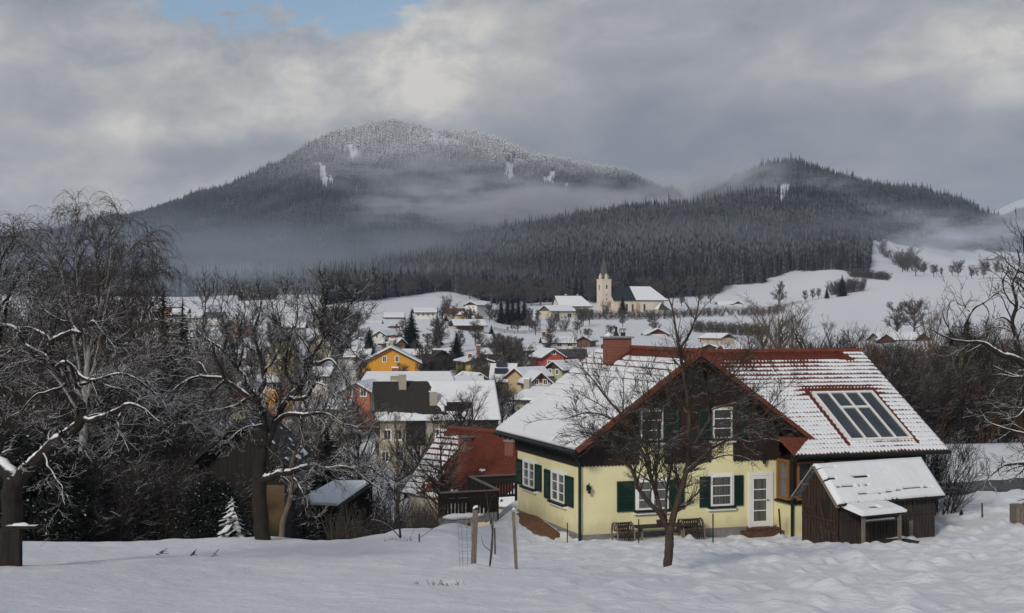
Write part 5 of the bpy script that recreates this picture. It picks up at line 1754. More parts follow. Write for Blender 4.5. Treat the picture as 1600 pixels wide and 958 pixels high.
# dark shed under the orchard tree and the low snowy roof beside it
SY = 55.5
pS = P(377, 720, SY)
T = thing('timber_shed', 'black timber shed with pointed gable behind the old pear tree', 'shed', (pS.x, pS.y, -10.2), R(90), None)
az_ = (H0 - 655) / F * SY + 10.2; hwS = 1.95; zeS = az_ - 1.75
wm_ = MB().box(0, 5, -hwS + .25, hwS - .25, -1.5, zeS); wm_.build('wall', M['wood_black'], T)
gb_ = MB(); boards(gb_, (-.002, hwS - .3, 0), -EY, -EX, 2 * hwS - .6, lambda a: az_ - .15 - .9 * abs(a - hwS + .3), lambda a: zeS - 1.3, .18, random.Random(6), .03)
gb_.build('gable', M['wood_black'], T)
MB().box(-.05, -.001, -hwS + .2, -hwS + 1.05, -1.4, zeS - .9).build('lower_boards', wall_mat((.12, .082, .045), .4), T)
roof_shell(-.7, 5.5, -hwS - .15, hwS + .15, zeS - .05, az_, 0, 0, .16).build('roof', M['wood_black'], T)
roof_panel('roof_cover', M['roof_hut'], T, (-.7, -hwS - .15, zeS - .04), (1, 0, 0), (0, hwS + .15, az_ - zeS + .05), 6.2, math.hypot(hwS + .15, az_ - zeS + .05), .06, lambda a, b: sstep(.52, .6, fbm(a * 1.6, b * 2.2, 3, 5) - .16 * (b > .4)), .06)
CY = 62.0
c0, c1, c2, c3 = P(460, 789, CY), P(527, 792, CY), P(579, 755, CY + 4.5), P(520, 755.5, CY + 4.5)
T = thing('carport', 'low open carport with a flat snow-covered roof below the meadow', 'carport', (c0.x, c0.y, G(c0.x, c0.y)), 0)
off = Vector(T.location)
MB().prism([p - off for p in (c0, c1, c2, c3)], (0, 0, -.18)).build('roof', M['wood_black'], T)
q_ = [p - off for p in (c0, c1, c2, c3)]; cc = sum(q_, V(0, 0, 0)) / 4
MB().prism([cc + (p - cc) * .985 + V(0, 0, .01) for p in q_], (0, 0, .16)).build('roof_snow', M['snow'], T, bevel=.05)
for p in q_: MB().box(p.x - .08, p.x + .08, p.y - .08 + .1, p.y + .08 + .1, -.6, p.z - .1).build('post', M['wood_black'], T)
MB().box(q_[0].x + .3, q_[2].x, q_[2].y - .2, q_[2].y, -.6, min(q_[2].z, q_[3].z) - .2).build('back_wall', M['wood_black'], T)
MB().box(q_[1].x - .1, q_[1].x, q_[1].y + .2, q_[2].y - .3, -.6, q_[1].z - .2).build('side_wall', M['wood_black'], T)

# ------------------------------------------------------------------ the village, house by house
W1, W2, CR = (.70, .68, .64), (.58, .57, .55), (.66, .58, .44)
gable_house('orange-yellow gabled house with six white-framed windows above the long snowy roof', 566, 655, 567, 541, 604, 255, 4, 15, (.66, .32, .045), gw=[(2.1, 4, 1.0, 1.35, 2.45), (5.1, 2, .8, 1.2, 2.3)], ov=.7, chim=[(2, 0, 1.2, CHC), (5, .8, 1.1, CHC)])
eave_house('white annexe at the left rear of the orange-yellow gabled house', 540, 575, 558, 546, 570, 275, 0, 7, W2)
eave_house('yellow annexe with a flat snowy roof at the right of the orange-yellow gabled house', 628, 656, 556, 547, 566, 274, 0, 6, (.55, .34, .08), ov=.3)
eave_house('long low building with an unbroken snowy roof in front of the orange-yellow house', 567, 706, 601, 582, 628, 188, 2, 8, (.45, .36, .28), chim=[(-1.9, .3, .8, CHB)], hips=(.8, .8))
gable_house('salmon-red house front half hidden by the pear tree, left of the farmhouse', 536, 578, 612, 596, 640, 172, -8, 8, (.42, .15, .09), gw=[(2.2, 2, .9, 1.2, 1.8)])
eave_house('small grey-brown stone house with a snow-free dark roof beside the black yard', 656, 677, 556, 546, 569, 285, -28, 6, (.19, .16, .12), snow=False, fw=[(1.2, 2, .8, 1), (2.6, 2, .8, .8)])
gable_house('pale yellow house with three upper windows and a low snowy gable', 728, 770, 566, 559, 592, 268, 14, 10, (.60, .44, .14), gw=[(2.9, 3, .9, 1.1, 1.5)], chim=[(-1, 1.0, 1.0, CHB)])
eave_house('grey boarded house with three white windows behind the pale yellow house', 754, 783, 554, 545, 567, 298, 4, 8, (.16, .16, .155), fw=[(1.3, 3, .9, .9)], chim=[(-2.8, -1.5, 1.2, CHB)])
sol = eave_house('house with snowy roof carrying two dark solar panels', 768, 802, 596, 568, 612, 228, -3, 9, (.55, .42, .16))
w_s = .0
for k, (xa, xb, ya, yb) in enumerate(((774, 791, 575, 583), (772, 793, 585, 593))):
    pl_ = MB(); L_ = (xb - xa) / F * 230 / 2; hyp = hpx(768, 802, 596, 568, 612, 228, R(-3), 9)
    slp = hyp[3] / 4.5; d_ = V(0, math.cos(math.atan(slp)), math.sin(math.atan(slp))); n_ = V(0, -d_.z, d_.y)
    yl = -2.9 + 1.75 * (1 - k) + .2; c_ = V(-.35 + .05 * k, yl, hyp[2] + (yl + 4.5) * slp + .55)
    pl_.obox(c_, V(L_, 0, 0), d_ * .72, n_ * .06).build('solar_panel', M['solar'], sol)
gable_house('house with a broad snowy roof right of the solar panels, its gable turned away', 790, 822, 588, 573, 606, 224, -38, 7, (.50, .40, .24), roof=RB)
gable_house('small house with a dark red boarded gable and snowy roof, nearest the big roof', 829, 861, 598, 578, 607, 214, 12, 7, (.50, .48, .40), gable=RB, gw=[(1.0, 2, .8, .9, 1.4)])
gable_house('pale green house with brown wooden gable and balcony', 850, 880, 577, 562, 592, 232, -32, 8, (.36, .40, .22), gable=BRN, gw=[(1.2, 2, .8, 1.0, 1.4)])
gable_house('red house with a pointed gable and long snowy left roof', 848, 882, 558, 544, 576, 270, 14, 9, (.40, .085, .06), gw=[(3.2, 1, .9, 1, 1), (1.2, 2, .9, 1, 1.8)])
eave_house('low house with dark standing-seam roof sliding its snow, behind the red house', 876, 914, 556, 545, 564, 285, 0, 9, (.20, .10, .08), roof=(.07, .07, .075), snow=False)
eave_house('low white house with a flat snow roof and red chimneys, below the field fence', 850, 898, 536, 527, 548, 332, 3, 9, W1, chim=[(-3.4, 0, 1.4, CHB), (-2.4, -.6, 1.0, CHB)], fw=[(1.4, 3, 1.3, .9)])
eave_house('cream chalet with a dark full-width balcony and snowy roof', 713, 756, 508, 499, 529, 405, 10, 9, (.62, .53, .34), fw=[(1.4, 4, .9, 1.1), (3.9, 5, .9, 1.2)], chim=[(1.6, 0, 1.0, CHC)], balcony=(2.7, -3.9, 3.9), ov=1.0, gw=[(2, 2, .9, 1.1, 2.5)])
eave_house('low dark carport with a snowy roof under the cream chalet', 744, 769, 528, 525, 536, 392, 2, 5, (.05, .045, .04), name='carport', cat='carport')
eave_house('house with a snowless red roof on the slope below the white hilltop house', 697, 724, 489, 481, 498, 470, 6, 8, (.60, .55, .45), roof=(.17, .05, .04), snow=False, fw=[(1, 3, .8, .9)])
gable_house('narrow pale yellow house tucked beside the red roof on the slope', 722, 731, 491, 486, 501, 466, 20, 6, (.60, .46, .2))
gable_house('white hilltop house with a dark balcony gable at the forest edge', 724, 748, 477, 471, 485, 525, -35, 9, W1, gw=[(1.2, 2, .8, .9, 2), (3.2, 1, .8, .8, 1)], gable=BRN)
eave_house('tall white two-tiered house behind the large spruce', 650, 680, 488, 481, 508, 452, 8, 9, W1, fw=[(1.2, 4, .8, 1), (3.4, 4, .8, 1)], ov=.8)
eave_house('white house with a wide dormer in its snowy roof at the forest edge', 601, 630, 496, 489, 509, 445, 4, 8, W1, fw=[(1.0, 4, .7, .9)])
eave_house('low white bungalow with a snowy roof, leftmost below the forest edge', 577, 596, 508, 503, 515, 425, 6, 7, W1, fw=[(1.0, 3, .8, .8)])
gable_house('small orange-brown shed with a shallow roof beside the large spruce', 614, 632, 512, 509, 521, 402, 24, 6, (.38, .16, .07), snow=False, roof=(.16, .08, .05))
gable_house('brown-roofed house peeping between the chimneys of the orange-yellow house', 619, 634, 536, 527, 546, 300, 40, 6, (.42, .26, .17), chim=[(0, 0, .9, CHB)])
gable_house('cream barn with dark doors beside the parsonage', 835, 868, 486, 477, 497.5, 602, -58, 13, (.55, .50, .36), gable=wall_mat((.09, .08, .07)), fw=[(1.3, 2, 2.4, 2.0)])
pars = eave_house('cream parsonage with hipped snowy roof and a small balcony, left of the church', 874, 925, 478, 462, 496, 622, 14, 12, (.66, .58, .42), hips=(0, 4), fw=[(1.4, 3, 1.0, 1.3), (3.9, 3, 1.0, 1.5)], chim=[(-3, 0, .8, CHC), (2.6, 0, .6, CHC)], balcony=(2.6, -2, 2.2))
gable_house('dark red-brown chalet with white ground floor on the open slope', 1012, 1043, 522, 512, 534, 432, 6, 10, (.60, .58, .54), gable=RB, gw=[(1.0, 3, .9, 1.0, 1.9)], ov=.9)
gable_house('dark timber house on the slope behind the right gable of the yellow house', 1094, 1112, 528, 521, 537, 402, -16, 8, (.07, .05, .045))
gable_house('brown-roofed house with snow along its eaves, right of the dark timber house', 1124, 1150, 528, 520, 540, 382, 30, 9, (.50, .42, .34), gable=BRN, roof=(.16, .09, .07), snow_th=.12, fw=[(1.2, 3, .9, 1)])
gable_house('small brown gabled barn just above the ridge of the yellow house', 1098, 1118, 543, 537, 552, 332, -4, 7, (.10, .055, .045))
eave_house('long red house half covered with snow just above the red ridge', 1134, 1164, 547, 540, 555, 322, 4, 7, (.30, .07, .05), roof=RB)
eave_house('long low white farm with brown gable and snowy roof below the dark wood', 1124, 1164, 478, 471, 484, 690, 4, 10, W1, fw=[(1.4, 6, .9, 1.0)], name='farmhouse')
gable_house('brown-gabled cross wing of the white farm below the dark wood', 1146, 1160, 475, 470, 484, 682, 4, 6, W1, gable=BRN, name='farm_wing', cat='house')
fa = eave_house('long farmhouse with snowy roof on the right, beneath the two round trees', 1378, 1432, 531, 520, 541, 335, 3, 10, (.36, .30, .24), fw=[(1.2, 4, 1, 1)], ov=.7)
gable_house('dark brown gable at the left end of the long farmhouse on the right', 1374, 1396, 531, 520, 541, 331, -10, 6, (.10, .05, .04), gable=BRN, name='farm_wing')
gable_house('brown barn gable at the right end of the long farmhouse on the right', 1430, 1453, 530, 518, 541, 333, 10, 9, (.13, .075, .05), gable=BRN, name='barn', cat='barn')
gable_house('small grey farm far off in the misty side valley', 1550, 1572, 404, 399, 411, 1330, 12, 14, (.30, .28, .27))
gable_house('ochre house with brown roof at the foot of the left white field', 250, 269, 486, 478, 497, 455, -24, 8, (.45, .31, .14), gw=[(2.4, 2, .9, 1, 1.8)], snow=False, roof=(.10, .065, .05))
eave_house('grey-white house with one dark window beside the ochre house', 268, 290, 492, 482, 504, 452, 2, 8, (.46, .46, .47), fw=[(2.0, 2, 1.1, 1.2)])
eave_house('low dark red house below the ochre and grey-white houses', 222, 284, 504, 499, 516, 430, 0, 8, (.22, .055, .045), fw=[(1.3, 5, 1, 1)])
eave_house('ochre-fronted low building with a snow-white roof at the left village edge', 238, 282, 521, 514, 538, 385, 0, 8, (.42, .22, .05), fw=[(1.0, 4, 1.4, 1.6)])
eave_house('white-roofed shed in front of the ochre-fronted building', 244, 276, 541, 532, 547, 360, 0, 7, (.20, .20, .21), name='shed', cat='shed')
eave_house('white house with a dark roof seen through the pear tree crown', 318, 345, 495, 487, 515, 440, 0, 8, W1, snow=False, roof=(.05, .05, .055), fw=[(1.2, 3, 1, 1), (3.4, 3, 1, 1)])
gable_house('pale house with a dusky pink base seen through the pear tree', 378, 398, 512, 503, 524, 410, 10, 8, (.52, .40, .36))
eave_house('long white hall at the right end of the left white field', 482, 512, 503, 498, 511, 455, 0, 9, W2)
gable_house('pale yellow gabled house with small windows behind the pear tree', 418, 459, 547, 526, 575, 300, 6, 11, (.60, .50, .22), gw=[(3.4, 3, .8, 1.1, 1.7), (1.1, 3, .8, 1.1, 1.7)], roof=(.05, .04, .035), snow=False, ov=.7)
eave_house('dark-roofed barn between the pear tree and the orange-yellow house', 522, 552, 557, 546, 572, 300, 5, 9, (.20, .17, .14), roof=(.045, .04, .04), snow=False, name='barn', cat='barn')
eave_house('orange-yellow shopfront building behind the fork of the pear tree', 414, 444, 598, 590, 632, 205, 0, 8, (.58, .30, .07), fw=[(2.6, 3, .7, 1.0)])
eave_house('low house with a red tiled roof left of the pear tree fork', 362, 384, 622, 611, 632, 200, 0, 6, (.55, .46, .25), roof=(.30, .07, .03), snow=False)
eave_house('white low house behind the pear tree, right of its main fork', 484, 512, 588, 575, 606, 215, 0, 7, W1, fw=[(1.1, 3, .8, 1)])
eave_house('long low house with pale walls seen under the pear tree branches', 330, 372, 606, 597, 622, 225, 0, 7, (.46, .40, .34), fw=[(1, 4, .9, 1)])
eave_house('cream-walled outbuilding with snowy roof above the carport', 486, 540, 640, 628, 655, 165, 0, 7, (.40, .36, .30), name='shed', cat='shed')
eave_house('cream gable wall with chimney between the solar roof and the big snowy roof', 806, 836, 625, 606, 650, 170, -30, 8, (.55, .50, .40), chim=[(-1.5, -.8, 1.4, CHC)])
gable_house('white gabled house with two dark windows, between the yellow gable and the large spruce', 584, 604, 524, 516, 533, 345, -20, 8, W1, gw=[(1.2, 2, .8, 1, 1.8)])
eave_house('grey house with snowy roof behind the orange shed', 628, 650, 516, 510, 524, 385, 6, 8, (.40, .38, .36), fw=[(1.0, 3, .8, .9)])
eave_house('beige two-storey house with snowy roof at the top of the black yard', 684, 708, 554, 546, 572, 300, 12, 8, (.46, .40, .30), fw=[(1.2, 3, .8, 1), (3.0, 3, .8, 1)])
gable_house('brick-red gabled cottage below the pale yellow house', 738, 760, 592, 582, 602, 232, 25, 7, (.24, .07, .05), gw=[(1.0, 2, .8, .9, 1.4)])
eave_house('long snowy roof with dark eaves below the solar roof', 700, 752, 600, 592, 612, 205, 3, 8, (.30, .24, .18), fw=[(1.0, 5, .8, .9)])
eave_house('snow-roofed cottage with a grey wall above the red house', 822, 846, 548, 541, 558, 300, -10, 7, (.34, .33, .32), fw=[(1.0, 3, .8, .9)])
gable_house('brown gabled barn with open front on the right of the low white house', 902, 922, 532, 524, 542, 345, -14, 8, (.16, .10, .07), gable=BRN)
eave_house('white farmhouse far left with three small windows under the white field', 292, 316, 497, 490, 508, 450, 4, 8, W1, fw=[(1.2, 3, .9, 1)])
gable_house('rust-coloured gabled house at the left below the white field', 350, 372, 508, 498, 522, 400, -12, 8, (.30, .13, .07), gw=[(1.2, 2, .8, 1, 1.8)])
eave_house('grey house with wide snowy roof between the pear tree crown and the white hall', 440, 474, 512, 504, 526, 395, 3, 9, (.36, .35, .34), fw=[(1.2, 4, .9, 1)])
gable_house('cream gabled house below the white hall', 488, 516, 532, 520, 550, 330, 16, 9, (.55, .48, .34), gw=[(1.2, 2, .8, 1, 1.8), (3.4, 1, .8, 1, 1)])
eave_house('long dark-walled stable with snowy roof at the lower left village', 296, 342, 552, 543, 564, 290, 2, 8, (.12, .09, .07))
eave_house('pale two-storey house with six dark windows beside the long stable', 350, 380, 560, 548, 580, 270, 8, 8, (.50, .48, .42), fw=[(1.2, 3, .8, 1.1), (3.2, 3, .8, 1.1)])
# small green-roofed turret
T = thing('turret', 'small pale green turret with a white snow cap behind the pear tree', 'turret', PG(385, 240) + V(0, 0, 0), 0, None)
zb_ = (H0 - 600) / F * 240 - T.location.z; zt_ = (H0 - 578) / F * 240 - T.location.z
MB().tube([(0, 0, -1), (0, 0, zt_)], [.95, .9], 8).build('wall', wall_mat((.20, .30, .28)), T)
MB().tube([(0, 0, zt_ + .001), (0, 0, zt_ + .25), (0, 0, zt_ + .7)], [1.25, 1.15, .3], 10).build('roof_snow', M['snow'], T)

# ------------------------------------------------------------------ church
CHY = 640; cw = wall_mat((.66, .595, .48), .08); cs = M['plinth']
cb = P(955, 493, CHY); CRZ = R(27)
T = thing('church', 'cream parish church with pointed grey spire, nave roof half dark and half snowy', 'church', (cb.x, cb.y, cb.z), CRZ)
TZ = 16.4; tw_ = 4.9
tb = MB().box(-tw_, 0, 0, tw_, -2, TZ); tb.box(-tw_ - .12, .12, -.12, tw_ + .12, TZ, TZ + .5)
for z in (6.0, 11.0): tb.box(-tw_ - .08, .08, -.08, tw_ + .08, z, z + .3)
tb.build('tower', cw, T)
tcx, tcy = -tw_ / 2, tw_ / 2
sp_ = MB(); b_ = 1.62
ring = [(tcx + sx * b_, tcy + sy * b_, TZ + .501) for sx, sy in ((-1, -1), (1, -1), (1, 1), (-1, 1))]
sp_.add(ring + [(tcx, tcy, TZ + 11.6)], [(0, 1, 4), (1, 2, 4), (2, 3, 4), (3, 0, 4), (3, 2, 1, 0)])
sp_.build('spire', wall_mat((.10, .098, .09), .2), T)
for sx, sy in ((-1, 0), (1, 0), (0, -1), (0, 1)):
    x, y = tcx + sx * 1.9, tcy + sy * 1.9
    g_ = MB().box(x - .55, x + .55, y - .55, y + .55, TZ + .502, TZ + 1.9); g_.add([(x - .6, y - .6, TZ + 1.9), (x + .6, y - .6, TZ + 1.9), (x + .6, y + .6, TZ + 1.9), (x - .6, y + .6, TZ + 1.9), (x, y, TZ + 3.3)], [(0, 1, 4), (1, 2, 4), (2, 3, 4), (3, 0, 4)])
    g_.build('gablet', cw, T)
for z, w_, h_ in ((13.2, .8, 1.9), (9.6, .55, .6), (7.6, .55, .8), (4.3, .5, .7)): far_window(T, (tcx, -.02, z), (1, 0), None, w_, h_, cs, DARKP)
for z, w_, h_ in ((13.2, .8, 1.9), (11.9, .5, .5)): far_window(T, (-tw_ - .02, tcy, z), (0, -1), None, w_, h_, cs, DARKP)
ck = MB().tube([(tcx, -.02, 11.7), (tcx, -.10, 11.7)], [.62, .62], 16).build('clock', M['white'], T)
MB().bar((tcx, -.12, 11.7), (tcx, -.12, 12.15), .07, .02).bar((tcx, -.12, 11.7), (tcx + .28, -.12, 11.62), .07, .02).build('hands', M['iron'], ck)
NX0, NX1, NY0, NY1, NE, NR_ = .1, 28.5, -1.6, 9.2, 7.2, 13.6
nv = MB().box(NX0, NX1 - 1.5, NY0, NY1, -2, NE)
nv.prism([(NX0, NY0, NE), (NX0, NY1, NE), (NX0, 3.8, NR_ - .4)], (.4, 0, 0))
nv.prism([(NX1 - 1.5, NY0, -2), (NX1 + 1.8, 1.5, -2), (NX1 + 1.8, 6.1, -2), (NX1 - 1.5, NY1, -2)], (0, 0, NE + 2))
nv.build('nave', cw, T)
for x in (3.6, 13.0): MB().box(x - .5, x + .5, NY0 - 1.0, NY0 - .001, -2, 6.0).build('buttress', wall_mat((.52, .33, .23), .1), T)
XS = 12.3
roof_shell(NX0 - .1, XS, NY0 - .5, NY1 + .5, NE - .1, NR_, 0, 0, .3).build('nave_roof', wall_mat((.022, .024, .030), .2), T)
roof_shell(XS + .01, NX1 + 1.9, NY0 - .5, NY1 + .5, NE - .1, NR_ - .1, 0, 6.5, .3).build('choir_roof', wall_mat((.05, .05, .05)), T)
roof_shell(XS + .1, NX1 + 1.7, NY0 - .4, NY1 + .4, NE + .15, NR_ + .2, 0, 6.3, .25).build('choir_snow', M['snow'], T)
for x in (7.5, 10.7, 17.2): far_window(T, (x, NY0 - .02, 3.6), (1, 0), None, 1.1, 3.4, cs, DARKP)
ax = MB().box(22.2, 28.2, NY0 - 4.5, NY0 - .01, -2, 2.6).build('chapel', cw, T)
MB().add([(21.8, NY0 - 4.9, 2.6), (28.6, NY0 - 4.9, 2.6), (28.6, NY0 - .1, 2.6), (21.8, NY0 - .1, 2.6), (25.2, NY0 - 2.4, 5.9)], [(0, 1, 4), (1, 2, 4), (2, 3, 4), (3, 0, 4), (3, 2, 1, 0)]).build('chapel_roof', wall_mat((.06, .05, .045)), ax)
MB().prism([(21.7, NY0 - 4.95, 2.75), (25.2, NY0 - 2.42, 6.1), (21.7, NY0 - .1, 2.75)], (.02, 0, .22)).build('chapel_snow', M['snow'], ax)
for x in (23.4, 25.4, 27.2): far_window(T, (x, NY0 - 4.52, 1.1), (1, 0), None, .7, 1.0, cs, DARKP)
# churchyard wall with snow on it
cwl = MB(); prev = None
for i in range(30):
    x = 905 + i * 7.6; p = P(x, 495.5, 612); z_ = G(p.x, p.y)
    if prev: cwl.bar(prev, V(p.x, p.y, z_ + .5), .5, 1.6)
    prev = V(p.x, p.y, z_ + .5)
tag(cwl.build('churchyard_wall', wall_mat((.45, .43, .40), .2)), 'long low churchyard wall running below the church and parsonage', 'wall')

# field fences and farm wall
def fence(label, pts, Y, post_h=1.2, m=None):
    t = thing('field_fence', label, 'fence', PG(pts[0][0], Y), 0, 'thin fences across the snowy slopes'); o = Vector(t.location)
    rl_ = MB(); prev = None; pos = MB()
    for (x0, y0), (x1, y1) in zip(pts[:-1], pts[1:]):
        n_ = max(2, int(abs(x1 - x0) / F * Y / 3))
        for i in range(n_ + 1):
            f = i / n_; Yc = Y; p = PG(x0 + (x1 - x0) * f, Yc); c_ = p - o
            pos.bar(c_ + V(0, 0, -.3), c_ + V(0, 0, post_h), .16)
            if prev is not None:
                for zz in (.35, .7, 1.05): rl_.bar(prev + V(0, 0, zz), c_ + V(0, 0, zz), .06, .16)
            prev = c_
    rl_.build('rails', m or M['wood_grey'], t); pos.build('posts', m or M['wood_grey'], t)


fence('grey board fence across the snowy slope below the parsonage', [(772, 522), (900, 521)], 446)
fence('short dark fence at the foot of the small snowfield on the right', [(1202, 477), (1252, 477)], 640)
# ------------------------------------------------------------------ trees of the meadow, traced limb by limb
def L3(Y, pts, w0, w1, d0=0.0, d1=0.0):
    """limb with widths in photo pixels"""
    return px_limb(Y, pts, w0 / F * Y / 2, w1 / F * Y / 2, d0, d1)


Y1 = 30.0
lim = [L3(Y1, [(1043, 897), (1045, 860), (1047, 822)], 15, 13),
       L3(Y1, [(1047, 830), (1054, 800), (1062, 771), (1070, 746), (1075, 723), (1075, 700)], 11, 7, 0, .2),
       L3(Y1, [(1044, 828), (1037, 813), (1029, 800), (1010, 781), (996, 761), (991, 742), (983, 725), (972, 708), (955, 690), (930, 680), (900, 672)], 9, 1.6, 0, -.9),
       L3(Y1, [(1041, 815), (1031, 795), (1025, 769), (1016, 742), (1010, 721), (1002, 704), (990, 680), (975, 652), (950, 625), (930, 598), (905, 570)], 8, 1.4, 0, .8),
       L3(Y1, [(1016, 742), (1014, 715), (1000, 690), (985, 668), (960, 655), (920, 645), (880, 655)], 4.5, 1.2, .2, -.6),
       L3(Y1, [(1025, 769), (1026, 735), (1030, 700), (1028, 665), (1018, 630), (1010, 590)], 5, 1.2, .1, -1),
       L3(Y1, [(1040, 818), (1042, 770), (1050, 720), (1052, 680), (1048, 640), (1040, 605)], 5, 1.2, 0, 1.2),
       L3(Y1, [(1075, 722), (1074, 690), (1076, 650), (1072, 610), (1066, 580), (1063, 556), (1062, 540)], 7, 5, .2, .5),
       L3(Y1, [(1074, 715), (1084, 697), (1098, 672), (1109, 655), (1112, 640), (1125, 615), (1137, 596), (1152, 578), (1172, 560)], 6, 1.2, .2, 1.0),
       L3(Y1, [(1075, 735), (1085, 728), (1100, 711), (1123, 694), (1148, 682), (1174, 665), (1200, 643), (1222, 610)], 6, 1.0, .1, -.9),
       L3(Y1, [(1080, 730), (1105, 720), (1135, 712), (1165, 715), (1185, 730)], 3.5, .8, .1, -1.3),
       L3(Y1, [(1109, 655), (1106, 620), (1098, 590), (1095, 565)], 3, .8, .5, 0), L3(Y1, [(1148, 682), (1170, 690), (1200, 686), (1225, 690)], 2.5, .8, -.4, -1.2),
       L3(Y1, [(1112, 640), (1140, 632), (1165, 628), (1190, 600)], 3, .8, .5, 1.6), L3(Y1, [(1076, 650), (1060, 625), (1045, 590)], 3, .8, .3, 1.4), L3(Y1, [(950, 640), (925, 625), (890, 605)], 2, .8, .3, 1),
       L3(Y1, [(1054, 800), (1075, 790), (1086, 770), (1090, 752)], 1.8, .7, 0, -.6)]
lead = [L3(Y1, [(1062, 545), (1056, 515), (1050, 480), (1040, 455), (1032, 420)], 4.2, 1.0, .5, .3), L3(Y1, [(1063, 545), (1075, 525), (1086, 500), (1092, 470), (1095, 435), (1097, 415)], 4, 1.0, .5, .9),
       L3(Y1, [(1050, 480), (1055, 450), (1066, 425)], 2, .8, .3, 0), L3(Y1, [(1040, 455), (1022, 432), (1008, 420)], 1.8, .8, .3, .6), L3(Y1, [(1086, 500), (1070, 470), (1058, 440)], 1.8, .8, .7, .2), L3(Y1, [(1080, 512), (1100, 480), (1115, 465)], 1.8, .8, .7, 1.1),
       L3(Y1, [(1062, 545), (1060, 520), (1064, 495)], 2.2, .8, .5, .2)]
tree_thing('fruit_tree', 'bare fruit tree with twiggy round crown standing in the meadow before the yellow house', PG(1043, Y1), lim,
           [dict(dens=8.6, tmin=.16, lmean=.38, lrel=.20, ang=.72, up=.16, k=6, wig=.13, rr=.42, rmin=.0065, s=4), dict(dens=12.6, tmin=.08, lmean=.26, lrel=.16, ang=.68, up=.12, k=5, wig=.17, rr=.62, rmin=.0052, s=3), dict(dens=11.3, tmin=.1, lmean=.21, ang=.65, up=.1, k=4, wig=.2, rr=.7, rmin=.0045, s=3)],
           11, M['bark_tree'], M['bark_tree'], snow=.55, rmin=.028, crook=.0035, extra=(lead, [dict(dens=3.2, tmin=.1, lmean=.35, ang=.6, up=.3, k=5, wig=.12, rr=.45, rmin=.006, s=4), dict(dens=3.5, tmin=.1, lmean=.2, ang=.6, up=.2, k=4, wig=.15, rr=.6, rmin=.005, s=3)]))

Y2 = 28.0
lim = [L3(Y2, [(12, 895), (16, 840), (18, 790), (22, 745)], 36, 28),
       L3(Y2, [(20, 760), (34, 742), (67, 708), (97, 684), (120, 667), (131, 652)], 23, 16, 0, -.2),
       L3(Y2, [(129, 660), (127, 635), (118, 612), (105, 596), (88, 576), (75, 563), (58, 553), (40, 538), (30, 518), (10, 509), (-25, 508)], 13, 6, -.2, .6),
       L3(Y2, [(88, 576), (100, 568), (115, 575), (125, 588), (140, 595), (160, 593), (190, 584), (212, 592), (240, 612), (262, 640)], 7, 1.6, 0, -.8),
       L3(Y2, [(112, 604), (130, 601), (150, 595), (170, 604), (190, 609), (205, 618), (240, 634), (270, 640), (300, 660)], 6, 1.5, -.1, .6),
       L3(Y2, [(131, 655), (142, 657), (160, 650), (185, 640), (200, 632), (225, 640), (250, 660)], 10, 2, -.2, -1.0),
       L3(Y2, [(188, 640), (185, 655), (187, 673), (195, 690), (203, 706)], 5, 1.5, -.5, -1), L3(Y2, [(160, 650), (185, 662), (215, 664), (245, 672)], 4, 1.2, -.4, .6),
       L3(Y2, [(76, 564), (80, 548), (78, 530), (65, 520), (50, 512), (25, 513)], 8, 3, 0, .5), L3(Y2, [(80, 536), (88, 529), (100, 522), (115, 516), (128, 522), (136, 510), (145, 503), (152, 513), (163, 525), (185, 552)], 9, 1.6, .1, -.6),
       L3(Y2, [(122, 520), (108, 503), (102, 490), (110, 478), (125, 462)], 5, 1.2, .1, .6), L3(Y2, [(104, 502), (90, 500), (75, 490), (60, 470), (52, 445)], 4, 1, .2, .8),
       L3(Y2, [(24, 750), (0, 727), (-30, 700), (-60, 650), (-80, 580), (-85, 500)], 24, 10, 0, .8), L3(Y2, [(-55, 660), (-20, 590), (0, 520), (14, 460), (30, 410)], 13, 2, .3, 1.4), L3(Y2, [(-75, 590), (-40, 520), (-10, 450), (5, 400), (25, 370)], 10, 1.6, .6, 0),
       L3(Y2, [(-10, 509), (0, 480), (20, 455), (30, 430), (55, 420)], 5, 1.2, .5, -.4), L3(Y2, [(0, 560), (25, 540), (45, 500), (55, 470), (80, 450)], 5, 1.2, .6, 1.6), L3(Y2, [(190, 584), (205, 570), (225, 560), (245, 545)], 3, 1, -.4, .3),
       L3(Y2, [(58, 553), (40, 566), (20, 570), (0, 585)], 4, 1.4, .3, -.5), L3(Y2, [(67, 708), (80, 735), (95, 760), (100, 790)], 4, 1.2, -.2, -1.2), L3(Y2, [(105, 596), (85, 610), (60, 615), (35, 640), (15, 650)], 5, 1.4, 0, -.9), L3(Y2, [(120, 640), (95, 650), (70, 655), (45, 680)], 4, 1.2, 0, .9)]
tree_thing('apple_tree', 'gnarled old apple tree with snow-laden limbs at the left edge of the meadow', PG(14, Y2), lim,
           [dict(dens=7.2, tmin=.14, lmean=.5, lrel=.14, ang=.85, up=.10, k=6, wig=.26, rr=.36, rmin=.008, s=4), dict(dens=10.8, tmin=.08, lmean=.34, lrel=.10, ang=.8, up=.08, k=5, wig=.3, rr=.6, rmin=.006, s=3), dict(dens=10.8, tmin=.1, lmean=.22, ang=.75, up=.06, k=4, wig=.3, rr=.7, rmin=.005, s=3)],
           12, M['bark_old'], M['bark_old'], snow=.62, rmin=.026, crook=.010)

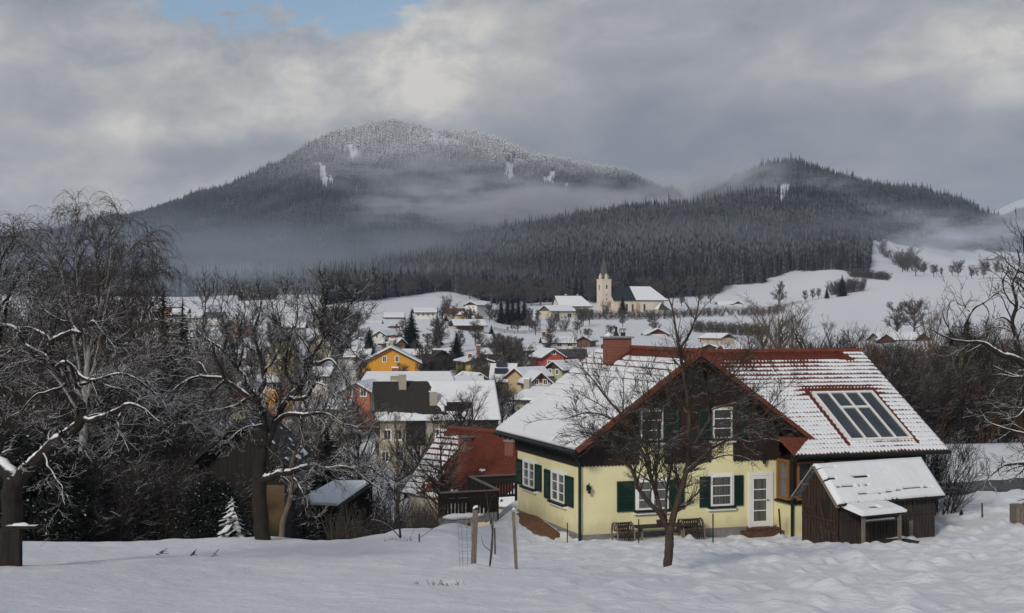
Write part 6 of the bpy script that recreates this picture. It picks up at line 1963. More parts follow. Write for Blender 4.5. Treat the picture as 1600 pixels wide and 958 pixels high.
Y3 = 42.0
lim = [L3(Y3, [(410, 856), (406, 800), (405, 755), (409, 710), (417, 690)], 25, 18),
       L3(Y3, [(416, 695), (414, 663), (407, 645), (396, 630), (388, 621), (370, 607), (351, 594), (344, 576), (338, 560), (330, 540)], 12, 2.5, 0, -1),
       L3(Y3, [(349, 592), (326, 589), (311, 588), (293, 596), (278, 604), (255, 625)], 6, 1.5, -.6, -1.6), L3(Y3, [(326, 589), (315, 570), (295, 560), (275, 562), (258, 575)], 4, 1.2, -.8, 0),
       L3(Y3, [(400, 636), (404, 617), (414, 597), (411, 582), (406, 557), (398, 520), (405, 490), (410, 465)], 9, 1.4, -.2, .8), L3(Y3, [(392, 626), (389, 600), (372, 575), (349, 549), (326, 532), (312, 520), (298, 500)], 8, 1.4, -.3, 1.2),
       L3(Y3, [(349, 549), (352, 520), (345, 490), (348, 460)], 3.5, 1, .3, .8), L3(Y3, [(411, 582), (430, 560), (440, 530), (438, 500), (432, 475)], 4, 1, .2, -.6), L3(Y3, [(372, 575), (380, 545), (376, 510), (383, 480), (378, 462)], 4, 1, .2, 1.4), L3(Y3, [(326, 532), (318, 505), (322, 475), (318, 450)], 3, .9, .8, .3),
       L3(Y3, [(417, 694), (428, 665), (436, 645), (450, 622), (469, 603), (483, 576), (488, 557), (498, 541), (513, 523), (525, 509), (538, 502), (556, 490)], 13, 2, 0, .6),
       L3(Y3, [(505, 530), (502, 509), (500, 498), (490, 482), (481, 463), (478, 450)], 6, 1.2, .4, 1), L3(Y3, [(500, 498), (508, 480), (512, 455), (506, 440)], 3, 1, .5, .2), L3(Y3, [(485, 572), (503, 565), (518, 563), (532, 580), (545, 600), (560, 610)], 6, 1.2, .3, -.8),
       L3(Y3, [(450, 622), (465, 624), (479, 620), (489, 605), (497, 598), (515, 606), (530, 620)], 7, 1.6, .1, -1), L3(Y3, [(430, 660), (445, 649), (456, 647), (475, 648), (499, 645), (518, 651), (536, 661), (560, 668)], 8, 1.6, 0, -1.2),
       L3(Y3, [(404, 752), (420, 746), (437, 741), (456, 738)], 13, 10, 0, -.4), L3(Y3, [(455, 738), (472, 732), (490, 728), (509, 734), (529, 731), (545, 732), (564, 743), (580, 755), (600, 768)], 9, 1.8, -.4, -1.4), L3(Y3, [(545, 732), (571, 728), (591, 741), (606, 752)], 5, 1.3, -1, -.2), L3(Y3, [(458, 739), (465, 755), (472, 770), (480, 790)], 5, 1.4, -.4, -1),
       L3(Y3, [(488, 557), (475, 535), (462, 515), (465, 480), (460, 455)], 4, 1, .4, 1.4), L3(Y3, [(513, 523), (530, 530), (548, 545), (560, 560)], 3.5, 1, .5, 1.5), L3(Y3, [(538, 502), (545, 480), (556, 462), (560, 445)], 3, .9, .6, 0), L3(Y3, [(388, 621), (365, 635), (340, 640), (310, 655), (285, 660)], 5, 1.2, -.4, 1), L3(Y3, [(351, 594), (335, 610), (320, 625), (300, 632)], 3.5, 1, -.7, -.2),
       L3(Y3, [(469, 603), (452, 590), (445, 570), (450, 545), (446, 520)], 4.5, 1, .2, -.6), L3(Y3, [(414, 663), (395, 665), (375, 672), (355, 690)], 4, 1.1, -.1, -1)]
tree_thing('pear_tree', 'large old pear tree with forked trunk and snow along its limbs, left of centre', PG(410, Y3), lim,
           [dict(dens=6.5, tmin=.13, lmean=.7, lrel=.12, ang=.8, up=.16, k=6, wig=.24, rr=.36, rmin=.011, s=4), dict(dens=9.1, tmin=.08, lmean=.46, lrel=.1, ang=.75, up=.14, k=5, wig=.28, rr=.6, rmin=.0085, s=3), dict(dens=9.1, tmin=.1, lmean=.28, ang=.7, up=.1, k=4, wig=.28, rr=.7, rmin=.007, s=3)],
           13, M['bark_old'], M['bark_old'], snow=.62, rmin=.03, crook=.011)

Y4 = 44.0
lim = [L3(Y4, [(439, 853), (442, 815), (451, 787), (454, 769), (452, 748), (458, 715), (470, 690)], 9.5, 4), L3(Y4, [(452, 775), (462, 760), (478, 748), (492, 730), (500, 700)], 5, 1.2, 0, .5), L3(Y4, [(453, 760), (445, 735), (436, 710), (440, 680)], 5, 1.2, 0, -.5), L3(Y4, [(462, 710), (480, 690), (500, 660), (505, 630)], 4, 1, 0, .8)]
tree_thing('young_tree', 'slender pale leaning trunk right beside the old pear tree', PG(439, Y4), lim,
           [dict(dens=2.4, tmin=.2, lmean=.7, ang=.7, up=.2, k=5, wig=.16, rr=.4, rmin=.008, s=4), dict(dens=3, tmin=.1, lmean=.4, ang=.7, up=.1, k=4, wig=.2, rr=.6, rmin=.006, s=3)], 14, M['bark_pale'], M['bark_old'], snow=.5)

Y5 = 25.0
lim = [L3(Y5, [(1702, 920), (1692, 800), (1684, 700), (1665, 640)], 60, 44), L3(Y5, [(1675, 655), (1640, 605), (1612, 582), (1590, 562), (1567, 556), (1553, 546)], 17, 8, 0, -.2),
       L3(Y5, [(1553, 547), (1535, 536), (1511, 533), (1492, 532), (1470, 524), (1454, 514)], 7, 1.6, -.2, -.5), L3(Y5, [(1513, 533), (1509, 512), (1517, 488), (1535, 473), (1552, 462), (1565, 452), (1568, 432)], 5, 1.3, -.2, .3), L3(Y5, [(1517, 488), (1504, 478), (1490, 470), (1480, 480)], 2.4, .9, 0, .4), L3(Y5, [(1492, 532), (1482, 512), (1473, 492), (1476, 474)], 3, .9, -.3, 0), L3(Y5, [(1483, 515), (1494, 500), (1496, 484)], 2, .8, -.2, .3), L3(Y5, [(1535, 473), (1545, 490), (1540, 510)], 2, .8, 0, .4),
       L3(Y5, [(1596, 568), (1590, 545), (1588, 525), (1582, 504), (1588, 475), (1582, 445), (1592, 415), (1590, 390)], 9, 1.6, -.1, .5), L3(Y5, [(1660, 640), (1650, 560), (1630, 500), (1612, 450), (1603, 405), (1600, 370)], 22, 2.5, 0, .8), L3(Y5, [(1630, 500), (1650, 440), (1640, 400)], 8, 1.5, .4, 1), L3(Y5, [(1584, 508), (1568, 496), (1556, 498), (1545, 508)], 3.5, 1, .2, -.4), L3(Y5, [(1586, 480), (1572, 462), (1568, 440), (1575, 420)], 3, .9, .2, 0),
       L3(Y5, [(1684, 740), (1640, 725), (1600, 724), (1572, 727), (1559, 733), (1541, 749)], 12, 1.4, 0, -.9), L3(Y5, [(1684, 720), (1650, 690), (1610, 680), (1575, 672), (1545, 660), (1530, 640)], 10, 1.3, 0, .8), L3(Y5, [(1612, 582), (1600, 605), (1580, 620), (1560, 640)], 4, 1, 0, .6), L3(Y5, [(1640, 605), (1610, 630), (1590, 650), (1565, 655)], 5, 1.1, 0, -.7), L3(Y5, [(1603, 430), (1585, 420), (1572, 408), (1570, 395)], 3, .9, .6, .2)]
tree_thing('apple_tree', 'old apple tree reaching in from the right edge with a snow-topped limb', PG(1702, Y5), lim,
           [dict(dens=6, tmin=.15, lmean=.38, lrel=.16, ang=.75, up=.10, k=6, wig=.2, rr=.4, rmin=.0065, s=4), dict(dens=8, tmin=.08, lmean=.28, lrel=.10, ang=.75, up=.06, k=5, wig=.24, rr=.6, rmin=.005, s=3), dict(dens=7, tmin=.1, lmean=.19, ang=.7, up=.04, k=4, wig=.25, rr=.7, rmin=.0042, s=3)],
           15, M['bark_old'], M['bark_old'], snow=.6, rmin=.035, crook=.006)

# weeping birch behind the gnarled apple tree
Y6 = 64.0
lim = [L3(Y6, [(128, 760), (130, 690), (134, 600), (140, 540)], 14, 8)]
for pts in ([(132, 640), (150, 560), (165, 480), (180, 420), (205, 385), (225, 370)], [(134, 600), (138, 520), (150, 450), (148, 390), (140, 345)], [(133, 620), (118, 540), (105, 470), (92, 410), (80, 365)], [(132, 640), (105, 570), (80, 500), (62, 440), (45, 390), (30, 365)], [(136, 600), (165, 530), (195, 480), (220, 440), (240, 425)], [(135, 620), (170, 560), (210, 520), (240, 505), (255, 500)], [(136, 580), (128, 500), (120, 430), (118, 370), (125, 340)], [(140, 545), (160, 470), (172, 410), (175, 365), (185, 345)],
            [(132, 660), (95, 600), (60, 560), (30, 520)], [(138, 560), (175, 500), (200, 450), (215, 410)], [(134, 610), (112, 520), (98, 450), (70, 395), (55, 370)]):
    lim.append(L3(Y6, pts, 5, 1.4, 0, random.Random(len(lim)).uniform(-2.2, 2.2)))
tree_thing('birch_tree', 'tall weeping birch with pale branches and drooping twig ends, at the far left', PG(128, Y6), lim,
           [dict(dens=5.2, tmin=.22, lmean=1.4, lrel=.05, ang=.55, up=.12, k=8, wig=.10, rr=.45, rmin=.013, s=4, sag=.28), dict(dens=6.2, tmin=.2, lmean=1.25, ang=.65, up=-.05, k=7, wig=.10, rr=.5, rmin=.010, s=3, sag=.75), dict(dens=3.2, tmin=.2, lmean=.8, ang=.5, up=-.1, k=5, wig=.1, rr=.7, rmin=.008, s=3, sag=.9)],
           16, M['bark_birch'], M['twig_birch'])

# saplings by the posts
lim = [L3(29.4, [(765, 886), (768, 850), (769, 818), (762, 790), (760, 765)], 2.6, .9), L3(29.4, [(768, 862), (756, 852), (752, 838)], 1.2, .6), L3(29.4, [(769, 830), (764, 800), (768, 780), (774, 772)], 1.2, .6, 0, .2), L3(29.4, [(766, 884), (770, 850), (771, 800)], 1.8, .8)]
tree_thing('sapling', 'thin bare sapling tied between the two grey posts', PG(765, 29.4), lim, [dict(dens=1.6, tmin=.2, lmean=.25, ang=.7, up=.2, k=4, wig=.15, rr=.6, rmin=.003, s=3)], 17, M['bark_tree'], M['bark_tree'])
lim = [L3(41, [(627, 852), (624, 820), (622, 795), (616, 775), (618, 750)], 4, 1.2), L3(41, [(627, 842), (612, 826), (596, 815), (580, 812)], 1.8, .8), L3(41, [(628, 846), (650, 843), (668, 832), (676, 826)], 1.6, .7), L3(41, [(624, 815), (640, 800), (650, 780)], 1.6, .7)]
tree_thing('sapling', 'bent dark sapling with low side shoots at the meadow edge', PG(627, 41), lim, [dict(dens=1.8, tmin=.1, lmean=.4, ang=.7, up=.2, k=4, wig=.15, rr=.6, rmin=.005, s=3)], 18, M['bark_old'], M['bark_old'])

# snow-laden young spruce and little spruces
spruce(362, 775, 856, 45.5, 'young spruce bent under snow beside the trunk of the pear tree', mesh=SPR_S, wide=1.5, rz=.4)
spruce(1502, 795, 826, 54.5, 'small dark young spruce in the snow right of the plank hut', mesh=SPR[1], wide=1.5)

# ------------------------------------------------------------------ shrubs of the thickets
SH_D = [shrub_meshes(s, 26, 4.2, 2.4, M['twig_shrub'], rmin=.011) for s in (21, 22, 23)]
SH_B = [shrub_meshes(s, 24, 4.0, 2.2, M['twig_brown'], (3.4, 5.0), rmin=.012) for s in (31, 32)]
SH_F = [shrub_meshes(s, 20, 4.0, 2.2, M['twig_far'], (2.2, 2.6), 1.3, .7, rmin=.035) for s in (41, 42)]
SH_R = shrub_meshes(51, 40, 2.4, 1.7, bark('grey_twigs', (.10, .085, .07), .8, 1.2, .4), (3.0, 4.0), .7, .35, rmin=.007, up=.1)
rs = random.Random(77)
LG = 'dark leafless shrubs of the thicket below the left meadow edge'
spots = []
for x in range(-30, 345, 24): spots.append((x + rs.uniform(-8, 8), rs.uniform(51, 54), rs.uniform(.85, 1.1)))
for x in range(-40, 560, 32): spots.append((x + rs.uniform(-10, 10), rs.uniform(57, 63), rs.uniform(1.0, 1.35)))
for x in range(-40, 420, 40): spots.append((x + rs.uniform(-12, 12), rs.uniform(68, 78), rs.uniform(1.25, 1.7)))
for x in range(-20, 330, 50): spots.append((x + rs.uniform(-12, 12), rs.uniform(84, 100), rs.uniform(1.6, 2.1)))
for i, (x, Y, s) in enumerate(spots):
    if 380 < x < 560 and Y < 66 and i % 2: continue
    if 440 < x < 600 and Y < 66: s *= .6
    place_shrub(SH_D[i % 3], 'dark leafless shrub in the tangled thicket below the left meadow edge', PG(x, Y), rs.uniform(0, 6.28), s, LG)
for i, (x, Y, s) in enumerate(((560, 58, .55), (600, 58, .6), (640, 60, .62), (672, 61, .62), (590, 66, .8), (635, 70, .85), (670, 74, .8), (610, 90, 1.0), (690, 70, .7), (560, 84, 1.0))):
    place_shrub(SH_D[i % 3], 'dark leafless shrub in the hollow before the farmhouse', PG(x, Y), rs.uniform(0, 6.28), s, 'dark leafless shrubs in the hollow before the farmhouse')
place_shrub(SH_R, 'rounded grey-brown twiggy shrub at the meadow edge in front of the carport', PG(535, 49.5) + V(0, 0, .3), 0, (.85, .85, .75))
place_shrub(SH_R, 'low grey-brown shrub hugging the left end of the front board railing', PG(668, 55.5), 2.0, (.7, .7, .9))
place_shrub(SH_D[1], 'spreading dark shrub behind the right end of the plank hut', PG(1466, 55.5), 1.0, (.95, .95, .72))
place_shrub(SH_D[2], 'dark shrub between the yellow house and the road', PG(1440, 59), 2.0, .8)
# dark evergreens deep in the left thicket
def evergreen_mesh(seed, n=15000, leaf=.085):
    """broad evergreen bush: leaves gathered in drooping tufts through an uneven crown, about 4.5 m high"""
    rng = np.random.default_rng(seed)
    nt_ = 330; g = rng.uniform(0, 6.28, nt_); zz = rng.uniform(.1, 4.4, nt_)
    rad = 1.75 * np.sqrt(np.clip(1 - ((zz - 1.5) / 3.0) ** 2, .04, 1)) * (rng.random(nt_) ** .35) * rng.uniform(.75, 1.15, nt_)
    c = np.stack([rad * np.cos(g), rad * np.sin(g), zz], -1)
    k = rng.integers(0, nt_, n); p = c[k] + rng.normal(size=(n, 3)) * np.array((.20, .20, .13)); p[:, 2] -= .25 * np.linalg.norm(p[:, :2] - c[k][:, :2], axis=1)
    d = norm(rng.normal(size=(n, 3)) + np.c_[np.cos(g[k]), np.sin(g[k]), -.3 * np.ones(n)]); s = norm(np.cross(d, rng.normal(size=(n, 3)))); L = leaf * rng.uniform(.7, 1.5, n)[:, None]
    v = np.stack([p, p + d * L * .6 + s * L * .42, p + d * L * 1.5, p + d * L * .6 - s * L * .42], 1).reshape(-1, 3)
    f = np.arange(4 * n).reshape(-1, 4)
    me = mesh_np('foliage', v, [f]); me.materials.append(MAT_EVG)
    st = [([(0, 0, -.4), (rng.normal(0, .3), rng.normal(0, .3), 2), (rng.normal(0, .8), rng.normal(0, .8), 3.8)], .06, .015) for _ in range(7)]
    t_ = tubes(*limbs_arrays(st, 8), 5); tm = mesh_np('stems', t_[0], [t_[1]], True); tm.materials.append(M['bark_old'])
    return me, tm


MAT_EVG = conifer_near_mat('snowy_evergreen_leaves', (.016, .019, .015), .88, 1.25, 2.2)
EVG = [evergreen_mesh(s) for s in (3, 4)]
for (x, Y, sc_, k, lab) in ((60, 49.5, 1.0, 0, 'broad black evergreen bush under the gnarled apple tree, nearest of the dark evergreens'), (5, 52, 1.25, 1, 'black evergreen bush at the extreme left edge behind the apple trunk'), (118, 54, 1.15, 1, 'dark evergreen bush in the thicket just right of the apple tree'), (190, 57, 1.0, 0, 'dark evergreen bush in the thicket between the apple and pear trees'), (262, 54, .8, 1, 'low dark evergreen bush left of the timber shed'), (330, 51, .75, 0, 'dark evergreen bush with snow flecks right before the timber shed'), (40, 62, 1.6, 0, 'tall black evergreen bush behind the other evergreens at the left')):
    t = thing('evergreen_bush', lab, 'shrub', PG(x, Y), x * .7 % 6.28); t.scale = (sc_, sc_, sc_)
    link('foliage', EVG[k][0], None, t); link('stems', EVG[k][1], None, t)
for (x, yt, yb, Y, k, w_, lab) in ((255, 440, 700, 90, 0, 1.0, 'tall dusky spruce right behind the weeping birch'), (285, 458, 640, 110, 2, 1.0, 'slender dark spruce right of the weeping birch'), (512, 655, 760, 75, 1, 1.2, 'conical dark spruce above the carport roof')):
    spruce(x, yt, yb, Y, lab, kind=k, wide=w_)

# brown thicket behind the house on the right
BG = 'brown bare shrubs of the thicket beyond the snowfield on the right'
for row, (Ya, Yb, s0, s1, st_) in enumerate(((104, 110, 1.1, 1.5, 20), (116, 128, 1.5, 2.0, 25), (136, 155, 1.9, 2.5, 30), (165, 190, 1.9, 2.5, 40))):
    for x in range(1345, 1640, st_):
        place_shrub((SH_B + SH_D[:1])[(x + row) % 3], 'brown leafless shrub in the thicket beyond the snowfield on the right', PG(x + rs.uniform(-8, 8), rs.uniform(Ya, Yb)), rs.uniform(0, 6.28), rs.uniform(s0, s1), BG)
BG2 = 'brown shrubs behind the red ridge of the yellow house'
for row, (Ya, Yb, s0, s1, st_) in enumerate(((118, 126, 1.5, 1.9, 24), (140, 160, 1.9, 2.4, 30), (180, 205, 1.8, 2.3, 40))):
    for x in range(1185, 1360, st_):
        place_shrub((SH_B)[(x + row) % 2], 'brown leafless shrub growing behind the right roof of the yellow house', PG(x + rs.uniform(-8, 8), rs.uniform(Ya, Yb)), rs.uniform(0, 6.28), rs.uniform(s0, s1) * (.9 if x > 1300 else 1), BG2)

# ------------------------------------------------------------------ free-standing broadleaf trees
CT = [crown_tree_mesh(61, 10, 3.4, M['twig_far'], .26, .2, 8, rmin=.035), crown_tree_mesh(62, 10, 2.2, M['twig_far'], .20, .14, 8, rmin=.035), crown_tree_mesh(63, 10, 4.2, M['twig_far'], .3, .25, 9, rmin=.03)]
CTN = [crown_tree_mesh(64, 10, 3.4, M['twig_shrub'], .2, .22, 8, rmin=.014), crown_tree_mesh(65, 10, 2.6, M['bark_pale'], .18, .25, 7, (2.6, 3.4, 4.0), rmin=.014)]


def btree(px, ytop, Y, label, k=0, group=None, near=False, sx=1.0, name='bare_tree'):
    p = PG(px, Y); h = (H0 - ytop) / F * Y - p.z
    t = place_tree((CTN if near else CT)[k], name, label, p, px * 3.1 % 6.28, h / 10, group)
    if sx != 1: t.scale = (h / 10 * sx, h / 10 * sx, h / 10)
    return t


btree(1402, 474, 345, 'round-crowned bare tree above the long farmhouse, left one of two', 0, sx=1.1)
btree(1428, 464, 348, 'taller round-crowned bare tree above the long farmhouse, right one of two', 2, sx=1.05)
btree(1217, 441, 640, 'solitary bare tree at the foot of the small snowfield', 0)
btree(1258, 452, 640, 'slim bare tree left of the grey hedge on the hillside', 1); btree(1270, 450, 645, 'slim bare tree between two others left of the dark hillside spruce', 1); btree(1279, 449, 650, 'slim bare tree just left of the small hillside spruce', 1)
btree(1348, 442, 655, 'bare tree right of the large hillside spruce', 2, sx=.8)
btree(800, 504, 470, 'small fruit tree on the snowy slope under the spruce clump, leftmost', 0); btree(809, 500, 460, 'twin-stemmed fruit tree on the snowy slope, second from left', 2); btree(831, 499, 470, 'dark fruit tree on the snowy slope below the cream barn', 0); btree(793, 510, 465, 'tiny fruit tree at the left of the slope', 1)
btree(902, 500, 430, 'dark bare tree above the right end of the field fence', 2, sx=1.2); btree(918, 512, 380, 'twiggy grey tree behind the low white house', 2, sx=1.2); btree(1003, 520, 425, 'twiggy bush-like tree left of the red-brown chalet', 2, sx=1.3)
btree(743, 567, 262, 'small bare tree in front of the pale yellow house', 1); btree(668, 519, 340, 'spreading bare tree above the grey-brown stone house', 2, sx=1.2); btree(688, 515, 345, 'grey bare tree between the two village spruces', 2)
btree(1065, 455, 700, 'tall pale pollard-like tree right of the church, left one', 1, sx=1.3); btree(1095, 446, 720, 'tall pale tree right of the church, tallest', 1, sx=1.4); btree(1110, 452, 715, 'tall pale tree right of the church, right one', 0)
btree(620, 505, 395, 'small bare tree behind the orange-brown shed', 1); btree(548, 480, 330, 'grey bare tree at the right end of the left white field', 2, sx=1.2); btree(525, 470, 300, 'dusky bare tree beyond the right crown of the pear tree', 2, sx=1.2)
for i, (x, yt, Y) in enumerate(((1433, 402, 905), (1444, 405, 910), (1457, 408, 905), (1464, 410, 915), (1470, 409, 912), (1490, 412, 905), (1497, 408, 910), (1516, 414, 905), (1528, 420, 910), (1536, 419, 915), (1420, 398, 930), (1410, 400, 940))):
    btree(x + (i * 7 % 5) - 2, yt + (i * 11 % 9), Y + (i * 29 % 50), 'hazy bare tree in the row along the crest of the large snowfield', i % 3, 'hazy bare trees along the crest of the large snowfield')
btree(1190, 478, 118, 'large pale bare tree behind the yellow house, its branches above the red ridge', 1, near=True, sx=1.0); btree(1215, 470, 122, 'tall bare tree with white-dusted fork above the red ridge', 1, near=True, sx=1.2); btree(1268, 500, 125, 'bare tree over the middle of the red ridge', 0, near=True, sx=1.2); btree(1310, 505, 128, 'bare tree near the right end of the red ridge', 0, near=True, sx=1.1)
btree(1240, 505, 140, 'slender bare tree between two larger ones over the red ridge', 1, near=True); btree(1335, 515, 150, 'bare tree just right of the roof end', 0, near=True)
for i, (x, yt, Y, lab) in enumerate(((1452, 470, 116, 'tall thin grey-stemmed tree in the right thicket, leftmost'), (1500, 520, 112, 'pale forked tree in the middle of the right thicket'), (1530, 505, 112, 'bare tree in the right thicket beneath the apple limb'), (1575, 530, 110, 'bare tree in the right thicket at the frame edge'), (1420, 545, 110, 'low bare tree in the right thicket just past the roof'), (1395, 540, 120, 'bare tree in the right thicket nearest the yellow house'))):
    btree(x, yt, Y, lab, 1 if i in (0, 1) else 0, near=True, sx=1.0 if i else .7)
spruce(1512, 492, 700, 125, 'broad dark evergreen rising from the right thicket', kind=1, wide=1.9)
spruce(1485, 510, 700, 128, 'second dark evergreen in the right thicket, left of the broad one', kind=1, wide=1.6)
# bare trees in the lower village on the left and before the farmhouse
for i, (x, yt, Y, lab) in enumerate(((622, 640, 100, 'thin bare tree in front of the left end of the farmhouse'), (655, 650, 96, 'thin bare tree before the middle of the farmhouse'), (720, 604, 120, 'upright bare tree in front of the snowy half of the farmhouse roof'), (740, 612, 122, 'second upright bare tree before the snowy half of the farmhouse roof'), (690, 660, 78, 'bare tree left of the half-melted red roof'), (560, 640, 92, 'bare tree left of the farmhouse'), (478, 640, 90, 'bare tree above the carport'), (785, 600, 160, 'brown bare tree left of the big snowy roof'), (802, 605, 165, 'brown bare tree touching the edge of the big snowy roof'), (770, 610, 158, 'brown bushy tree below the solar roof'))):
    btree(x, yt, Y, lab, 0 if i % 3 else 1, near=True, sx=1.0)
for i, (x, yt, Y) in enumerate(((90, 470, 76), (190, 500, 74), (232, 540, 72), (35, 480, 80), (165, 450, 88), (215, 470, 95), (280, 560, 82), (312, 600, 78), (130, 500, 70), (0, 470, 78), (300, 520, 120), (348, 560, 130), (395, 590, 100), (470, 560, 120), (500, 590, 110), (545, 570, 140), (440, 520, 190), (210, 470, 130), (180, 430, 120), (60, 440, 110), (20, 430, 105), (240, 520, 150), (300, 560, 160), (120, 420, 125), (330, 560, 190), (290, 540, 210), (360, 540, 230), (460, 560, 240), (515, 560, 230), (395, 530, 260), (345, 520, 270), (310, 530, 250), (270, 560, 170))):
    btree(x, yt, Y, 'dusky bare tree among the houses of the lower left village', i % 2, 'dusky bare trees of the lower left village', near=True, sx=1.1)
for x, Y, s in ((690, 285, .8), (700, 288, .9), (715, 282, .8), (760, 262, .6), (752, 263, .6), (790, 300, 1.2), (800, 305, 1.2), (812, 300, 1.1), (825, 300, 1.0), (835, 305, .9), (690, 460, 1.3), (705, 458, 1.4), (860, 470, 1.5), (880, 465, 1.3), (700, 520, 1.5), (770, 540, 1.3)):
    place_shrub(SH_F[int(x) % 2], 'grey leafless bush among the houses on the village slope', PG(x, Y), x % 6.28, s, 'grey leafless bushes on the village slope')
# long hedge below the churchyard and the hillside hedges
for i in range(44):
    x = 905 + i * 7.4
    if 1125 < x < 1150 and i % 2: continue
    far_shrub(SH_F[i % 2], PG(x, 590 + (i % 3) * 5), i * 1.7 % 6.28, (1.25, 1.25, .9 + .25 * (i % 3 == 0)))
for i in range(22):
    x = 1085 + i * 5.2; Yh = 470 - i * 1.5
    far_shrub(SH_F[i % 2], PG(x, Yh), i * 1.3 % 6.28, (1.2, 1.2, 1.0))
for i in range(12):
    x = 1300 + i * 4.2
    far_shrub(SH_F[i % 2], PG(x, 660 + i % 3 * 4), i * 1.9 % 6.28, (1.9, 1.9, 1.6))
for i in range(16):
    x = 1330 + i * 3.8
    far_shrub(SH_F[i % 2], PG(x, 800 - i * 1.0), i * 1.9 % 6.28, (1.9, 1.9, 1.2))
for i in range(18):
    x = 374 + i * 3.2
    far_shrub(SH_F[i % 2], PG(x, 780 + i % 3 * 6), i * 1.9 % 6.28, (2.2, 2.2, 2.0))
for i in range(20):
    x = 1376 + rs.random() ** 1.3 * 190; Yb_ = rs.uniform(985, 1180)
    k_ = rs.uniform(1.6, 3.6) * (1.25 if x < 1430 else .8)
    far_shrub(SH_F[i % 2], PG(x, Yb_), i * 1.9 % 6.28, (k_, k_, k_ * rs.uniform(.6, .95)))
# gardens, verges and orchard scrub between the houses
YG = 'dark leafless bushes in the gardens between the village houses'
for i in range(95):
    x = rs.uniform(560, 860); Y_ = rs.uniform(205, 330)
    if 655 < x < 735 and rs.random() < .5: Y_ = rs.uniform(255, 300)
    place_shrub((SH_D + SH_F)[i % 5], 'dark leafless bush in the gardens between the village houses', PG(x, Y_), i * 2.1 % 6.28, rs.uniform(.45, .95), YG)
for i in range(60):
    x = rs.uniform(230, 560); Y_ = rs.uniform(300, 500)
    place_shrub((SH_D + SH_F)[i % 5], 'dark leafless bush among the houses of the left village', PG(x, Y_), i * 2.1 % 6.28, rs.uniform(.7, 1.5), 'dark leafless bushes among the houses of the left village')
VT = 'bare garden trees scattered between the village houses'
for i in range(46):
    x, Y_ = (rs.uniform(560, 860), rs.uniform(235, 350)) if i < 26 else (rs.uniform(700, 1130), rs.uniform(380, 560))
    p = PG(x, Y_); h_ = rs.uniform(4, 8)
    place_tree(CT[i % 3], 'bare_tree', 'bare garden tree standing between the village houses', p, i * 1.3 % 6.28, h_ / 10, VT)

# ------------------------------------------------------------------ spruces one can tell apart
for (x, yt, yb, Y, k, w_, lab) in ((643, 481, 541, 330, 1, 1.15, 'largest village spruce, dark, left of the grey-brown stone house'), (683, 485, 536, 345, 0, 1.0, 'second village spruce, right of the largest one'), (713, 518, 566, 288, 1, 1.35, 'broad dark spruce beside the pale yellow house'), (577, 509, 546, 320, 1, 1.1, 'short spruce left of the orange-yellow house'), (768, 507, 531, 398, 1, 1.3, 'small spruce right of the cream chalet'),
                                   (783, 461, 505, 520, 0, 1.2, 'leftmost spruce of the clump beside the cream barn'), (793, 463, 505, 530, 1, 1.0, 'second spruce of the clump beside the cream barn'), (801, 459, 505, 525, 0, 1.1, 'middle spruce of the clump beside the cream barn'), (810, 458, 505, 528, 2, 1.3, 'tallest spruce of the clump beside the cream barn'), (819, 461, 505, 525, 0, 1.2, 'rightmost spruce of the clump beside the cream barn'),
                                   (973, 463, 493, 620, 1, 1.35, 'dark spruce standing in front of the church nave'), (1316, 428, 466, 640, 1, 1.1, 'large dark spruce on the hillside right of the small snowfield'), (1292, 446, 470, 640, 0, 1.2, 'smaller spruce on the hillside left of the large one'), (598, 500, 520, 420, 1, 1.2, 'round dark conifer right of the low white bungalow'),
                                   (735, 480, 498, 470, 1, 1.2, 'small grey-green conifer beside the narrow yellow house'), (697, 490, 512, 440, 1, 1.4, 'bushy dark conifer below the red roof on the slope')):
    spruce(x, yt, yb, Y, lab, kind=k, wide=w_)
place_shrub(SH_F[0], 'round dark bush at the foot of the church tower', PG(946, 622), 0, (1.4, 1.4, 1.7))
FB = 'bare broadleaf trees along the foot of the forest'
for i in range(70):
    x = rs.uniform(500, 1130); Y_ = float(np.interp(x, FE_X, FE_R)) - rs.uniform(-15, 35); p = PG(x, Y_)
    t = place_tree(CT[i % 3], 'bare_tree', 'hazy bare broadleaf tree at the foot of the dark forest', p, i * 1.7 % 6.28, 1, FB); h_ = rs.uniform(.7, 1.5); t.scale = (h_ * rs.uniform(1, 1.5), h_ * 1.2, h_)
p = PG(1019, 1160); zt_ = (H0 - 366) / F * 1160 - p.z
t = thing('radio_mast', 'thin pale radio mast rising from the forest above the church', 'mast', p)
mm = MB()
for g in range(3): mm.tube([(.8 * math.cos(g * 2.094), .8 * math.sin(g * 2.094), -1), (.35 * math.cos(g * 2.094), .35 * math.sin(g * 2.094), zt_)], .18, 5)
for k in range(12):
    z0 = zt_ * k / 12
    for g in range(3): mm.tube([(.7 * math.cos(g * 2.094), .7 * math.sin(g * 2.094), z0), (.6 * math.cos(g * 2.094 + 2.094), .6 * math.sin(g * 2.094 + 2.094), z0 + zt_ / 12)], .08, 4)
mm.build('lattice', M['white'], t); MB().tube([(0, 0, zt_ - 2.2), (0, 0, zt_ + .8)], [.75, .6], 8).build('antenna', M['white'], t)
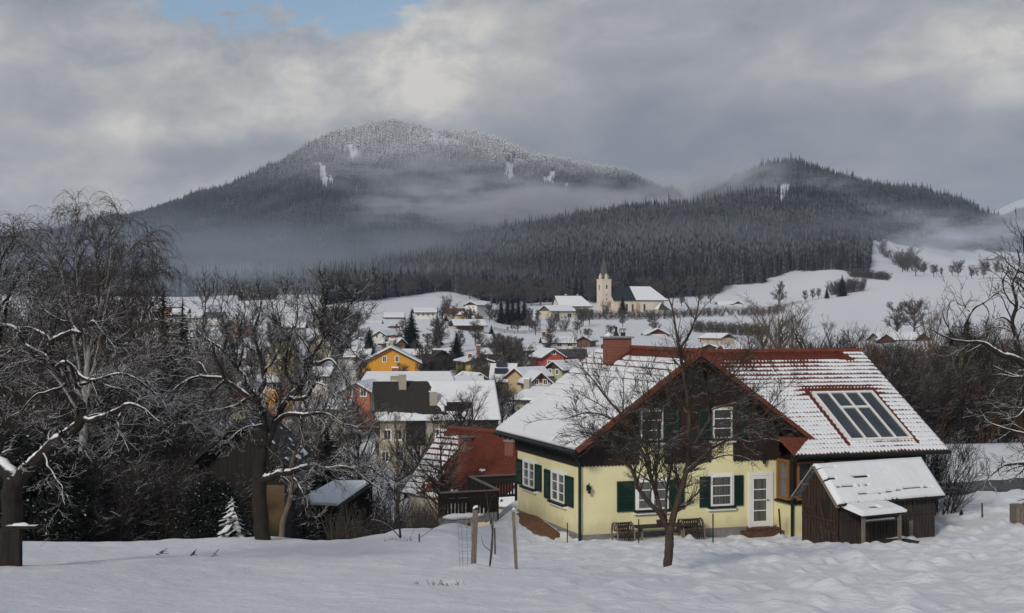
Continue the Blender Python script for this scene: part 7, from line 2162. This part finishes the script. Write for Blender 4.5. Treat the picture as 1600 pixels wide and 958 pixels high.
# hedges and scrub too far off to count: one mass
vs = []; fs = []; o_ = 0; cache = {}
for me_, p, rz, sc_ in FAR:
    if me_.name not in cache:
        co = np.empty(len(me_.vertices) * 3, np.float32); me_.vertices.foreach_get('co', co)
        li = np.empty(len(me_.loops), np.int32); me_.loops.foreach_get('vertex_index', li); cache[me_.name] = (co.reshape(-1, 3), li.reshape(-1, 4))
    co, li = cache[me_.name]; c, s_ = math.cos(rz), math.sin(rz)
    q = co * np.array(sc_); vs.append(np.stack([q[:, 0] * c - q[:, 1] * s_ + p.x, q[:, 0] * s_ + q[:, 1] * c + p.y, q[:, 2] + p.z], -1)); fs.append(li + o_); o_ += len(q)
tag(link('far_scrub', mesh_np('far_scrub', np.vstack(vs), [np.vstack(fs)], True), M['twig_far']), kind='stuff')
# first rows of the forest, tree by tree
rs2 = random.Random(5); cnt = 0
EDGE = 'spruces at the near edge of the valley forest'
while cnt < 200:
    x = rs2.uniform(505, 1352); Y = np.interp(x, FE_X, FE_R) + rs2.uniform(-12, 60)
    if 1000 < x < 1060 and rs2.random() < .3: continue
    p = PG(x, Y); h = rs2.uniform(9, 16)
    spruce(x, h, 0, Y, 'dark spruce in the front rows of the forest above the village', EDGE, kind=cnt % 3, wide=rs2.uniform(.85, 1.15), loc=p, rz=rs2.uniform(0, 6.28))
    cnt += 1
# ------------------------------------------------------------------ unseen conifers added behind the viewer to shade the near meadow
rng = np.random.default_rng(99); n = 150
X = rng.uniform(-62, 4, n); Yb = rng.uniform(-62, -16, n); ok = np.hypot(X, Yb) > 15; X, Yb = X[ok], Yb[ok]; n = len(X)
h = rng.uniform(9, 14, n) + 9 * sstep(-12, -40, X); pv, pf = spruce_far_arrays(rng, n, 4, 8)
ro = rng.uniform(0, 6.28, n)[:, None]; w_ = (h * .26)[:, None]
vx = X[:, None] + w_ * (pv[None, :, 0] * np.cos(ro) - pv[None, :, 1] * np.sin(ro)); vy = Yb[:, None] + w_ * (pv[None, :, 0] * np.sin(ro) + pv[None, :, 1] * np.cos(ro)); vz = GV(X, Yb)[:, None] - .4 + h[:, None] * pv[None, :, 2]
me = mesh_np('shade_wood', np.stack([vx, vy, vz], -1).reshape(-1, 3), [(pf[None] + (np.arange(n) * len(pv))[:, None, None]).reshape(-1, 3)])
tag(link('shade_wood', me, MAT_SPR), kind='stuff')
